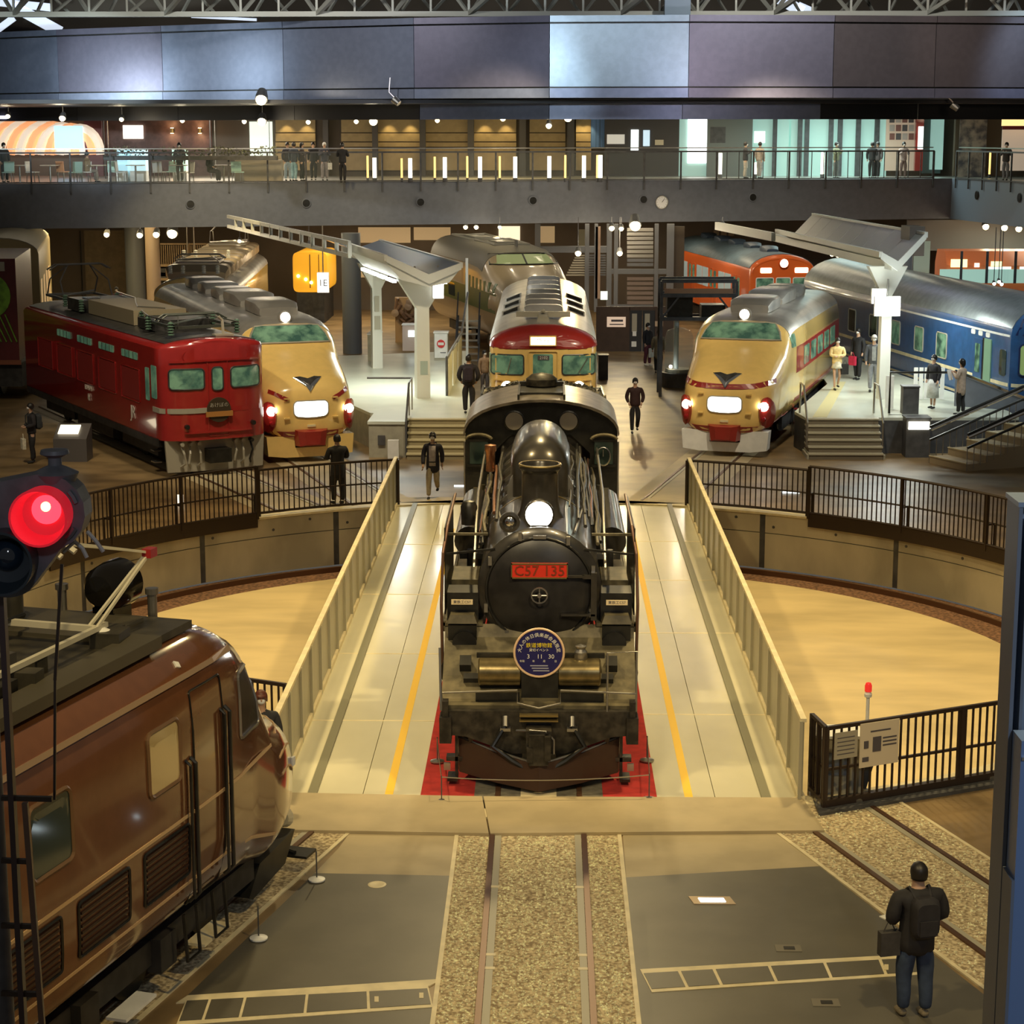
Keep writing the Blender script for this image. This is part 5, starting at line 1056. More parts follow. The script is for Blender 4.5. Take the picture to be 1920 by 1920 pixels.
for (x0, y0), (x1, y1) in (((3, 1496), (98, 1498)), ((3, 1613), (52, 1615)), ((3, 1735), (62, 1737)), ((3, 1862), (75, 1864))):
    sg_ob(MB().bar(SP(x0, y0), SP(x1, y1), .026), 'ladder_rung', M_RAILBR)
for k in range(9):
    z = SP(75, 1864).z - .37 * (k + 1)
    if z > .1: sg_ob(MB().bar((v.x, SYY, z), (a.x + (b.x - a.x) * (a.z - z) / (a.z - b.z), SYY, z), .026), 'ladder_rung', M_RAILBR)
o = SP(-60, 1000); sg_ob(MB().cyl((o.x, SYY + .15, 0), (o.x, SYY + .15, o.z + .6), .07, n=16), 'mast', M_SIG, True)
# ---------------------------------------------------------------- blue-grey pillar, right foreground
PY = 12.0; a = D(1908, 945, PY); pl_ = thing('steel_pillar', 'grey-blue steel pillar standing at the right edge of the view', 'pillar', (a.x + .1, PY, 0))
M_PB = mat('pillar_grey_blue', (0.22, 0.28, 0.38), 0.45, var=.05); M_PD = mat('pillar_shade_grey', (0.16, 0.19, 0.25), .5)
def pob(mb, n, m):
    mb.v = [(x - a.x - .1, y - PY, z) for x, y, z in mb.v]; return mb.ob(n, m, pl_)
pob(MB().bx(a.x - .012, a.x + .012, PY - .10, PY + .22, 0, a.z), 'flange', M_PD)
pob(MB().bx(a.x + .012, a.x + .24, PY + .05, PY + .09, 0, a.z), 'web', M_PB)
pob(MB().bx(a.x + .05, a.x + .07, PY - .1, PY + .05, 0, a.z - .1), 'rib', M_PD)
pob(MB().bx(a.x - .02, a.x + .3, PY - .11, PY + .24, a.z, a.z + .03), 'cap_plate', M_PB)
b = D(1912, 1385, PY - .3); pob(MB().bx(b.x, b.x + .6, PY - .35, PY - .12, 0, b.z), 'front_panel', mat('panel_blue', (0.16, 0.25, 0.46), 0.4))
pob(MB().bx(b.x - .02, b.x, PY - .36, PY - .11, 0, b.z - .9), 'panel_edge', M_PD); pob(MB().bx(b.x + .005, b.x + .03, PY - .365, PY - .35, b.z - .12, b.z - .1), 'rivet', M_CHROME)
# gear behind the near gate: control box and beacon
p = G(1645, 1485); t = thing('warning_beacon', 'red warning beacon on a white pole behind the near picket gate', 'beacon', (p.x, p.y + 1.0, 0)); bz = D(1643, 1283, p.y + 1.0).z
MB().cyl((0, 0, -1.28), (0, 0, bz - .18), .025, n=10).ob('pole', M_WHITE, t); MB().lathe([(.05, 0), (.055, .04), (.03, .08)], (0, 0, bz - .18), (0, 0, 1), 14).ob('socket', M_WHITE, t); MB().lathe([(.05, 0), (.05, .08), (.035, .12), (0, .13)], (0, 0, bz - .10), (0, 0, 1), 16).ob('red_dome', mat('beacon_red', (.6, .02, .02), .2, emit=(1, .05, .03), es=.5), t, True)
t = thing('winch_box', 'grey drive cabinet with a dark lever standing behind the near picket gate', 'cabinet', (p.x - .55, p.y + .9, 0)); MB().bx(-.3, .3, -.25, .25, .02, .8).ob('body', M_GREYP, t); MB().bx(-.32, .32, -.27, .27, .8, .84).ob('lid', M_WHITE, t); MB().bar((.35, 0, .05), (.5, 0, .6), .1).ob('lever', M_DARK, t); MB().bx(-.2, .1, -.27, -.25, .3, .6).ob('door', M_PD, t)
t.location.y = min(t.location.y, 25.5)
# ================================================================ hall building
ORD = ['first', 'second', 'third', 'fourth', 'fifth', 'sixth', 'seventh', 'eighth', 'ninth', 'tenth', 'eleventh', 'twelfth', 'thirteenth', 'fourteenth', 'fifteenth', 'sixteenth', 'seventeenth', 'eighteenth', 'nineteenth', 'twentieth']
M_FASC = mat('gallery_fascia', (0.135, 0.145, 0.17), 0.55, var=.06); M_WALLB = mat('back_wall_brown', (0.11, 0.085, 0.06), 0.7, var=.12, scale=.4)
M_SOFF = mat('soffit_dark', (0.03, 0.03, 0.033), 0.5, .2); M_BAND = mat('band_metal', (0.16, 0.165, 0.20), 0.36, 0.85, var=.05)
M_DECKW = mat('gallery_floor', (0.42, 0.42, 0.38), 0.3); M_STRUT = mat('truss_grey', (0.45, 0.44, 0.38), 0.45, .2)
zt = D(0, 345, 82).z; zb = D(0, 430, 82).z; zr = D(0, 287, 82).z
A0 = D(-420, 345, 80); A0.z = 0; A1 = D(1785, 333, 93); A1.z = 0; A2 = D(2150, 360, 73); A2.z = 0
def quadwall(a, b, z0, z1, th=.3):
    d = (b - a).normalized(); n = Vector((-d.y, d.x, 0)) * th
    return MB().poly([(a.x, a.y), (b.x, b.y), (b.x + n.x, b.y + n.y), (a.x + n.x, a.y + n.y)], z0, z1)
struct('wall_gallery_front', quadwall(A0, A1, zb, zt), M_FASC); struct('wall_gallery_right', quadwall(A1, A2, zb, zt), mat('gallery_fascia_blue_lit', (0.17, 0.21, 0.27), 0.5))  # bluish light on the right wing painted into its fascia colour
struct('floor_gallery', MB().poly([(A0.x, A0.y + .3), (A1.x, A1.y + .3), (A2.x + .5, A2.y), (44, 84), (44, 100), (-38, 100)], zt - .25, zt - .02), M_DECKW)
BY = 99.0
struct('wall_back', MB().bx(-38, 44, BY, BY + .3, 0, 18), M_WALLB)
struct('wall_left', MB().bx(-38.3, -38, 55, BY, 0, 22), M_WALLB); struct('wall_right', MB().bx(44, 44.3, 50, BY, 0, 22), M_WALLB)
struct('ceiling_gallery', MB().bx(-38, 44, 79, BY, 9.85, 10.0), M_SOFF)
struct('ceiling', MB().add([(-45, 60, 22), (45, 60, 22), (45, BY + 1, 15.5), (-45, BY + 1, 15.5), (-45, 60, 22.2), (45, 60, 22.2), (45, BY + 1, 15.7), (-45, BY + 1, 15.7)], [(0, 1, 2, 3), (4, 5, 6, 7), (0, 1, 5, 4), (1, 2, 6, 5), (2, 3, 7, 6), (3, 0, 4, 7)]), mat('roof_lining', (.07, .075, .08), .7))
# round ports and clock on the fascia
def on_fascia(px, py, a=A0, b=A1, out=.05):
    d = ray(px, py); o = Vector((CAMX, 0, CAMH)); e = (b - a); n = Vector((e.y, -e.x, 0)).normalized()
    t = (a - o).dot(n) / d.dot(n); return o + d * t + n * out, atan2(e.y, e.x)
for i, (x, y) in enumerate(((357, 383), (574, 381), (788, 379), (999, 376), (1206, 374), (1411, 370))):
    p, rz = on_fascia(x, y); t = thing('port_hole', '%s from the left of the round dark ports in the grey gallery front' % ORD[i], 'port', p, rz, 'round ports in the gallery front')
    MB().lathe([(.20, 0), (.20, .04), (.16, .05), (.16, .0)], (0, .02, 0), (0, -1, 0), 20).ob('ring', M_FASC, t); MB().lathe([(0, .01), (.165, .01), (.165, 0)], (0, 0, 0), (0, -1, 0), 20).ob('opening', M_BLACK, t)
for i, (x, y) in enumerate(((1833, 366), (1913, 371))):
    p, rz = on_fascia(x, y, A1, A2); t = thing('port_hole', ('left' if i == 0 else 'right') + ' dark port in the bluish gallery front at the right edge', 'port', p, rz)
    MB().lathe([(0, .02), (.18, .02), (.2, 0)], (0, 0, 0), (0, -1, 0), 18).ob('opening', M_BLACK, t)
p, rz = on_fascia(1240, 379); ck = thing('wall_clock', 'round white clock on the grey gallery front', 'clock', p, rz)
MB().lathe([(0, .03), (.26, .03), (.26, 0)], (0, 0, 0), (0, -1, 0), 28).ob('face', mat('clock_face', (.8, .8, .78), .4), ck); MB().tube([(cos(2 * pi * i / 28) * .285, -.03, sin(2 * pi * i / 28) * .285) for i in range(28)], .025, 6, True).ob('rim', M_STEEL, ck)
MB().bar((0, -.045, 0), (.09, -.045, .11), .02).bar((0, -.045, 0), (.13, -.045, .16), .014).ob('hands', M_BLACK, ck)
for k in range(12): MB().box((sin(k * pi / 6) * .22, -.04, cos(k * pi / 6) * .22), (.02, .01, .02)).ob('hour_mark', M_BLACK, ck)
# balustrade of the gallery
def balustrade(lb, a, b, pxs, posty=False):
    e = b - a; L = e.length; root = thing('gallery_railing', lb, 'railing', (a.x, a.y, zt), atan2(e.y, e.x))
    h = zr - zt
    po = MB().bx(-.035, .035, -.10, -.04, -.42, h).mesh('post', M_DARK)
    us = []
    for px in pxs:
        p, _ = on_fascia(px, 300, a, b); us.append((p - a).dot(e.normalized()))
    for u in us: o = link('post', po, root); o.location = (u, 0, 0)
    MB().bar((us[0], -.07, h), (us[-1], -.07, h), .07).ob('top_rail', M_DARK, root); MB().bar((us[0], .05, h + .16), (us[-1], .05, h + .16), .045).ob('hand_rail', M_STEEL, root)
    MB().bar((us[0], -.07, .04), (us[-1], -.07, .04), .05).ob('bottom_rail', M_DARK, root)
    g = mat('rail_glass', (.35, .42, .40), .05, alpha=.06)
    for u0, u1 in zip(us[:-1], us[1:]):
        if not posty: MB().bx(u0 + .05, u1 - .05, -.08, -.07, .08, h - .05).ob('glass_panel', g, root)
    return root
pxs = [-90 + 74.5 * k for k in range(0, 3)] + [131 + 74.5 * (k) for k in range(0, 0)]
pxs = [-90, -17, 57, 131, 206, 281, 354, 428, 501, 573, 645, 716, 788, 858, 929, 998, 1068, 1138, 1207, 1276, 1343, 1412, 1479, 1548, 1615, 1683, 1750]
balustrade('long glass and dark steel railing along the front of the upper gallery', A0, A1, pxs)
balustrade('dark railing of the gallery wing at the right edge', A1, A2, [1796, 1820, 1846, 1873, 1900, 1927, 1960, 2000], True)
# picket infill on the right stretch of the gallery
t = thing('picket_infill', 'dark pickets of the gallery railing in front of the pale shops', 'railing', (A0.x, A0.y, zt), atan2((A1 - A0).y, (A1 - A0).x)); e = (A1 - A0).normalized()
pk = MB().bx(-.015, .015, -.09, -.06, .05, zr - zt).mesh('picket', M_DARK)
for k in range(18):
    p, _ = on_fascia(1362 + 22.7 * k, 300); o = link('picket', pk, t); o.location = ((p - A0).dot(e), 0, 0)
# ---------------------------------------------------------------- dark curved band above
bd = thing('curved_band', 'dark blue curved metal band of large panels across the top of the hall', 'cladding', (0, 78, 0))
pts = [(-330, 96), (-90, 91), (112, 87), (307, 84), (533, 81), (777, 78.5), (1030, 77), (1290, 76.6), (1560, 77), (1750, 77.6), (1960, 78.5), (2250, 80)]
P2 = [Vector((D(px, 200, Y).x, Y, 0)) for px, Y in pts]; bz0 = 10.45; bz1 = 12.78
bp = [mat('band_metal_%s' % n, c, r, .55, var=.05) for n, c, r in (('violet', (.20, .19, .26), .36), ('blue', (.24, .27, .37), .38), ('pale', (.34, .42, .50), .36), ('brown', (.15, .125, .135), .40))]
order = [1, 1, 0, 1, 1, 0, 2, 0, 3, 3, 3, 3]
for i in range(len(P2) - 1):
    a, b = P2[i], P2[i + 1]; d = (b - a).normalized(); a_ = a + d * .012; b_ = b - d * .012; o = Vector((0, 78, 0))
    q = quadwall(a_ - o, b_ - o, bz0, bz1, .2); q.ob('panel', bp[order[i]], bd)
    quadwall(a_ - o + Vector((0, -.12, 0)), b_ - o + Vector((0, -.12, 0)), bz1 + .06, bz1 + .30, .3).ob('top_lip', bp[order[i]], bd)
    quadwall(a_ - o + Vector((0, -.16, 0)), b_ - o + Vector((0, -.16, 0)), bz0 - .42, bz0 - .06, .4).ob('bottom_lip', bp[1 if i < 7 else 0], bd)
    quadwall(a - o + Vector((0, .1, 0)), b - o + Vector((0, .1, 0)), bz0 - .4, bz1 + .2, .1).ob('backing', M_BLACK, bd)
    quadwall(a_ - o + Vector((0, 3.2, 0)), b_ - o + Vector((0, 3.2, 0)), 9.25, 9.9, .2).ob('inner_fascia', bp[1] if 4 < i < 8 else M_SOFF, bd)
MB().poly([(v.x, v.y - 78) for v in P2] + [(P2[-1].x, 1.6), (P2[0].x, 20)], bz0 - .3, bz0 - .2).ob('soffit', M_SOFF, bd)
for (px, py, e, c, an) in ((205, 175, 4500, COOL, 26), (425, 110, 1500, COOL, 22), (960, 60, 1500, (.75, .9, 1), 26), (1010, 160, 900, (.75, .9, 1), 22), (1850, 70, 900, (1, .75, .55), 30), (830, 120, 500, COOL, 26), (20, 150, 2200, COOL, 30), (1400, 100, 500, (1, .8, .7), 40), (650, 100, 900, (.8, .8, 1), 40), (1300, 100, 700, (.8, .8, 1), 40)):
    yb_ = 88 if px < 300 else (84 if px < 500 else 77.5); q = D(px, py, yb_); light('SPOT', (q.x * .9, 64, 10.6), e * (2.6 if px < 300 else 1.5 if px < 500 else 1), c, .3, q, an, .95)
light('SPOT', (-12, 64, 18.5), 5000, (.95, .95, .9), .4, (-11, 81, 13.6), 70, .8); light('SPOT', (10, 64, 18.5), 5000, (.95, .95, .9), .4, (11, 81, 13.6), 70, .8)  # unseen spots added to brighten the roof truss
# ---------------------------------------------------------------- roof truss
tr = thing('roof_truss', 'pale steel space-frame truss along the top of the picture', 'truss', (0, 86, 0))
def tb(a, b, w=.14, nm='strut'): MB().bar(a, b, w).ob(nm, M_STRUT, tr)
xs = [-30 + 3.0 * k for k in range(23)]
for yy, z0 in ((-6, 13.32), (-2.6, 13.5)):
    tb((-32, yy, z0), (40, yy, z0), .2, 'bottom_chord')
for k, x in enumerate(xs):
    zz = 13.32; tb((x, -6, zz), (x + 1.5, -4.5, zz + 2.0), .12); tb((x + 3, -6, zz), (x + 1.5, -4.5, zz + 2.0), .12); tb((x, -2.6, zz + .15), (x + 1.5, -4.5, zz + 2), .1); tb((x, -6, zz), (x + .5, -2.6, zz + .15), .1)
    if k % 2: tb((x, -6, zz), (x + 2.2, -9, zz + 1.6), .16)
    tb((x + 1.5, -6, zz), (x + 1.5, -6, zz + 2.2), .08); tb((x + 1.5, -2.6, zz + .15), (x, -4.5, zz + 2), .09); tb((x + 1.5, -6, zz), (x + 2.6, -3.2, zz + 1.5), .09)
    tb((x, -6, zz), (x, -6, zz + 2.2), .09)
tb((-32, -4.5, 15.3), (40, -4.5, 15.3), .16, 'top_chord')
p = D(1270, 10, 79); MB().box((p.x, 79 - 86, p.z), (1.0, .5, .9)).ob('node_box', mat('node_blue', (.25, .33, .42), .4), tr)
for i, (px, py, w, h, sl) in enumerate(((35, 8, 3.0, .35, .1), (70, 36, 2.4, .5, .5), (10, 45, 1.0, .3, -.6), (420, 34, 3.0, .12, .05), (1480, 8, 1.4, .5, .5), (1510, 20, .8, .5, .4))):
    p = D(px, py, 93); o = MB().box((0, 0, 0), (w, .1, h)).ob('skylight', lamp_mat('skylight_pale', (.75, .85, 1.0), .75)); o.location = p; o.rotation_euler = (0, sl, 0)
    tag(o, ['wide pale skylight strip high at the top left corner', 'tilted bluish skylight below the truss at the top left', 'small slanting skylight at the left edge of the roof', 'thin skylight strip above the band, left of centre', 'larger pale skylight pane at the top right', 'smaller pale skylight pane at the top right'][i], 'skylight')
# ---------------------------------------------------------------- upper gallery: back wall bays
def slabf(name, px0, px1, py0, py1, Y, m, lb, cat, th=.12, parent=None):
    a = D(px0, py0, Y); b = D(px1, py1, Y); x0, x1 = sorted((a.x, b.x)); z0, z1 = sorted((a.z, b.z))
    mb = MB().bx(x0, x1, Y - th, Y, z0, z1); o = mb.ob(name, m, parent)
    if parent is None: tag(o, lb, cat)
    return o
GY = 98.95
M_PANW = mat('panel_board_tan', (0.42, 0.31, 0.15), .55, var=.06); M_PIER = mat('pier_dark', (0.09, 0.08, 0.075), .5)
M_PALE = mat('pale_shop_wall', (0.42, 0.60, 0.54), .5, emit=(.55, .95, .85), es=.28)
for i, (x0, x1, lit) in enumerate(((517, 592, 1), (640, 700, 0), (709, 788, 1), (798, 878, 0), (889, 968, 1), (993, 1060, 0), (1080, 1108, 1))):
    t = thing('wall_board', '%s from the left of the tan wall boards behind the gallery, %s' % (ORD[i], 'brightly lit from above' if lit else 'unlit'), 'wall panel', D((x0 + x1) / 2, 300, GY)); c = t.location.copy()
    for y0, y1 in ((224, 249), (250, 266), (267, 276), (277, 320)):
        a = D(x0, y0, GY); b = D(x1, y1, GY); MB().bx(a.x - c.x, b.x - c.x, -.12, 0, b.z - c.z + .02, a.z - c.z).ob('board', M_PANW, t)
    if lit:
        for f in (.25, .75):
            q = D(x0 + (x1 - x0) * f, 222, GY - .5); light('SPOT', (q.x, GY - .55, q.z), 42, WARM, .05, (q.x, GY + .02, q.z - 2.0), 75, .6)
for x0, x1 in ((600, 640), (700, 709), (788, 798), (878, 889), (968, 993), (1060, 1080), (1108, 1130)): pass
for i, x in enumerate((612, 704, 793, 883, 980, 1070)):
    slabf('wall_pier', x - 6, x + 6, 215, 335, GY - .3, M_PIER, '%s from the left of the dark piers between the tan boards' % ORD[i], 'pier', .3)
slabf('blue_banner', 1108, 1134, 212, 276, GY - .1, mat('banner_blue', (.12, .25, .55), .5, var=.3, scale=3, stretch=(6, 1, .1)), 'blue striped banner hanging at the right end of the tan boards', 'banner', .06)
slabf('dark_partition', 1134, 1272, 212, 335, GY - .4, mat('partition_dark', (.06, .055, .055), .5), 'dark partition wall with doors behind the gallery, right of centre', 'partition')
slabf('white_sign', 1138, 1171, 252, 270, GY - .56, mat('sign_board_white', (.7, .68, .6), .5, emit=(1, .95, .85), es=.3), 'white sign board on the dark partition of the gallery', 'sign', .05)
slabf('door_glass', 1183, 1197, 243, 282, GY - .56, lamp_mat('door_light_white', (.9, 1, .98), 1.3), 'left bright door pane in the dark gallery partition', 'door', .05)
slabf('door_glass', 1206, 1218, 244, 274, GY - .56, lamp_mat('door_light_blue', (.6, .8, .95), .7), 'right bluish door pane in the dark gallery partition', 'door', .05)
slabf('small_sign', 1228, 1244, 262, 272, GY - .56, M_PAPER, 'small pale sign beside the gallery doors', 'sign', .05)
# right hand shops
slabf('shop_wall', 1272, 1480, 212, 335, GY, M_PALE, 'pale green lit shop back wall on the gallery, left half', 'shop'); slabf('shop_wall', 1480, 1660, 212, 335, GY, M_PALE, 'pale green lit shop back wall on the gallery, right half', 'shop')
slabf('lit_screen', 1290, 1324, 217, 306, GY - .12, lamp_mat('screen_white', (.95, 1, 1), 2.2), 'tall glowing white screen at the left end of the pale shops', 'screen', .1)
slabf('grey_cabinet', 1326, 1408, 218, 336, GY - .6, mat('cabinet_grey', (.16, .18, .17), .5), 'grey shop cabinet right of the tall white screen', 'cabinet', .3)
slabf('cabinet_niche', 1332, 1360, 238, 268, GY - .9, M_DARK, 'dark square opening in the grey shop cabinet', 'display', .02)
slabf('poster_board', 1414, 1434, 246, 268, GY - .12, lamp_mat('poster_pale', (.9, .95, .9), .9), 'small bright poster standing behind the gallery railing', 'poster', .05)
for i, x in enumerate((1452, 1499, 1512, 1557, 1574, 1608, 1643)):
    slabf('shop_mullion', x - 2.5, x + 2.5, 212, 335, GY - .3, M_DARK, '%s from the left of the dark uprights of the pale shop front' % ORD[i], 'mullion', .15)
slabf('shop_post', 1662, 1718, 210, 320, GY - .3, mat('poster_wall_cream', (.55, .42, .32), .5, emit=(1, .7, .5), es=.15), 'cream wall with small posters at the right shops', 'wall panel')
for k in range(12):
    x = 1668 + (k % 4) * 12; y = 218 + (k // 4) * 16
    slabf('wall_poster', x, x + 9, y, y + 12, GY - .44, mat('poster_%s' % 'abc'[k % 3], ((.1, .08, .08), (.5, .4, .35), (.25, .1, .08))[k % 3], .5), '%s small poster, counted by rows, on the cream shop wall' % ORD[k], 'poster', .03)
slabf('red_pillar', 1717, 1727, 208, 320, GY - .8, M_RED2, 'narrow red pillar beside the poster wall', 'pillar', .3); slabf('lit_strip', 1722, 1730, 237, 280, GY - 1.1, lamp_mat('strip_pale', (.8, .95, .9), 1.6), 'short glowing white strip beside the red pillar', 'light', .05)
slabf('teal_partition', 1732, 1762, 208, 325, GY - .2, mat('teal_grey', (.10, .15, .15), .4), 'dark teal panel right of the red pillar', 'panel'); slabf('pale_partition', 1746, 1766, 212, 318, GY - .4, M_PALE, 'narrow pale lit panel near the gallery corner', 'panel')
slabf('corner_wall', 1790, 1880, 205, 330, 97, mat('corner_brown', (.10, .07, .04), .6), 'dark brown wall at the gallery corner', 'wall panel', .4)
slabf('display_window', 1800, 1846, 220, 332, 96.4, mat('display_mottled', (.30, .25, .20), .4, color2=(.05, .05, .06), scale=2.5), 'glass display window in the brown corner wall', 'window', .1)
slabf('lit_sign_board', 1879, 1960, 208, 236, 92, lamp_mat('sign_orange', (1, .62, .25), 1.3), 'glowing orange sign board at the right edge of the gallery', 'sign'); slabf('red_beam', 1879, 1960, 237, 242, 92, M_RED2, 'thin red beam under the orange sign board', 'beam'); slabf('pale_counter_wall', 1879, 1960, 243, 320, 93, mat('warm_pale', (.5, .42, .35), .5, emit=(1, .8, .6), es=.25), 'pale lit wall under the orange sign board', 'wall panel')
# restaurant at the left of the gallery
slabf('restaurant_wall', 160, 400, 205, 335, GY, mat('restaurant_brown', (.10, .055, .045), .6, var=.2), 'dark brown restaurant wall on the gallery', 'wall panel')
arch_ = thing('arched_tunnel', 'orange and white ribbed tunnel vault at the left end of the gallery', 'vault', D(60, 300, 97)); c = arch_.location.copy()
for k in range(11):
    cx_ = -20 + 17 * k; r = 58 - 1.5 * k; m = lamp_mat('vault_orange', (1, .42, .18), .75) if k % 2 else mat('vault_white', (.7, .6, .5), .5, emit=(1, .8, .6), es=.6)
    pt = [D(cx_ + cos(radians(a)) * r * .9, 290 - sin(radians(a)) * r * 1.15, 98 - .12 * k) - c for a in range(0, 181, 15)]
    MB().tube(pt, .22, 6).ob('rib', m, arch_)
slabf('blue_screen', 102, 157, 236, 280, 96.6, lamp_mat('screen_blue', (.35, .68, 1.0), 1.5), 'bright blue screen filling the mouth of the ribbed vault', 'screen', .1)
slabf('dark_red_wall', 158, 195, 222, 330, 97, mat('dark_red', (.12, .02, .015), .5), 'dark red wall between vault and restaurant', 'wall panel'); slabf('light_tube', -10, 98, 217, 223, 93, lamp_mat('tube_violet', (.75, .75, 1.0), 2.2), 'long violet-white tube lamp over the vault', 'light', .15); slabf('light_tube', 150, 192, 219, 224, 93, lamp_mat('tube_violet', (.75, .75, 1.0), 2.2), 'short violet-white tube lamp right of the vault', 'light', .15)
slabf('menu_screen', 231, 269, 235, 260, GY - .12, lamp_mat('menu_white', (1, .95, .85), 2.4), 'glowing white menu screen in the restaurant', 'screen', .1)
for i, x in enumerate((323, 375)):
    t = thing('wall_sconce', ('left' if i == 0 else 'right') + ' up-and-down sconce on the brown restaurant wall', 'lamp', D(x, 245, GY - .2)); MB().cyl((0, -.06, -.12), (0, -.06, .12), .09, n=12).ob('body', M_BRASS, t); MB().cyl((0, -.06, .12), (0, -.06, .14), .08, n=12).cyl((0, -.06, -.14), (0, -.06, -.12), .08, n=12).ob('glow', M_LAMPY, t)
    light('POINT', t.location + Vector((0, -.3, .35)), 9, (1, .55, .25), .05); light('POINT', t.location + Vector((0, -.3, -.35)), 9, (1, .55, .25), .05)
slabf('lit_shop', 468, 513, 228, 330, 98.9, mat('lit_shop_pale', (.6, .7, .62), .5, emit=(.9, 1, .85), es=.8), 'bright pale shop opening right of the restaurant', 'shop')
for i, (x, w) in enumerate(((197, 5), (204, 4), (395, 4), (404, 3), (506, 3))): slabf('steel_column', x - w / 2, x + w / 2, 222, 335, 90, M_STEEL if i % 2 else M_DARK, '%s from the left of the slim columns of the gallery restaurant' % ORD[i], 'column', .15)
pb = thing('planter_row', 'long planter of dark shrubs behind the left gallery railing', 'planter', D(300, 292, 84.4)); c = pb.location.copy(); rs = random.Random(4)
a = D(195, 290, 84.4); b = D(520, 290, 84.4); MB().bx(a.x - c.x, b.x - c.x, -.15, .15, -.18, .0).ob('trough', M_DARK, pb)
f = MB()
for k in range(520):
    x = rs.uniform(a.x, b.x) - c.x; y = rs.uniform(-.18, .18); z = rs.uniform(0, .32 + .1 * sin(x * 3)); s_ = rs.uniform(.06, .13); u = Vector((rs.uniform(-1, 1), rs.uniform(-1, 1), rs.uniform(-.3, 1))).normalized() * s_; w_ = u.cross(Vector((rs.random(), rs.random(), .3))).normalized() * s_ * .4
    o = Vector((x, y, z)); f.add([o, o + u * .5 + w_, o + u, o + u * .5 - w_], [(0, 1, 2, 3)])
f.ob('foliage', mat('shrub_green', (.16, .17, .10), .6, var=.5, scale=5), pb, kind='stuff')
# tables, chairs and display cases behind the left railing
ct = None
def cafe_chair(px, Y, rz, lb, c=M_WHITE):
    p = D(px, 340, Y); t = thing('cafe_chair', lb, 'chair', (p.x, Y, zt - .02), rz, 'cafe chairs of the gallery restaurant')
    MB().bx(-.22, .22, -.22, .22, .42, .46).ob('seat', c, t); MB().box((0, .21, .68), (.44, .04, .42), rx=-.1).ob('backrest', c, t)
    for x in (-.19, .19):
        for y in (-.19, .19): MB().bar((x, y, 0), (x * .9, y * .9, .43), .03).ob('leg', M_STEEL, t)
    return t
MCH = [M_WHITE, mat('chair_mint', (.45, .68, .60), .4), mat('chair_orange', (.7, .33, .15), .4)]
for i, px in enumerate((16, 62, 120, 142, 160, 212, 228, 300, 318, 352, 446)):
    cafe_chair(px, 84.6 + (i % 3) * .8, (i * 1.3) % 6.28, '%s from the left of the cafe chairs behind the gallery glass' % ORD[i], MCH[(1, 0, 2, 1, 0, 1, 0, 0, 1, 0, 1)[i]])
for i, px in enumerate((38, 95, 182, 255, 335, 420)):
    p = D(px, 340, 85.6); t = thing('cafe_table', '%s from the left of the small pale cafe tables on the gallery' % ORD[i], 'table', (p.x, 85.6, zt - .02)); MB().bx(-.35, .35, -.35, .35, .70, .74).ob('top', mat('table_tan', (.55, .47, .36), .4), t); MB().cyl((0, 0, 0), (0, 0, .70), .04).ob('stem', M_STEEL, t); MB().lathe([(.22, 0), (.22, .02), (0, .03)], n=16).ob('foot', M_STEEL, t)
for i, (x0, x1, y0, m, s_) in enumerate(((222, 242, 290, (.45, .8, .95), 'left'), (246, 276, 289, (.6, .9, 1), 'middle'), (325, 351, 288, (.55, .8, .65), 'right'))):
    a = D(x0, y0, 88); b = D(x1, 318, 88); t = thing('display_case', s_ + ' glowing glass display case in the gallery restaurant', 'display case', ((a.x + b.x) / 2, 88, zt - .02)); w = (b.x - a.x) / 2
    MB().bx(-w, w, -.3, .3, 0, .45).ob('base', M_WHITE, t); MB().bx(-w, w, -.3, .3, .45, 1.35).ob('lit_glass', mat('case_glow_%d' % i, m, .2, emit=m, es=.8), t); MB().bx(-w - .02, w + .02, -.32, .32, 1.35, 1.4).ob('top', M_STEEL, t)
a = D(440, 300, 87); b = D(528, 335, 87); o = MB().bx(a.x, b.x, 87, 87.6, zt - .02, a.z).ob('counter', mat('counter_tan', (.42, .36, .27), .5)); tag(o, 'tan serving counter left of the standing visitors on the gallery', 'counter')
# vertical light tubes behind the glass
for i, (px, h0, h1, c_) in enumerate(((702, 295, 337, 'w'), (769, 296, 337, 'w'), (834, 294, 336, 'w'), (900, 293, 336, 'w'), (966, 293, 335, 'w'), (1030, 292, 335, 'w'), (1095, 291, 334, 'w'), (1126, 290, 333, 'w'), (1351, 286, 330, 'w'), (1416, 304, 330, 'w'), (1543, 285, 327, 'w'), (689, 291, 332, 'y'), (753, 296, 332, 'y'), (815, 293, 330, 'y'), (876, 292, 330, 'y'), (937, 292, 329, 'y'), (1060, 290, 327, 'y'), (1120, 290, 327, 'y'), (1857, 283, 315, 'y'))):
    a = D(px, h0, 86.5 if px < 1300 else 94.5); b = D(px, h1 - 4, 86.5 if px < 1300 else 94.5)
    t = thing('light_tube', '%s upright %s light tube behind the gallery glass, counted from the left' % (ORD[i if c_ == 'w' else i - 11], 'white' if c_ == 'w' else 'thin yellow'), 'light', (a.x, a.y, zt - .02)); r = .085 if c_ == 'w' else .045
    MB().cyl((0, 0, .18), (0, 0, a.z - zt), r, n=10).ob('tube', lamp_mat('tube_warm_white', (1, .93, .74), 2.6) if c_ == 'w' else lamp_mat('tube_yellow', (1, .62, .18), 1.6), t); MB().cyl((0, 0, 0), (0, 0, .18), r * 1.2, n=10).ob('base', M_DARK, t)
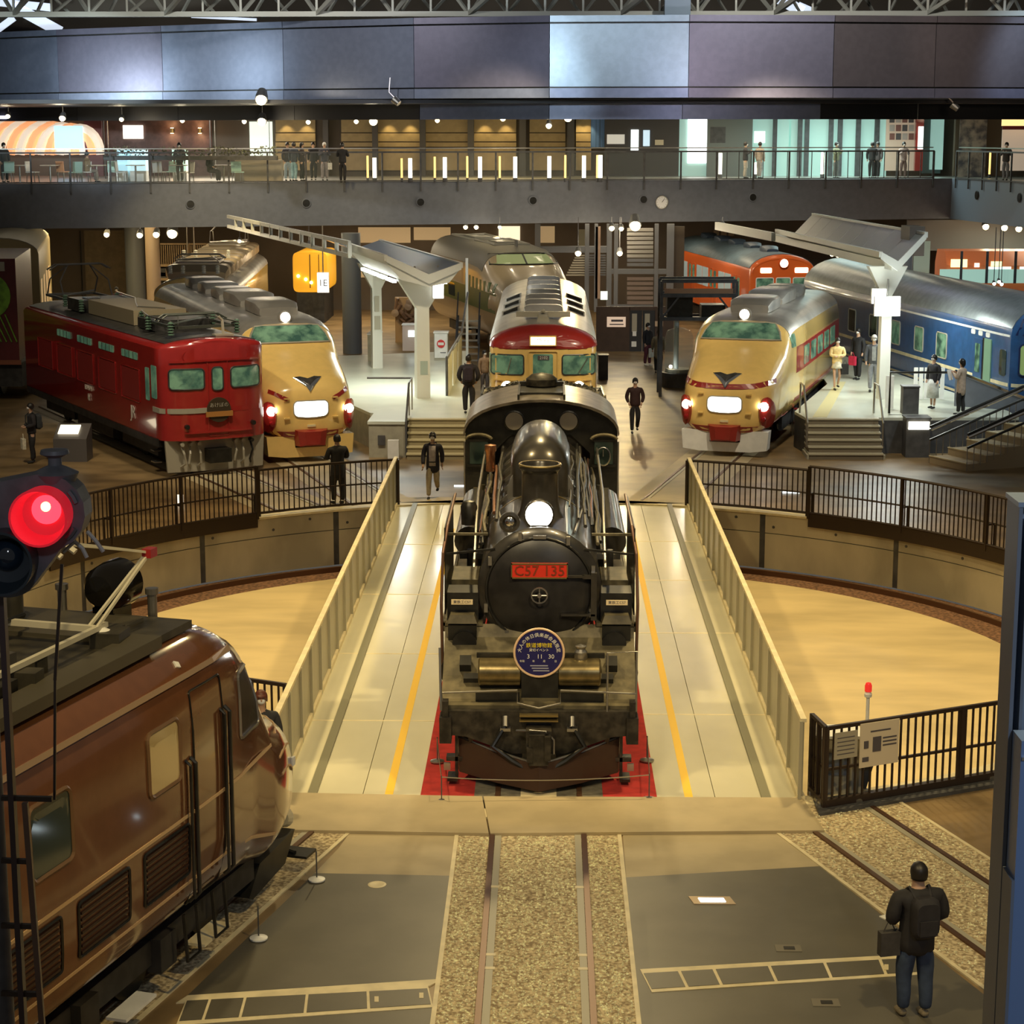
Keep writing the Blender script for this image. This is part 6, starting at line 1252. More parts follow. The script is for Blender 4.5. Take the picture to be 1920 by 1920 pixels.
# ---------------------------------------------------------------- visible lamps, then unseen lights
def lamp(px, py, Y, r, lb, warm=True, drop=None, energy=0):
    p = D(px, py, Y); t = thing('ceiling_spotlight', lb, 'spotlight', p)
    MB().lathe([(0, r * 2.4), (r * .8, r * 2.2), (r * 1.1, r * .8), (r * 1.15, 0), (r, 0)], (0, 0, 0), (0, .7, .7), 14).ob('housing', M_DARK, t, True)
    MB().ball((0, -r * .2, 0), r * .95, 12, 8).ob('bulb', M_LAMPY if warm else M_LAMPW, t, True)
    top = drop if drop is not None else p.z + .6
    MB().bar((0, r, r), (0, r, max(top - p.z, r + .02)), .03).ob('stem', M_DARK, t)
    if energy: light('POINT', p + Vector((0, -.45, -.2)), energy, WARM2 if warm else COOL, .15)
    return t
up = [(117, 222, .13, 0), (490, 187, .22, 1), (491, 228, .18, 0), (700, 228, .17, 0), (943, 222, .12, 0), (1029, 236, .12, 0), (1065, 221, .17, 0), (1280, 216, .13, 0), (1462, 214, .18, 1), (1668, 211, .12, 0), (1783, 206, .12, 0)]
for i, (x, y, r, e) in enumerate(up): lamp(x, y, 78.5 if y < 200 else 84, r, '%s from the left of the bright spotlights hanging under the dark band' % ORD[i], True, 10.0, 60)
sm = [(15, 218), (228, 224), (342, 226), (458, 228), (578, 229), (668, 228), (820, 226), (1189, 219), (1432, 215), (1550, 214), (1892, 204)]
for i, (x, y) in enumerate(sm): lamp(x, y, 88, .10, '%s from the left of the small orange downlights over the upper gallery' % ORD[i], True, 10.0, 30)
lo = [(63, 440, .26), (200, 440, .12), (262, 441, .13), (293, 440, .14), (323, 438, .22), (449, 452, .08), (579, 461, .1), (873, 426, .1), (893, 426, .1), (937, 426, .08), (1147, 428, .12), (1165, 429, .10), (1191, 423, .24), (1084, 475, .13), (1162, 475, .12), (1355, 426, .12)]
for i, (x, y, r) in enumerate(lo): lamp(x, y, 86 if i not in (7, 8) else 90, r, '%s from the left of the bright lamps under the gallery' % ORD[i], True, zb + .35, 55)
for px, py in ((732, 190), (1780, 200)):
    p = D(px, py, 78); t = thing('theatre_spot', 'unlit spotlight on a bent arm under the band, %s' % ('left of centre' if px < 1000 else 'near the right edge'), 'spotlight', p)
    MB().tube([(0, 0, .9), (-.05, 0, .35), (.2, 0, .1)], .03, 6).ob('arm', M_STEEL, t); MB().lathe([(0, 0), (.12, .02), (.15, .3), (.12, .32), (0, .3)], (.35, 0, -.1), (-.6, .2, .5), 14).ob('can', M_STEEL, t)
light('AREA', (-14, 91, 9.7), 560, (1, .86, .7), 5, (-14, 91, 0)); light('AREA', (8, 92, 9.7), 260, WARM2, 5, (8, 92, 0)); light('AREA', (14, 94, 9.7), 480, (.75, 1, .95), 5, (14, 94, 0)); light('AREA', (-3, 92, 9.7), 280, WARM, 5, (-3, 92, 0))  # unseen area lights that brighten the gallery interior
light('SPOT', (21, 70, 15), 1800, (.55, .75, 1.0), .5, (20, 88, 6), 50)
light('SPOT', (-26.5, 81, 10.4), 1500, COOL, .3, (-19.2, 85.2, 10.9), 50, .95); light('SPOT', (-20.5, 77.2, 11.2), 700, COOL, .3, (-13.6, 82.2, 11.7), 50, .95)
light('SPOT', (-2, 55, 15), 2400, (.85, .93, 1), .8, (-3, 86, 5.5), 60); light('AREA', (-8, 92, 4.6), 330, WARM2, 6, (-8, 92, 0)); light('AREA', (4, 93, 4.6), 160, WARM2, 6, (4, 93, 0)); light('AREA', (-20, 88, 4.6), 260, WARM, 6, (-20, 88, 0)); light('AREA', (22, 88, 4.4), 240, (.7, 1, .9), 5, (22, 88, 0))  # unseen spot on the gallery front, unseen area lights below the gallery
# ================================================================ platforms, canopies, ground-level back zone
M_PLAT = mat('platform_top', (0.56, 0.58, 0.48), 0.30, var=.08, scale=.8); M_PSIDE = mat('platform_side', (0.36, 0.34, 0.26), .5, var=.1); M_TREAD = mat('stair_tread', (0.60, 0.52, 0.30), .45); M_RISER = mat('stair_riser', (0.30, 0.25, 0.14), .5)
M_CANW = mat('canopy_white', (0.62, 0.62, 0.56), .4); M_CANB = mat('canopy_blue_roof', (0.10, 0.16, 0.24), .35, .3); M_CGL = mat('canopy_glass', (.30, .42, .62), .15, coat=.5)
def axis_pt(ang, r, off): u = Vector((-sin(radians(-ang)), cos(radians(ang)), 0)); u = Vector((sin(radians(ang)), cos(radians(ang)), 0)); p = Vector((cos(radians(ang)), -sin(radians(ang)), 0)); return Vector((TC[0], TC[1], 0)) + u * r + p * off
# left platform
a = axis_pt(-20.3, 18.6, 1.72); a2 = axis_pt(-20.3, 34.0, 1.72); fY = G(720, 858).y
t = thing('station_platform', 'pale station platform with stairs left of the middle train', 'platform', (0, 0, 0))
stx0 = G(763, 862).x; stx1 = G(876, 862).x; Yt = G(820, 783, 1.0).y
x_l = G(692, 858).x
MB().poly([(x_l, fY), (stx0 - .05, fY), (stx0 - .05, Yt), (stx1 + .05, Yt), (-2.75, 71), (a2.x, a2.y), (a.x, a.y + 1.2), (x_l, fY + 1.6)], 0, .92).ob('base', M_PSIDE, t)
MB().poly([(x_l - .03, fY - .04), (stx0 - .05, fY - .04), (stx0 - .05, Yt - .03), (stx1 + .07, Yt - .03), (-2.72, 71), (a2.x, a2.y), (a.x, a.y + 1.2), (x_l, fY + 1.6)], .92, 1.0).ob('top_slab', M_PLAT, t)
MB().bx(x_l + .25, x_l + .45, fY - .06, fY - .04, .35, .62).ob('wall_vent', M_DARK, t)
def stairs(root, x0, x1, y0, y1, z1, n, tread=M_TREAD, riser=M_RISER):
    for i in range(n):
        ya = y0 + (y1 - y0) * i / n
        MB().bx(x0, x1, ya, y1, z1 * i / n, z1 * (i + 1) / n - .04).ob('riser', riser, root); MB().bx(x0 - .02, x1 + .02, ya - .03, y1, z1 * (i + 1) / n - .04, z1 * (i + 1) / n).ob('tread', tread, root)
yb = G(820, 862).y
stairs(t, stx0, stx1, yb, Yt, 1.0, 6)
MB().tube([(stx0 - .03, yb + .2, .1), (stx0 - .03, yb + .2, 1.0), (stx0 - .03, Yt + .4, 1.9), (stx0 - .03, Yt + 1.6, 1.9), (stx0 - 1.3, Yt + 1.6, 1.9)], .03, 6).ob('hand_rail', M_DARK, t)
for y in (Yt + .4, Yt + 1.6): MB().cyl((stx0 - .03, y, 1.0), (stx0 - .03, y, 1.9), .02).ob('rail_post', M_STEEL, t)
b = MB().box((x_l + .7, fY - .4, .30), (.3, .2, .5)).ob('platform_lamp_box', M_WHITE); tag(b, 'small cream lit box on the floor in front of the left platform', 'box')
# right platform
a = axis_pt(16.3, 19.6, 1.75); a2 = axis_pt(16.3, 31.0, 1.75)
rx0 = G(1518, 862).x; rx1 = G(1655, 862).x; Yr = G(1590, 783, 1.0).y; ybr = G(1590, 862).y
bd_ = Vector((-sin(radians(10.3)), cos(radians(10.3)), 0)); bo = Vector((14.75, 56.4, 0)) - Vector((cos(radians(10.3)), sin(radians(10.3)), 0)) * 1.75
e0 = bo - bd_ * 0.6; e1 = bo + bd_ * 17
t = thing('station_platform', 'station platform with stairs between the right bonnet express and the blue car', 'platform', (0, 0, 0))
pl = [(a.x, max(a.y, Yr)), (rx0, Yr), (rx1, Yr), (e0.x, Yr + .1), (e0.x, e0.y), (e1.x, e1.y), (min(a2.x, e1.x - 1), a2.y + 3)]
pl = [(rx0 - .15, Yr + 1.2), (rx0, Yr), (rx1, Yr), (e0.x, Yr + .1), (e0.x, e0.y), (e1.x, e1.y), (e1.x - .5, e1.y), (rx0 + 1.65, Yr + 7.5)]
MB().poly(pl, 0, .92).ob('base', M_DARK, t); MB().poly(pl, .92, 1.0).ob('top_slab', M_PLAT, t)
MB().poly([(rx0 + .2, Yr + .05), (rx0 + .6, Yr + .05), (rx0 + 2.3, Yr + 8), (rx0 + 2.0, Yr + 8)], 1.0, 1.008).ob('yellow_guide_strip', mat('guide_pale_yellow', (.62, .56, .30), .5), t)
stairs(t, rx0, rx1, ybr, Yr, 1.0, 6, mat('tread_grey', (.50, .47, .35), .45), mat('riser_brown', (.20, .17, .12), .5))
for x in (rx0 - .04, rx1 + .04):
    MB().tube([(x, ybr + .35, .3), (x, ybr + .35, .95), (x, Yr + .2, 1.85), (x, Yr + .9, 1.85), (x, Yr + .9, 1.0)], .028, 6).ob('hand_rail', M_STEEL, t); MB().bx(x - .03, x + .03, ybr, Yr, 0, .12).ob('stringer', M_PSIDE, t)
# canopies -------------------------------------------------------------
def canopy(label, base, d, L, cols, wings, zc=4.85, lad=None):
    """base: valley point at the near end; d: direction away; wings: (x offset, z rise, material, y0, y1)"""
    root = thing('platform_canopy', label, 'canopy', (base.x, base.y, 0), atan2(d.y, d.x) - pi / 2)
    for off, rise, m, y0, y1, n, nm in wings:
        for k in range(n):
            ya = y0 + (y1 - y0) * k / n + .02; yb_ = y0 + (y1 - y0) * (k + 1) / n - .02
            MB().add([(0.02 * (1 if off > 0 else -1), ya, zc), (off, ya, zc + rise), (off, yb_, zc + rise), (0.02 * (1 if off > 0 else -1), yb_, zc), (0.02, ya, zc + .05), (off, ya, zc + rise + .06), (off, yb_, zc + rise + .06), (0.02, yb_, zc + .05)], [(0, 1, 2, 3), (4, 5, 6, 7), (0, 1, 5, 4), (1, 2, 6, 5), (2, 3, 7, 6), (3, 0, 4, 7)]).ob(nm, m, root)
        MB().bar((off, y0, zc + rise), (off, y1, zc + rise), .10, .16).ob('eave_beam', M_CANW, root)
        MB().add([(0, y0 - .03, zc - .22), (off, y0 - .03, zc + rise - .12), (off, y0 - .03, zc + rise + .08), (0, y0 - .03, zc + .06), (0, y0 + .03, zc - .22), (off, y0 + .03, zc + rise - .12), (off, y0 + .03, zc + rise + .08), (0, y0 + .03, zc + .06)], [(0, 1, 2, 3), (4, 5, 6, 7), (0, 1, 5, 4), (1, 2, 6, 5), (2, 3, 7, 6), (3, 0, 4, 7)]).ob('end_fascia', M_CANW, root)
    MB().bx(-.12, .12, 0, L, zc - .22, zc + .02).ob('valley_beam', M_CANW, root)
    for y, w in cols:
        c = MB().loft([[(-w, y - w, 1.0), (w, y - w, 1.0), (w, y + w, 1.0), (-w, y + w, 1.0)], [(-w * .9, y - w, zc - 1.0), (w * .9, y - w, zc - 1.0), (w * .9, y + w, zc - 1.0), (-w * .9, y + w, zc - 1.0)], [(-w * 3.6, y - w, zc - .15), (w * 3.6, y - w, zc - .15), (w * 3.6, y + w, zc - .15), (-w * 3.6, y + w, zc - .15)]])
        c.ob('column', M_CANW, root)
    return root
# right canopy
vb = Vector((10.12, 57.2, 0)); dr_ = Vector((-2.1, 20, 0)).normalized()
rc = canopy('grey canopy on a white column over the right platform', vb, dr_, 17, ((.9, .16),), ((.80, .80, mat('canopy_grey_sheet', (.42, .42, .38), .35, .3), -.2, 13.5, 9, 'roof_sheet'), (-.5, .25, M_CANW, -.2, 13.5, 1, 'left_sheet')), 5.05)
MB().bx(.55, 1.0, .6, 1.5, 5.2, 6.05).ob('gutter_box', mat('gutter_brown', (.09, .07, .055), .5), rc)
MB().bar((-.6, 13.5, 5.1), (-1.2, 21, 5.15), .15, .3).ob('bare_beam', M_CANW, rc)
def sign_lamp(lb, px0, px1, py0, py1, Y, es=5):
    a = D(px0, py0, Y); b = D(px1, py1, Y); c = Vector(((a.x + b.x) / 2, Y, (a.z + b.z) / 2)); t = thing('lit_sign_box', lb, 'sign', c); w = abs(b.x - a.x) / 2; h = abs(a.z - b.z) / 2
    MB().bx(-w, w, .02, .20, -h, h).ob('case', M_WHITE, t); MB().bx(-w + .02, w - .02, -.01, .02, -h + .02, h - .02).ob('face', lamp_mat('sign_face_%g' % es, (1, 1, .94), es), t); MB().cyl((0, .1, h), (0, .1, (h + .5) if Y < 80 else zt - .24 - c.z), .03).ob('hanger', M_STEEL, t)
    return t
sign_lamp('glowing white sign box hung left on the right platform column, the one set back', 1635, 1662, 541, 570, 57.9); sign_lamp('larger glowing white sign box hung right on the right platform column', 1641, 1688, 556, 593, 57.2)
q = D(1660, 590, 56.5); light('POINT', q, 190, (.92, 1, .95), .25)
# left canopy
vb = Vector((-3.35, 57.3, 0)); dl = Vector((-3.6, 13.5, 0)).normalized()
lc = canopy('white canopy with a dark blue roof wing and glass wing over the left platform', vb, dl, 13.2, ((.9, .20), (8.6, .17)), ((.95, .30, M_CANB, -.2, 13.0, 1, 'blue_roof'), (-1.25, .55, mat('canopy_dark_sheet', (.10, .105, .10), .5), -.2, 6.5, 1, 'dark_roof')), 4.65)
for k in range(6): MB().add([(-.25, 6.6 + k * 1.5, 4.75), (-1.3, 6.6 + k * 1.5, 5.15), (-1.3, 8.0 + k * 1.5, 5.15), (-.25, 8.0 + k * 1.5, 4.75), (-.25, 6.6 + k * 1.5, 4.79), (-1.3, 6.6 + k * 1.5, 5.19), (-1.3, 8.0 + k * 1.5, 5.19), (-.25, 8.0 + k * 1.5, 4.79)], [(0, 1, 2, 3), (4, 5, 6, 7), (0, 1, 5, 4), (1, 2, 6, 5), (2, 3, 7, 6), (3, 0, 4, 7)]).ob('glass_pane', M_CGL, lc)
for zz, x in ((4.95, -1.45), (5.35, -1.45)): MB().bar((x, 5, zz), (x - 1.6, 26, zz), .09, .13).ob('ladder_chord', M_CANW, lc)
for k in range(12): MB().bar((-1.45 - .076 * k * 1.75, 5 + k * 1.75, 4.95), (-1.45 - .076 * k * 1.75, 5 + k * 1.75, 5.35), .12).ob('ladder_web', M_CANW, lc)
MB().loft([[(x * 1.0, y, z) for x, z in ((-1.2, 5.0), (-.8, 4.55), (0, 4.35), (.6, 4.45), (.95, 4.85))] + [(.95, y, 4.95), (0, y, 4.6), (-1.2, y, 5.15)] for y in (-.15, 6.4)]).ob('curved_soffit', M_CANW, lc, True)
for i, (x, y) in enumerate(((-.75, 1.2), (-.75, 2.7), (-.75, 4.2), (-.75, 5.6), (.6, .4))): MB().bx(x - .06, x + .06, y, y + 1.15, 4.38, 4.46).ob('tube_light', lamp_mat('fluorescent', (.95, 1, 1), 8), lc)
light('AREA', (-4.3, 60, 4.3), 260, (.92, 1, .93), 2.5, (-4.3, 60, 0)); light('POINT', (-2.9, 55.6, 3.4), 22, (.95, 1, .95), .2); light('AREA', (10.8, 60, 4.4), 170, (.95, 1, .9), 1.5, (10.6, 60, 0))
sign_lamp('glowing white sign box left of the near left-platform column', 768, 787, 531, 562, 58.6); sign_lamp('glowing white sign box right of the near left-platform column', 811, 832, 530, 560, 58.0)
for nm, y0, y1, z0, z1, m in (('column_box', .68, .7, 1.7, 2.1, mat('box_sage', (.35, .42, .38), .4)),): MB().bx(-.1, .12, y0, y1, z0, z1).ob(nm, m, lc)
MB().bx(-.1, .1, 8.40, 8.43, 2.3, 2.75).bx(-.09, .06, 8.35, 8.43, 2.9, 3.4).ob('switch_box', M_GREYP, lc, kind='stuff')
# ticket gates, notices, ramp fence on the left platform
def boxthing(name, lb, cat, px0, px1, py0, py1, z, m, dep=.5, extra=None):
    p = G((px0 + px1) / 2, py1, z); a = D(px0, py1, p.y); b = D(px1, py0, p.y); t = thing(name, lb, cat, p); w = (b.x - a.x) / 2; h = b.z - z
    MB().bx(-w, w, 0, dep, 0, h).ob('body', m, t); MB().bx(-w - .02, w + .02, -.02, dep + .02, h, h + .04).ob('top', M_WHITE if m is not M_DARK else M_DARK, t)
    if extra: extra(t, w, h)
    return t
boxthing('ticket_gate', 'grey ticket gate cabinet beside the far left-platform column', 'ticket gate', 690, 713, 628, 678, 1.0, M_PSIDE, .9, lambda t, w, h: MB().bx(w * .3, w * .8, -.02, 0, h * .3, h * .8).ob('panel', M_NAVY, t))
boxthing('ticket_gate', 'pink-white ticket gate with a bright screen behind the near left-platform column', 'ticket gate', 755, 786, 610, 658, 1.0, mat('gate_pink', (.6, .48, .40), .5), .5, lambda t, w, h: MB().bx(-w * .3, w * .5, -.03, 0, h * .55, h * .8).ob('screen', lamp_mat('screen_small', (.8, .95, 1), 1.5), t))
def noentry(t, w, h):
    MB().bx(-w * .9, w * .9, -.03, 0, h * .1, h * .98).ob('board', M_WHITE, t); MB().cyl((0, -.05, h * .62), (0, -.03, h * .62), w * .58, n=20).ob('red_disc', mat('sign_red', (.6, .02, .02), .4), t); MB().bx(-w * .42, w * .42, -.06, -.05, h * .57, h * .67).ob('white_bar', M_WHITE, t); MB().bx(-w * .1, w * .7, -.035, -.03, h * .28, h * .31).ob('text_line', M_DARK, t)
boxthing('no_entry_gate', 'ticket gate with a white board showing a round red no-entry sign', 'ticket gate', 814, 840, 625, 676, 1.0, M_PSIDE, .5, noentry)
t = thing('ramp_fence', 'white panelled fence with a sloping rail at the right edge of the left platform', 'fence', (0, 0, 0)); a = G(838, 742, 1.0); b = G(866, 690, 1.0)
for k in range(3):
    p = a + (b - a) * (k / 3); q = a + (b - a) * ((k + 1) / 3); MB().add([(p.x + .02, p.y, 1), (q.x - .02, q.y - .05, 1), (q.x - .02, q.y - .05, 2.1), (p.x + .02, p.y, 2.1), (p.x + .05, p.y + .02, 1), (q.x + .01, q.y - .03, 1), (q.x + .01, q.y - .03, 2.1), (p.x + .05, p.y + .02, 2.1)], [(0, 1, 2, 3), (4, 5, 6, 7), (0, 1, 5, 4), (1, 2, 6, 5), (2, 3, 7, 6), (3, 0, 4, 7)]).ob('panel', M_CANW, t)
MB().tube([(a.x, a.y, 2.15), (b.x, b.y, 2.2), (b.x + .05, b.y + 4, 3.2)], .04, 6).tube([(a.x, a.y, 1.0), (a.x, a.y, 2.15)], .04, 6).ob('rail', M_DARK, t); MB().bar((b.x + .02, b.y + 4, 1), (b.x + .02, b.y + 4, 4.4), .09).ob('tall_post', M_CANW, t)
# right platform furniture
boxthing('info_cabinet', 'dark grey cabinet standing on the right platform right of the column', 'cabinet', 1691, 1723, 727, 780, .95, M_DARK, .4)
cb2 = boxthing('lit_cabinet', 'dark cabinet with a glowing label panel in front of the right platform', 'cabinet', 1696, 1744, 786, 858, 0, M_DARK, .6, lambda t, w, h: MB().box((0, -.05, h * .84), (w * 1.7, .06, h * .20), rx=.2).ob('lit_label', lamp_mat('label_cream', (1, .93, .72), 4), t))
boxthing('low_cabinet', 'dark low cabinet between the right stairs and the lit cabinet', 'cabinet', 1657, 1695, 798, 846, 0, M_DARK, .5)
t = thing('platform_fence', 'black railed white panel fence on the right platform edge', 'fence', (0, 0, 0)); a = G(1667, 775, 1.0); b = G(1787, 775, 1.0)
MB().tube([(a.x, a.y, 1), (a.x, a.y, 2.15), (b.x, b.y, 2.15)], .035, 6).ob('black_rail', M_BLACK, t)
for x0, x1, y in ((1672, 1690, 778), (1725, 1786, 760)):
    p = G(x0, y, 1.0); q = G(x1, y, 1.0); n = 2 if x1 - x0 < 30 else 6
    for k in range(n): MB().bx(p.x + (q.x - p.x) * k / n + .02, p.x + (q.x - p.x) * (k + 1) / n - .02, p.y + 1.2, p.y + 1.25, 1.02, 1.95).ob('white_panel', M_WHITE, t)
p = G(1681, 779, 1.0); MB().bx(p.x - .2, p.x + .2, p.y + .1, p.y + .2, .72, 1.0).ob('red_panel', mat('panel_dull_red', (.22, .04, .02), .5), t)
t = thing('ramp_wall', 'grey sloping ramp wall with a shiny rail beside the blue car', 'ramp', (0, 0, 0)); p = G(1787, 800, .4); q = p + Vector((2.6, -1.6, 0))
MB().add([(p.x, p.y, 0), (q.x, q.y, 0), (q.x, q.y, 1.0), (p.x, p.y, 1.95), (p.x + .05, p.y + .12, 0), (q.x + .05, q.y + .12, 0), (q.x + .05, q.y + .12, 1.0), (p.x + .05, p.y + .12, 1.95)], [(0, 1, 2, 3), (4, 5, 6, 7), (0, 1, 5, 4), (1, 2, 6, 5), (2, 3, 7, 6), (3, 0, 4, 7)]).ob('wall', M_FASC, t); MB().bar((p.x, p.y, 2.02), (q.x, q.y, 1.07), .07).ob('rail', M_CHROME, t)
# side stair at the lower right
t = thing('side_stair', 'broad side stair with double shiny handrails at the right edge', 'stairs', (0, 0, 0)); s0 = G(1742, 868); s1 = G(1812, 884); ud = Vector((2.7, 1.15, 0)); nd = (s1 - s0)
n = 5; M_SST = mat('side_stair_tan', (.42, .33, .20), .5)
for k in range(n):
    a = s0 + ud * (k / n); b = s1 + ud * (k / n); zz = .95 * (k + 1) / n
    MB().poly([(a.x, a.y), (b.x, b.y), (s1.x + ud.x, s1.y + ud.y), (s0.x + ud.x, s0.y + ud.y)], zz - .19, zz).ob('step', M_SST, t); MB().bar((a.x, a.y, zz + .01), (b.x, b.y, zz + .01), .04, .03).ob('nosing', M_EDGE, t)
e = s0 + ud; f = s1 + ud; MB().poly([(e.x, e.y), (f.x, f.y), (f.x + 4, f.y + .2), (e.x + 4, e.y + .2)], 0, .94).ob('landing', M_SST, t)
for s_ in (s0, s1):
    for h, m, r in ((.98, M_BLACK, .04), (.90, M_CHROME, .045), (.62, M_BLACK, .035)):
        a = s_ + Vector((0, 0, h)); b = s_ + ud + Vector((0, 0, h + .95)); MB().tube([a, b, b + Vector((2.6, .1, 0))], r, 6).ob('hand_rail', m, t)
    for k in range(14):
        a = s_ + ud * (k / 14) + Vector((0, 0, .95 * k / 14)); MB().bar(a, a + Vector((0, 0, .62)), .022).ob('baluster', M_STEEL, t)
# glass display cylinder and dark rack near the centre right
p = G(1272, 724); t = thing('glass_showcase', 'glass cylinder showcase with a pale pole, left of the right bonnet express', 'showcase', p)
MB().lathe([(.62, 0), (.62, .5), (0, .5)], n=28).ob('base', M_DARK, t, True); MB().lathe([(.50, .5), (.50, 1.7), (.42, 1.95), (.15, 2.05)], n=28).ob('glass', mat('showcase_glass', (.7, .8, .8), .05, alpha=.22), t, True); MB().cyl((-.1, 0, .5), (-.1, 0, 2.4), .09, n=12).ob('pole', mat('pole_pale_blue', (.5, .6, .62), .35), t); MB().lathe([(.45, .5), (.45, .62), (0, .62)], n=24).ob('plinth', M_PSIDE, t); MB().ball((-.3, -.3, .72), .06).ob('lamp', M_LAMPW, t)
p = Vector((D(1310, 600, 66).x, 66, 0)); t = thing('steel_rack', 'dark steel frame rack with black crates behind the right bonnet express', 'rack', p); w = 1.25; z0 = D(1310, 598, 66).z; z1 = D(1310, 527, 66).z
for x in (-w, w):
    for y in (0, 1.2): MB().bx(x - .05, x + .05, y - .05, y + .05, 0, z1).ob('post', M_DARK, t)
for z in (z0, (z0 + z1) / 2 + .15, z1):
    for y in (0, 1.2): MB().bar((-w, y, z), (w, y, z), .12).ob('beam', M_DARK, t)
MB().bx(-w, w, 0, 1.2, z0 - .04, z0).ob('shelf', M_STEEL, t); MB().bar((-w, 0, z0), (-w + .6, 0, z1 - .5), .06).ob('brace', M_DARK, t); MB().bar((w, 0, z0), (w - .6, 0, z1 - .5), .06).ob('brace', M_DARK, t)
MB().bx(-w + .2, -.2, .1, 1.0, z0, z0 + .75).ob('crate', M_BLACK, t); MB().bx(.1, .9, .1, 1.0, z0, z0 + .45).ob('crate', M_BLACK, t); MB().bx(-w + .1, w - .1, .1, .14, z0 + .8, z0 + 1.0).ob('orange_shelf_edge', mat('tan_orange', (.4, .22, .12), .5), t)
# ---------------------------------------------------------------- ground-level back zone
def column(px, py1, w, m, lb, Y=None):
    p = G(px, py1); r = w / 2 / (FPX / (p.y * .982 + 1.6)); o = MB().lathe([(r, 0), (r, zb)], n=24).ob('round_column', m, None, True); o.location = (p.x, p.y, 0); tag(o, lb, 'column')
M_COLB = mat('column_blue_grey', (.17, .185, .20), .4); M_COLT = mat('column_tan', (.30, .22, .15), .5)
column(257, 598, 36, M_COLB, 'blue-grey round column left of the tan one, behind the red engine', 1); column(291, 612, 27, M_COLT, 'tan round column lit from above behind the red engine'); column(661, 662, 36, M_COLB, 'thick dark round column right of the left bonnet express'); column(1693, 640, 26, M_COLB, 'dark column behind the right canopy')
BW = 98.99
slabf('tan_wall', 158, 240, 432, 600, BW, mat('tan_wall', (.20, .15, .085), .6, var=.1), 'tan wall panel between the beige coach and the blue-grey column', 'wall panel'); slabf('dark_recess', 150, 158, 432, 600, BW, M_BLACK, 'narrow black recess at the left edge of the tan wall', 'recess')
# mezzanine
t = thing('mezzanine', 'small mezzanine with pickets and beige beams behind the red engine', 'mezzanine', (0, 94, 0)); a = D(300, 455, 94); b = D(398, 460, 94)
def mz(y0, y1, x0, x1, m, nm, dep=.3):
    p = D(x0, y0, 94); q = D(x1, y1, 94); MB().bx(p.x, q.x, 0, dep, q.z, p.z).ob(nm, m, t)
M_BEIGE = mat('beige_beam', (.50, .36, .20), .5)
mz(456, 459, 300, 396, M_BEIGE, 'top_rail', .05); mz(496, 503, 300, 345, M_BEIGE, 'beam'); mz(511, 518, 300, 345, M_BEIGE, 'beam'); mz(521, 526, 300, 340, M_BEIGE, 'beam'); mz(529, 532, 345, 398, M_BEIGE, 'beam'); mz(517, 590, 340, 346, M_BEIGE, 'post'); mz(456, 498, 352, 355, M_BEIGE, 'post')
for k in range(24):
    p = D(302 + k * 4, 460, 94); q = D(302 + k * 4, 496, 94); MB().bx(p.x - .018, p.x + .018, 0, .04, q.z, p.z).ob('picket', M_BEIGE, t)
mz(500, 521, 300, 340, M_DARK, 'dark_panel', .1); mz(527, 600, 300, 398, M_BLACK, 'dark_opening', .05)
sign_lamp('small bluish-white lit sign under the mezzanine', 356, 373, 500, 519, 93, 3); sign_lamp('tiny round lit sign left of the mezzanine sign', 348, 355, 504, 512, 93, 3)
t = boxthing('tall_lit_post', 'slim beige post with a lit head between the two round columns', 'post', 268, 277, 488, 570, 0, M_BEIGE, .2)
# orange lit train end and platform sign
p = Vector((D(582, 545, 92).x, 92, 0)); t = thing('orange_train_end', 'glowing orange rounded train end beyond the left canopy', 'train', p); z1 = D(582, 473, 92).z; z0 = D(582, 548, 92).z; w = .80
c = MB().loft([sring(w, z0, z1, y, 8, 32) for y in (0, .3, 4)]).ob('body', mat('train_amber', (.85, .42, .04), .3, emit=(1, .45, .02), es=.45), t, True); MB().bx(-.02, .02, -.02, 0, z0 + .2, z1 - .1).bx(.4, .43, -.02, 0, z0 + .2, z1 - .1).ob('seam', M_RAILBR, t, kind='stuff')
for x, z in ((-.55, z0 + .75), (-.2, z0 + .6), (0.05, z0 + .45)): MB().ball((x, -.02, z), .07).ob('lamp', M_LAMPY, t)
MB().bx(-w * .8, w * .8, 0, 4, 0, z0).ob('underframe', M_UNDER, t)
sg2 = sign_lamp('white platform sign reading 1E hung before the orange train end', 594, 617, 511, 549, 88, 1.6); text('1E', .42, M_DARK, (0, -.03, -.02), sg2, depth=.003)
# cream lit walls at the centre back, windows, machinery exhibit
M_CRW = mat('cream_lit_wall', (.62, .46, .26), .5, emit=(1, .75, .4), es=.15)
for i, (x0, x1, y0, y1, m) in enumerate(((672, 770, 426, 455, M_CRW), (776, 845, 426, 450, M_CRW), (672, 705, 494, 520, M_CRW), (935, 975, 424, 470, lamp_mat('lit_panel_cream', (1, .85, .6), .9)), (1013, 1040, 424, 455, M_CRW), (1085, 1100, 430, 470, mat('sage_panel', (.3, .3, .22), .5)))):
    slabf('lit_wall', x0, x1, y0, y1, BW, m, '%s from the left of the cream lit wall panels under the gallery' % ORD[i], 'wall panel')
t = thing('machinery_exhibit', 'brown cutaway machinery with pipes behind the left platform gates', 'exhibit', G(765, 600, 1.0)); rs = random.Random(21)
a = D(738, 605, t.location.y); b = D(790, 565, t.location.y); w = (b.x - a.x) / 2; h = b.z - a.z
MB().bx(-w, w, .6, .9, -1.0, h).ob('back_plate', mat('tan_plate', (.35, .22, .10), .5), t)
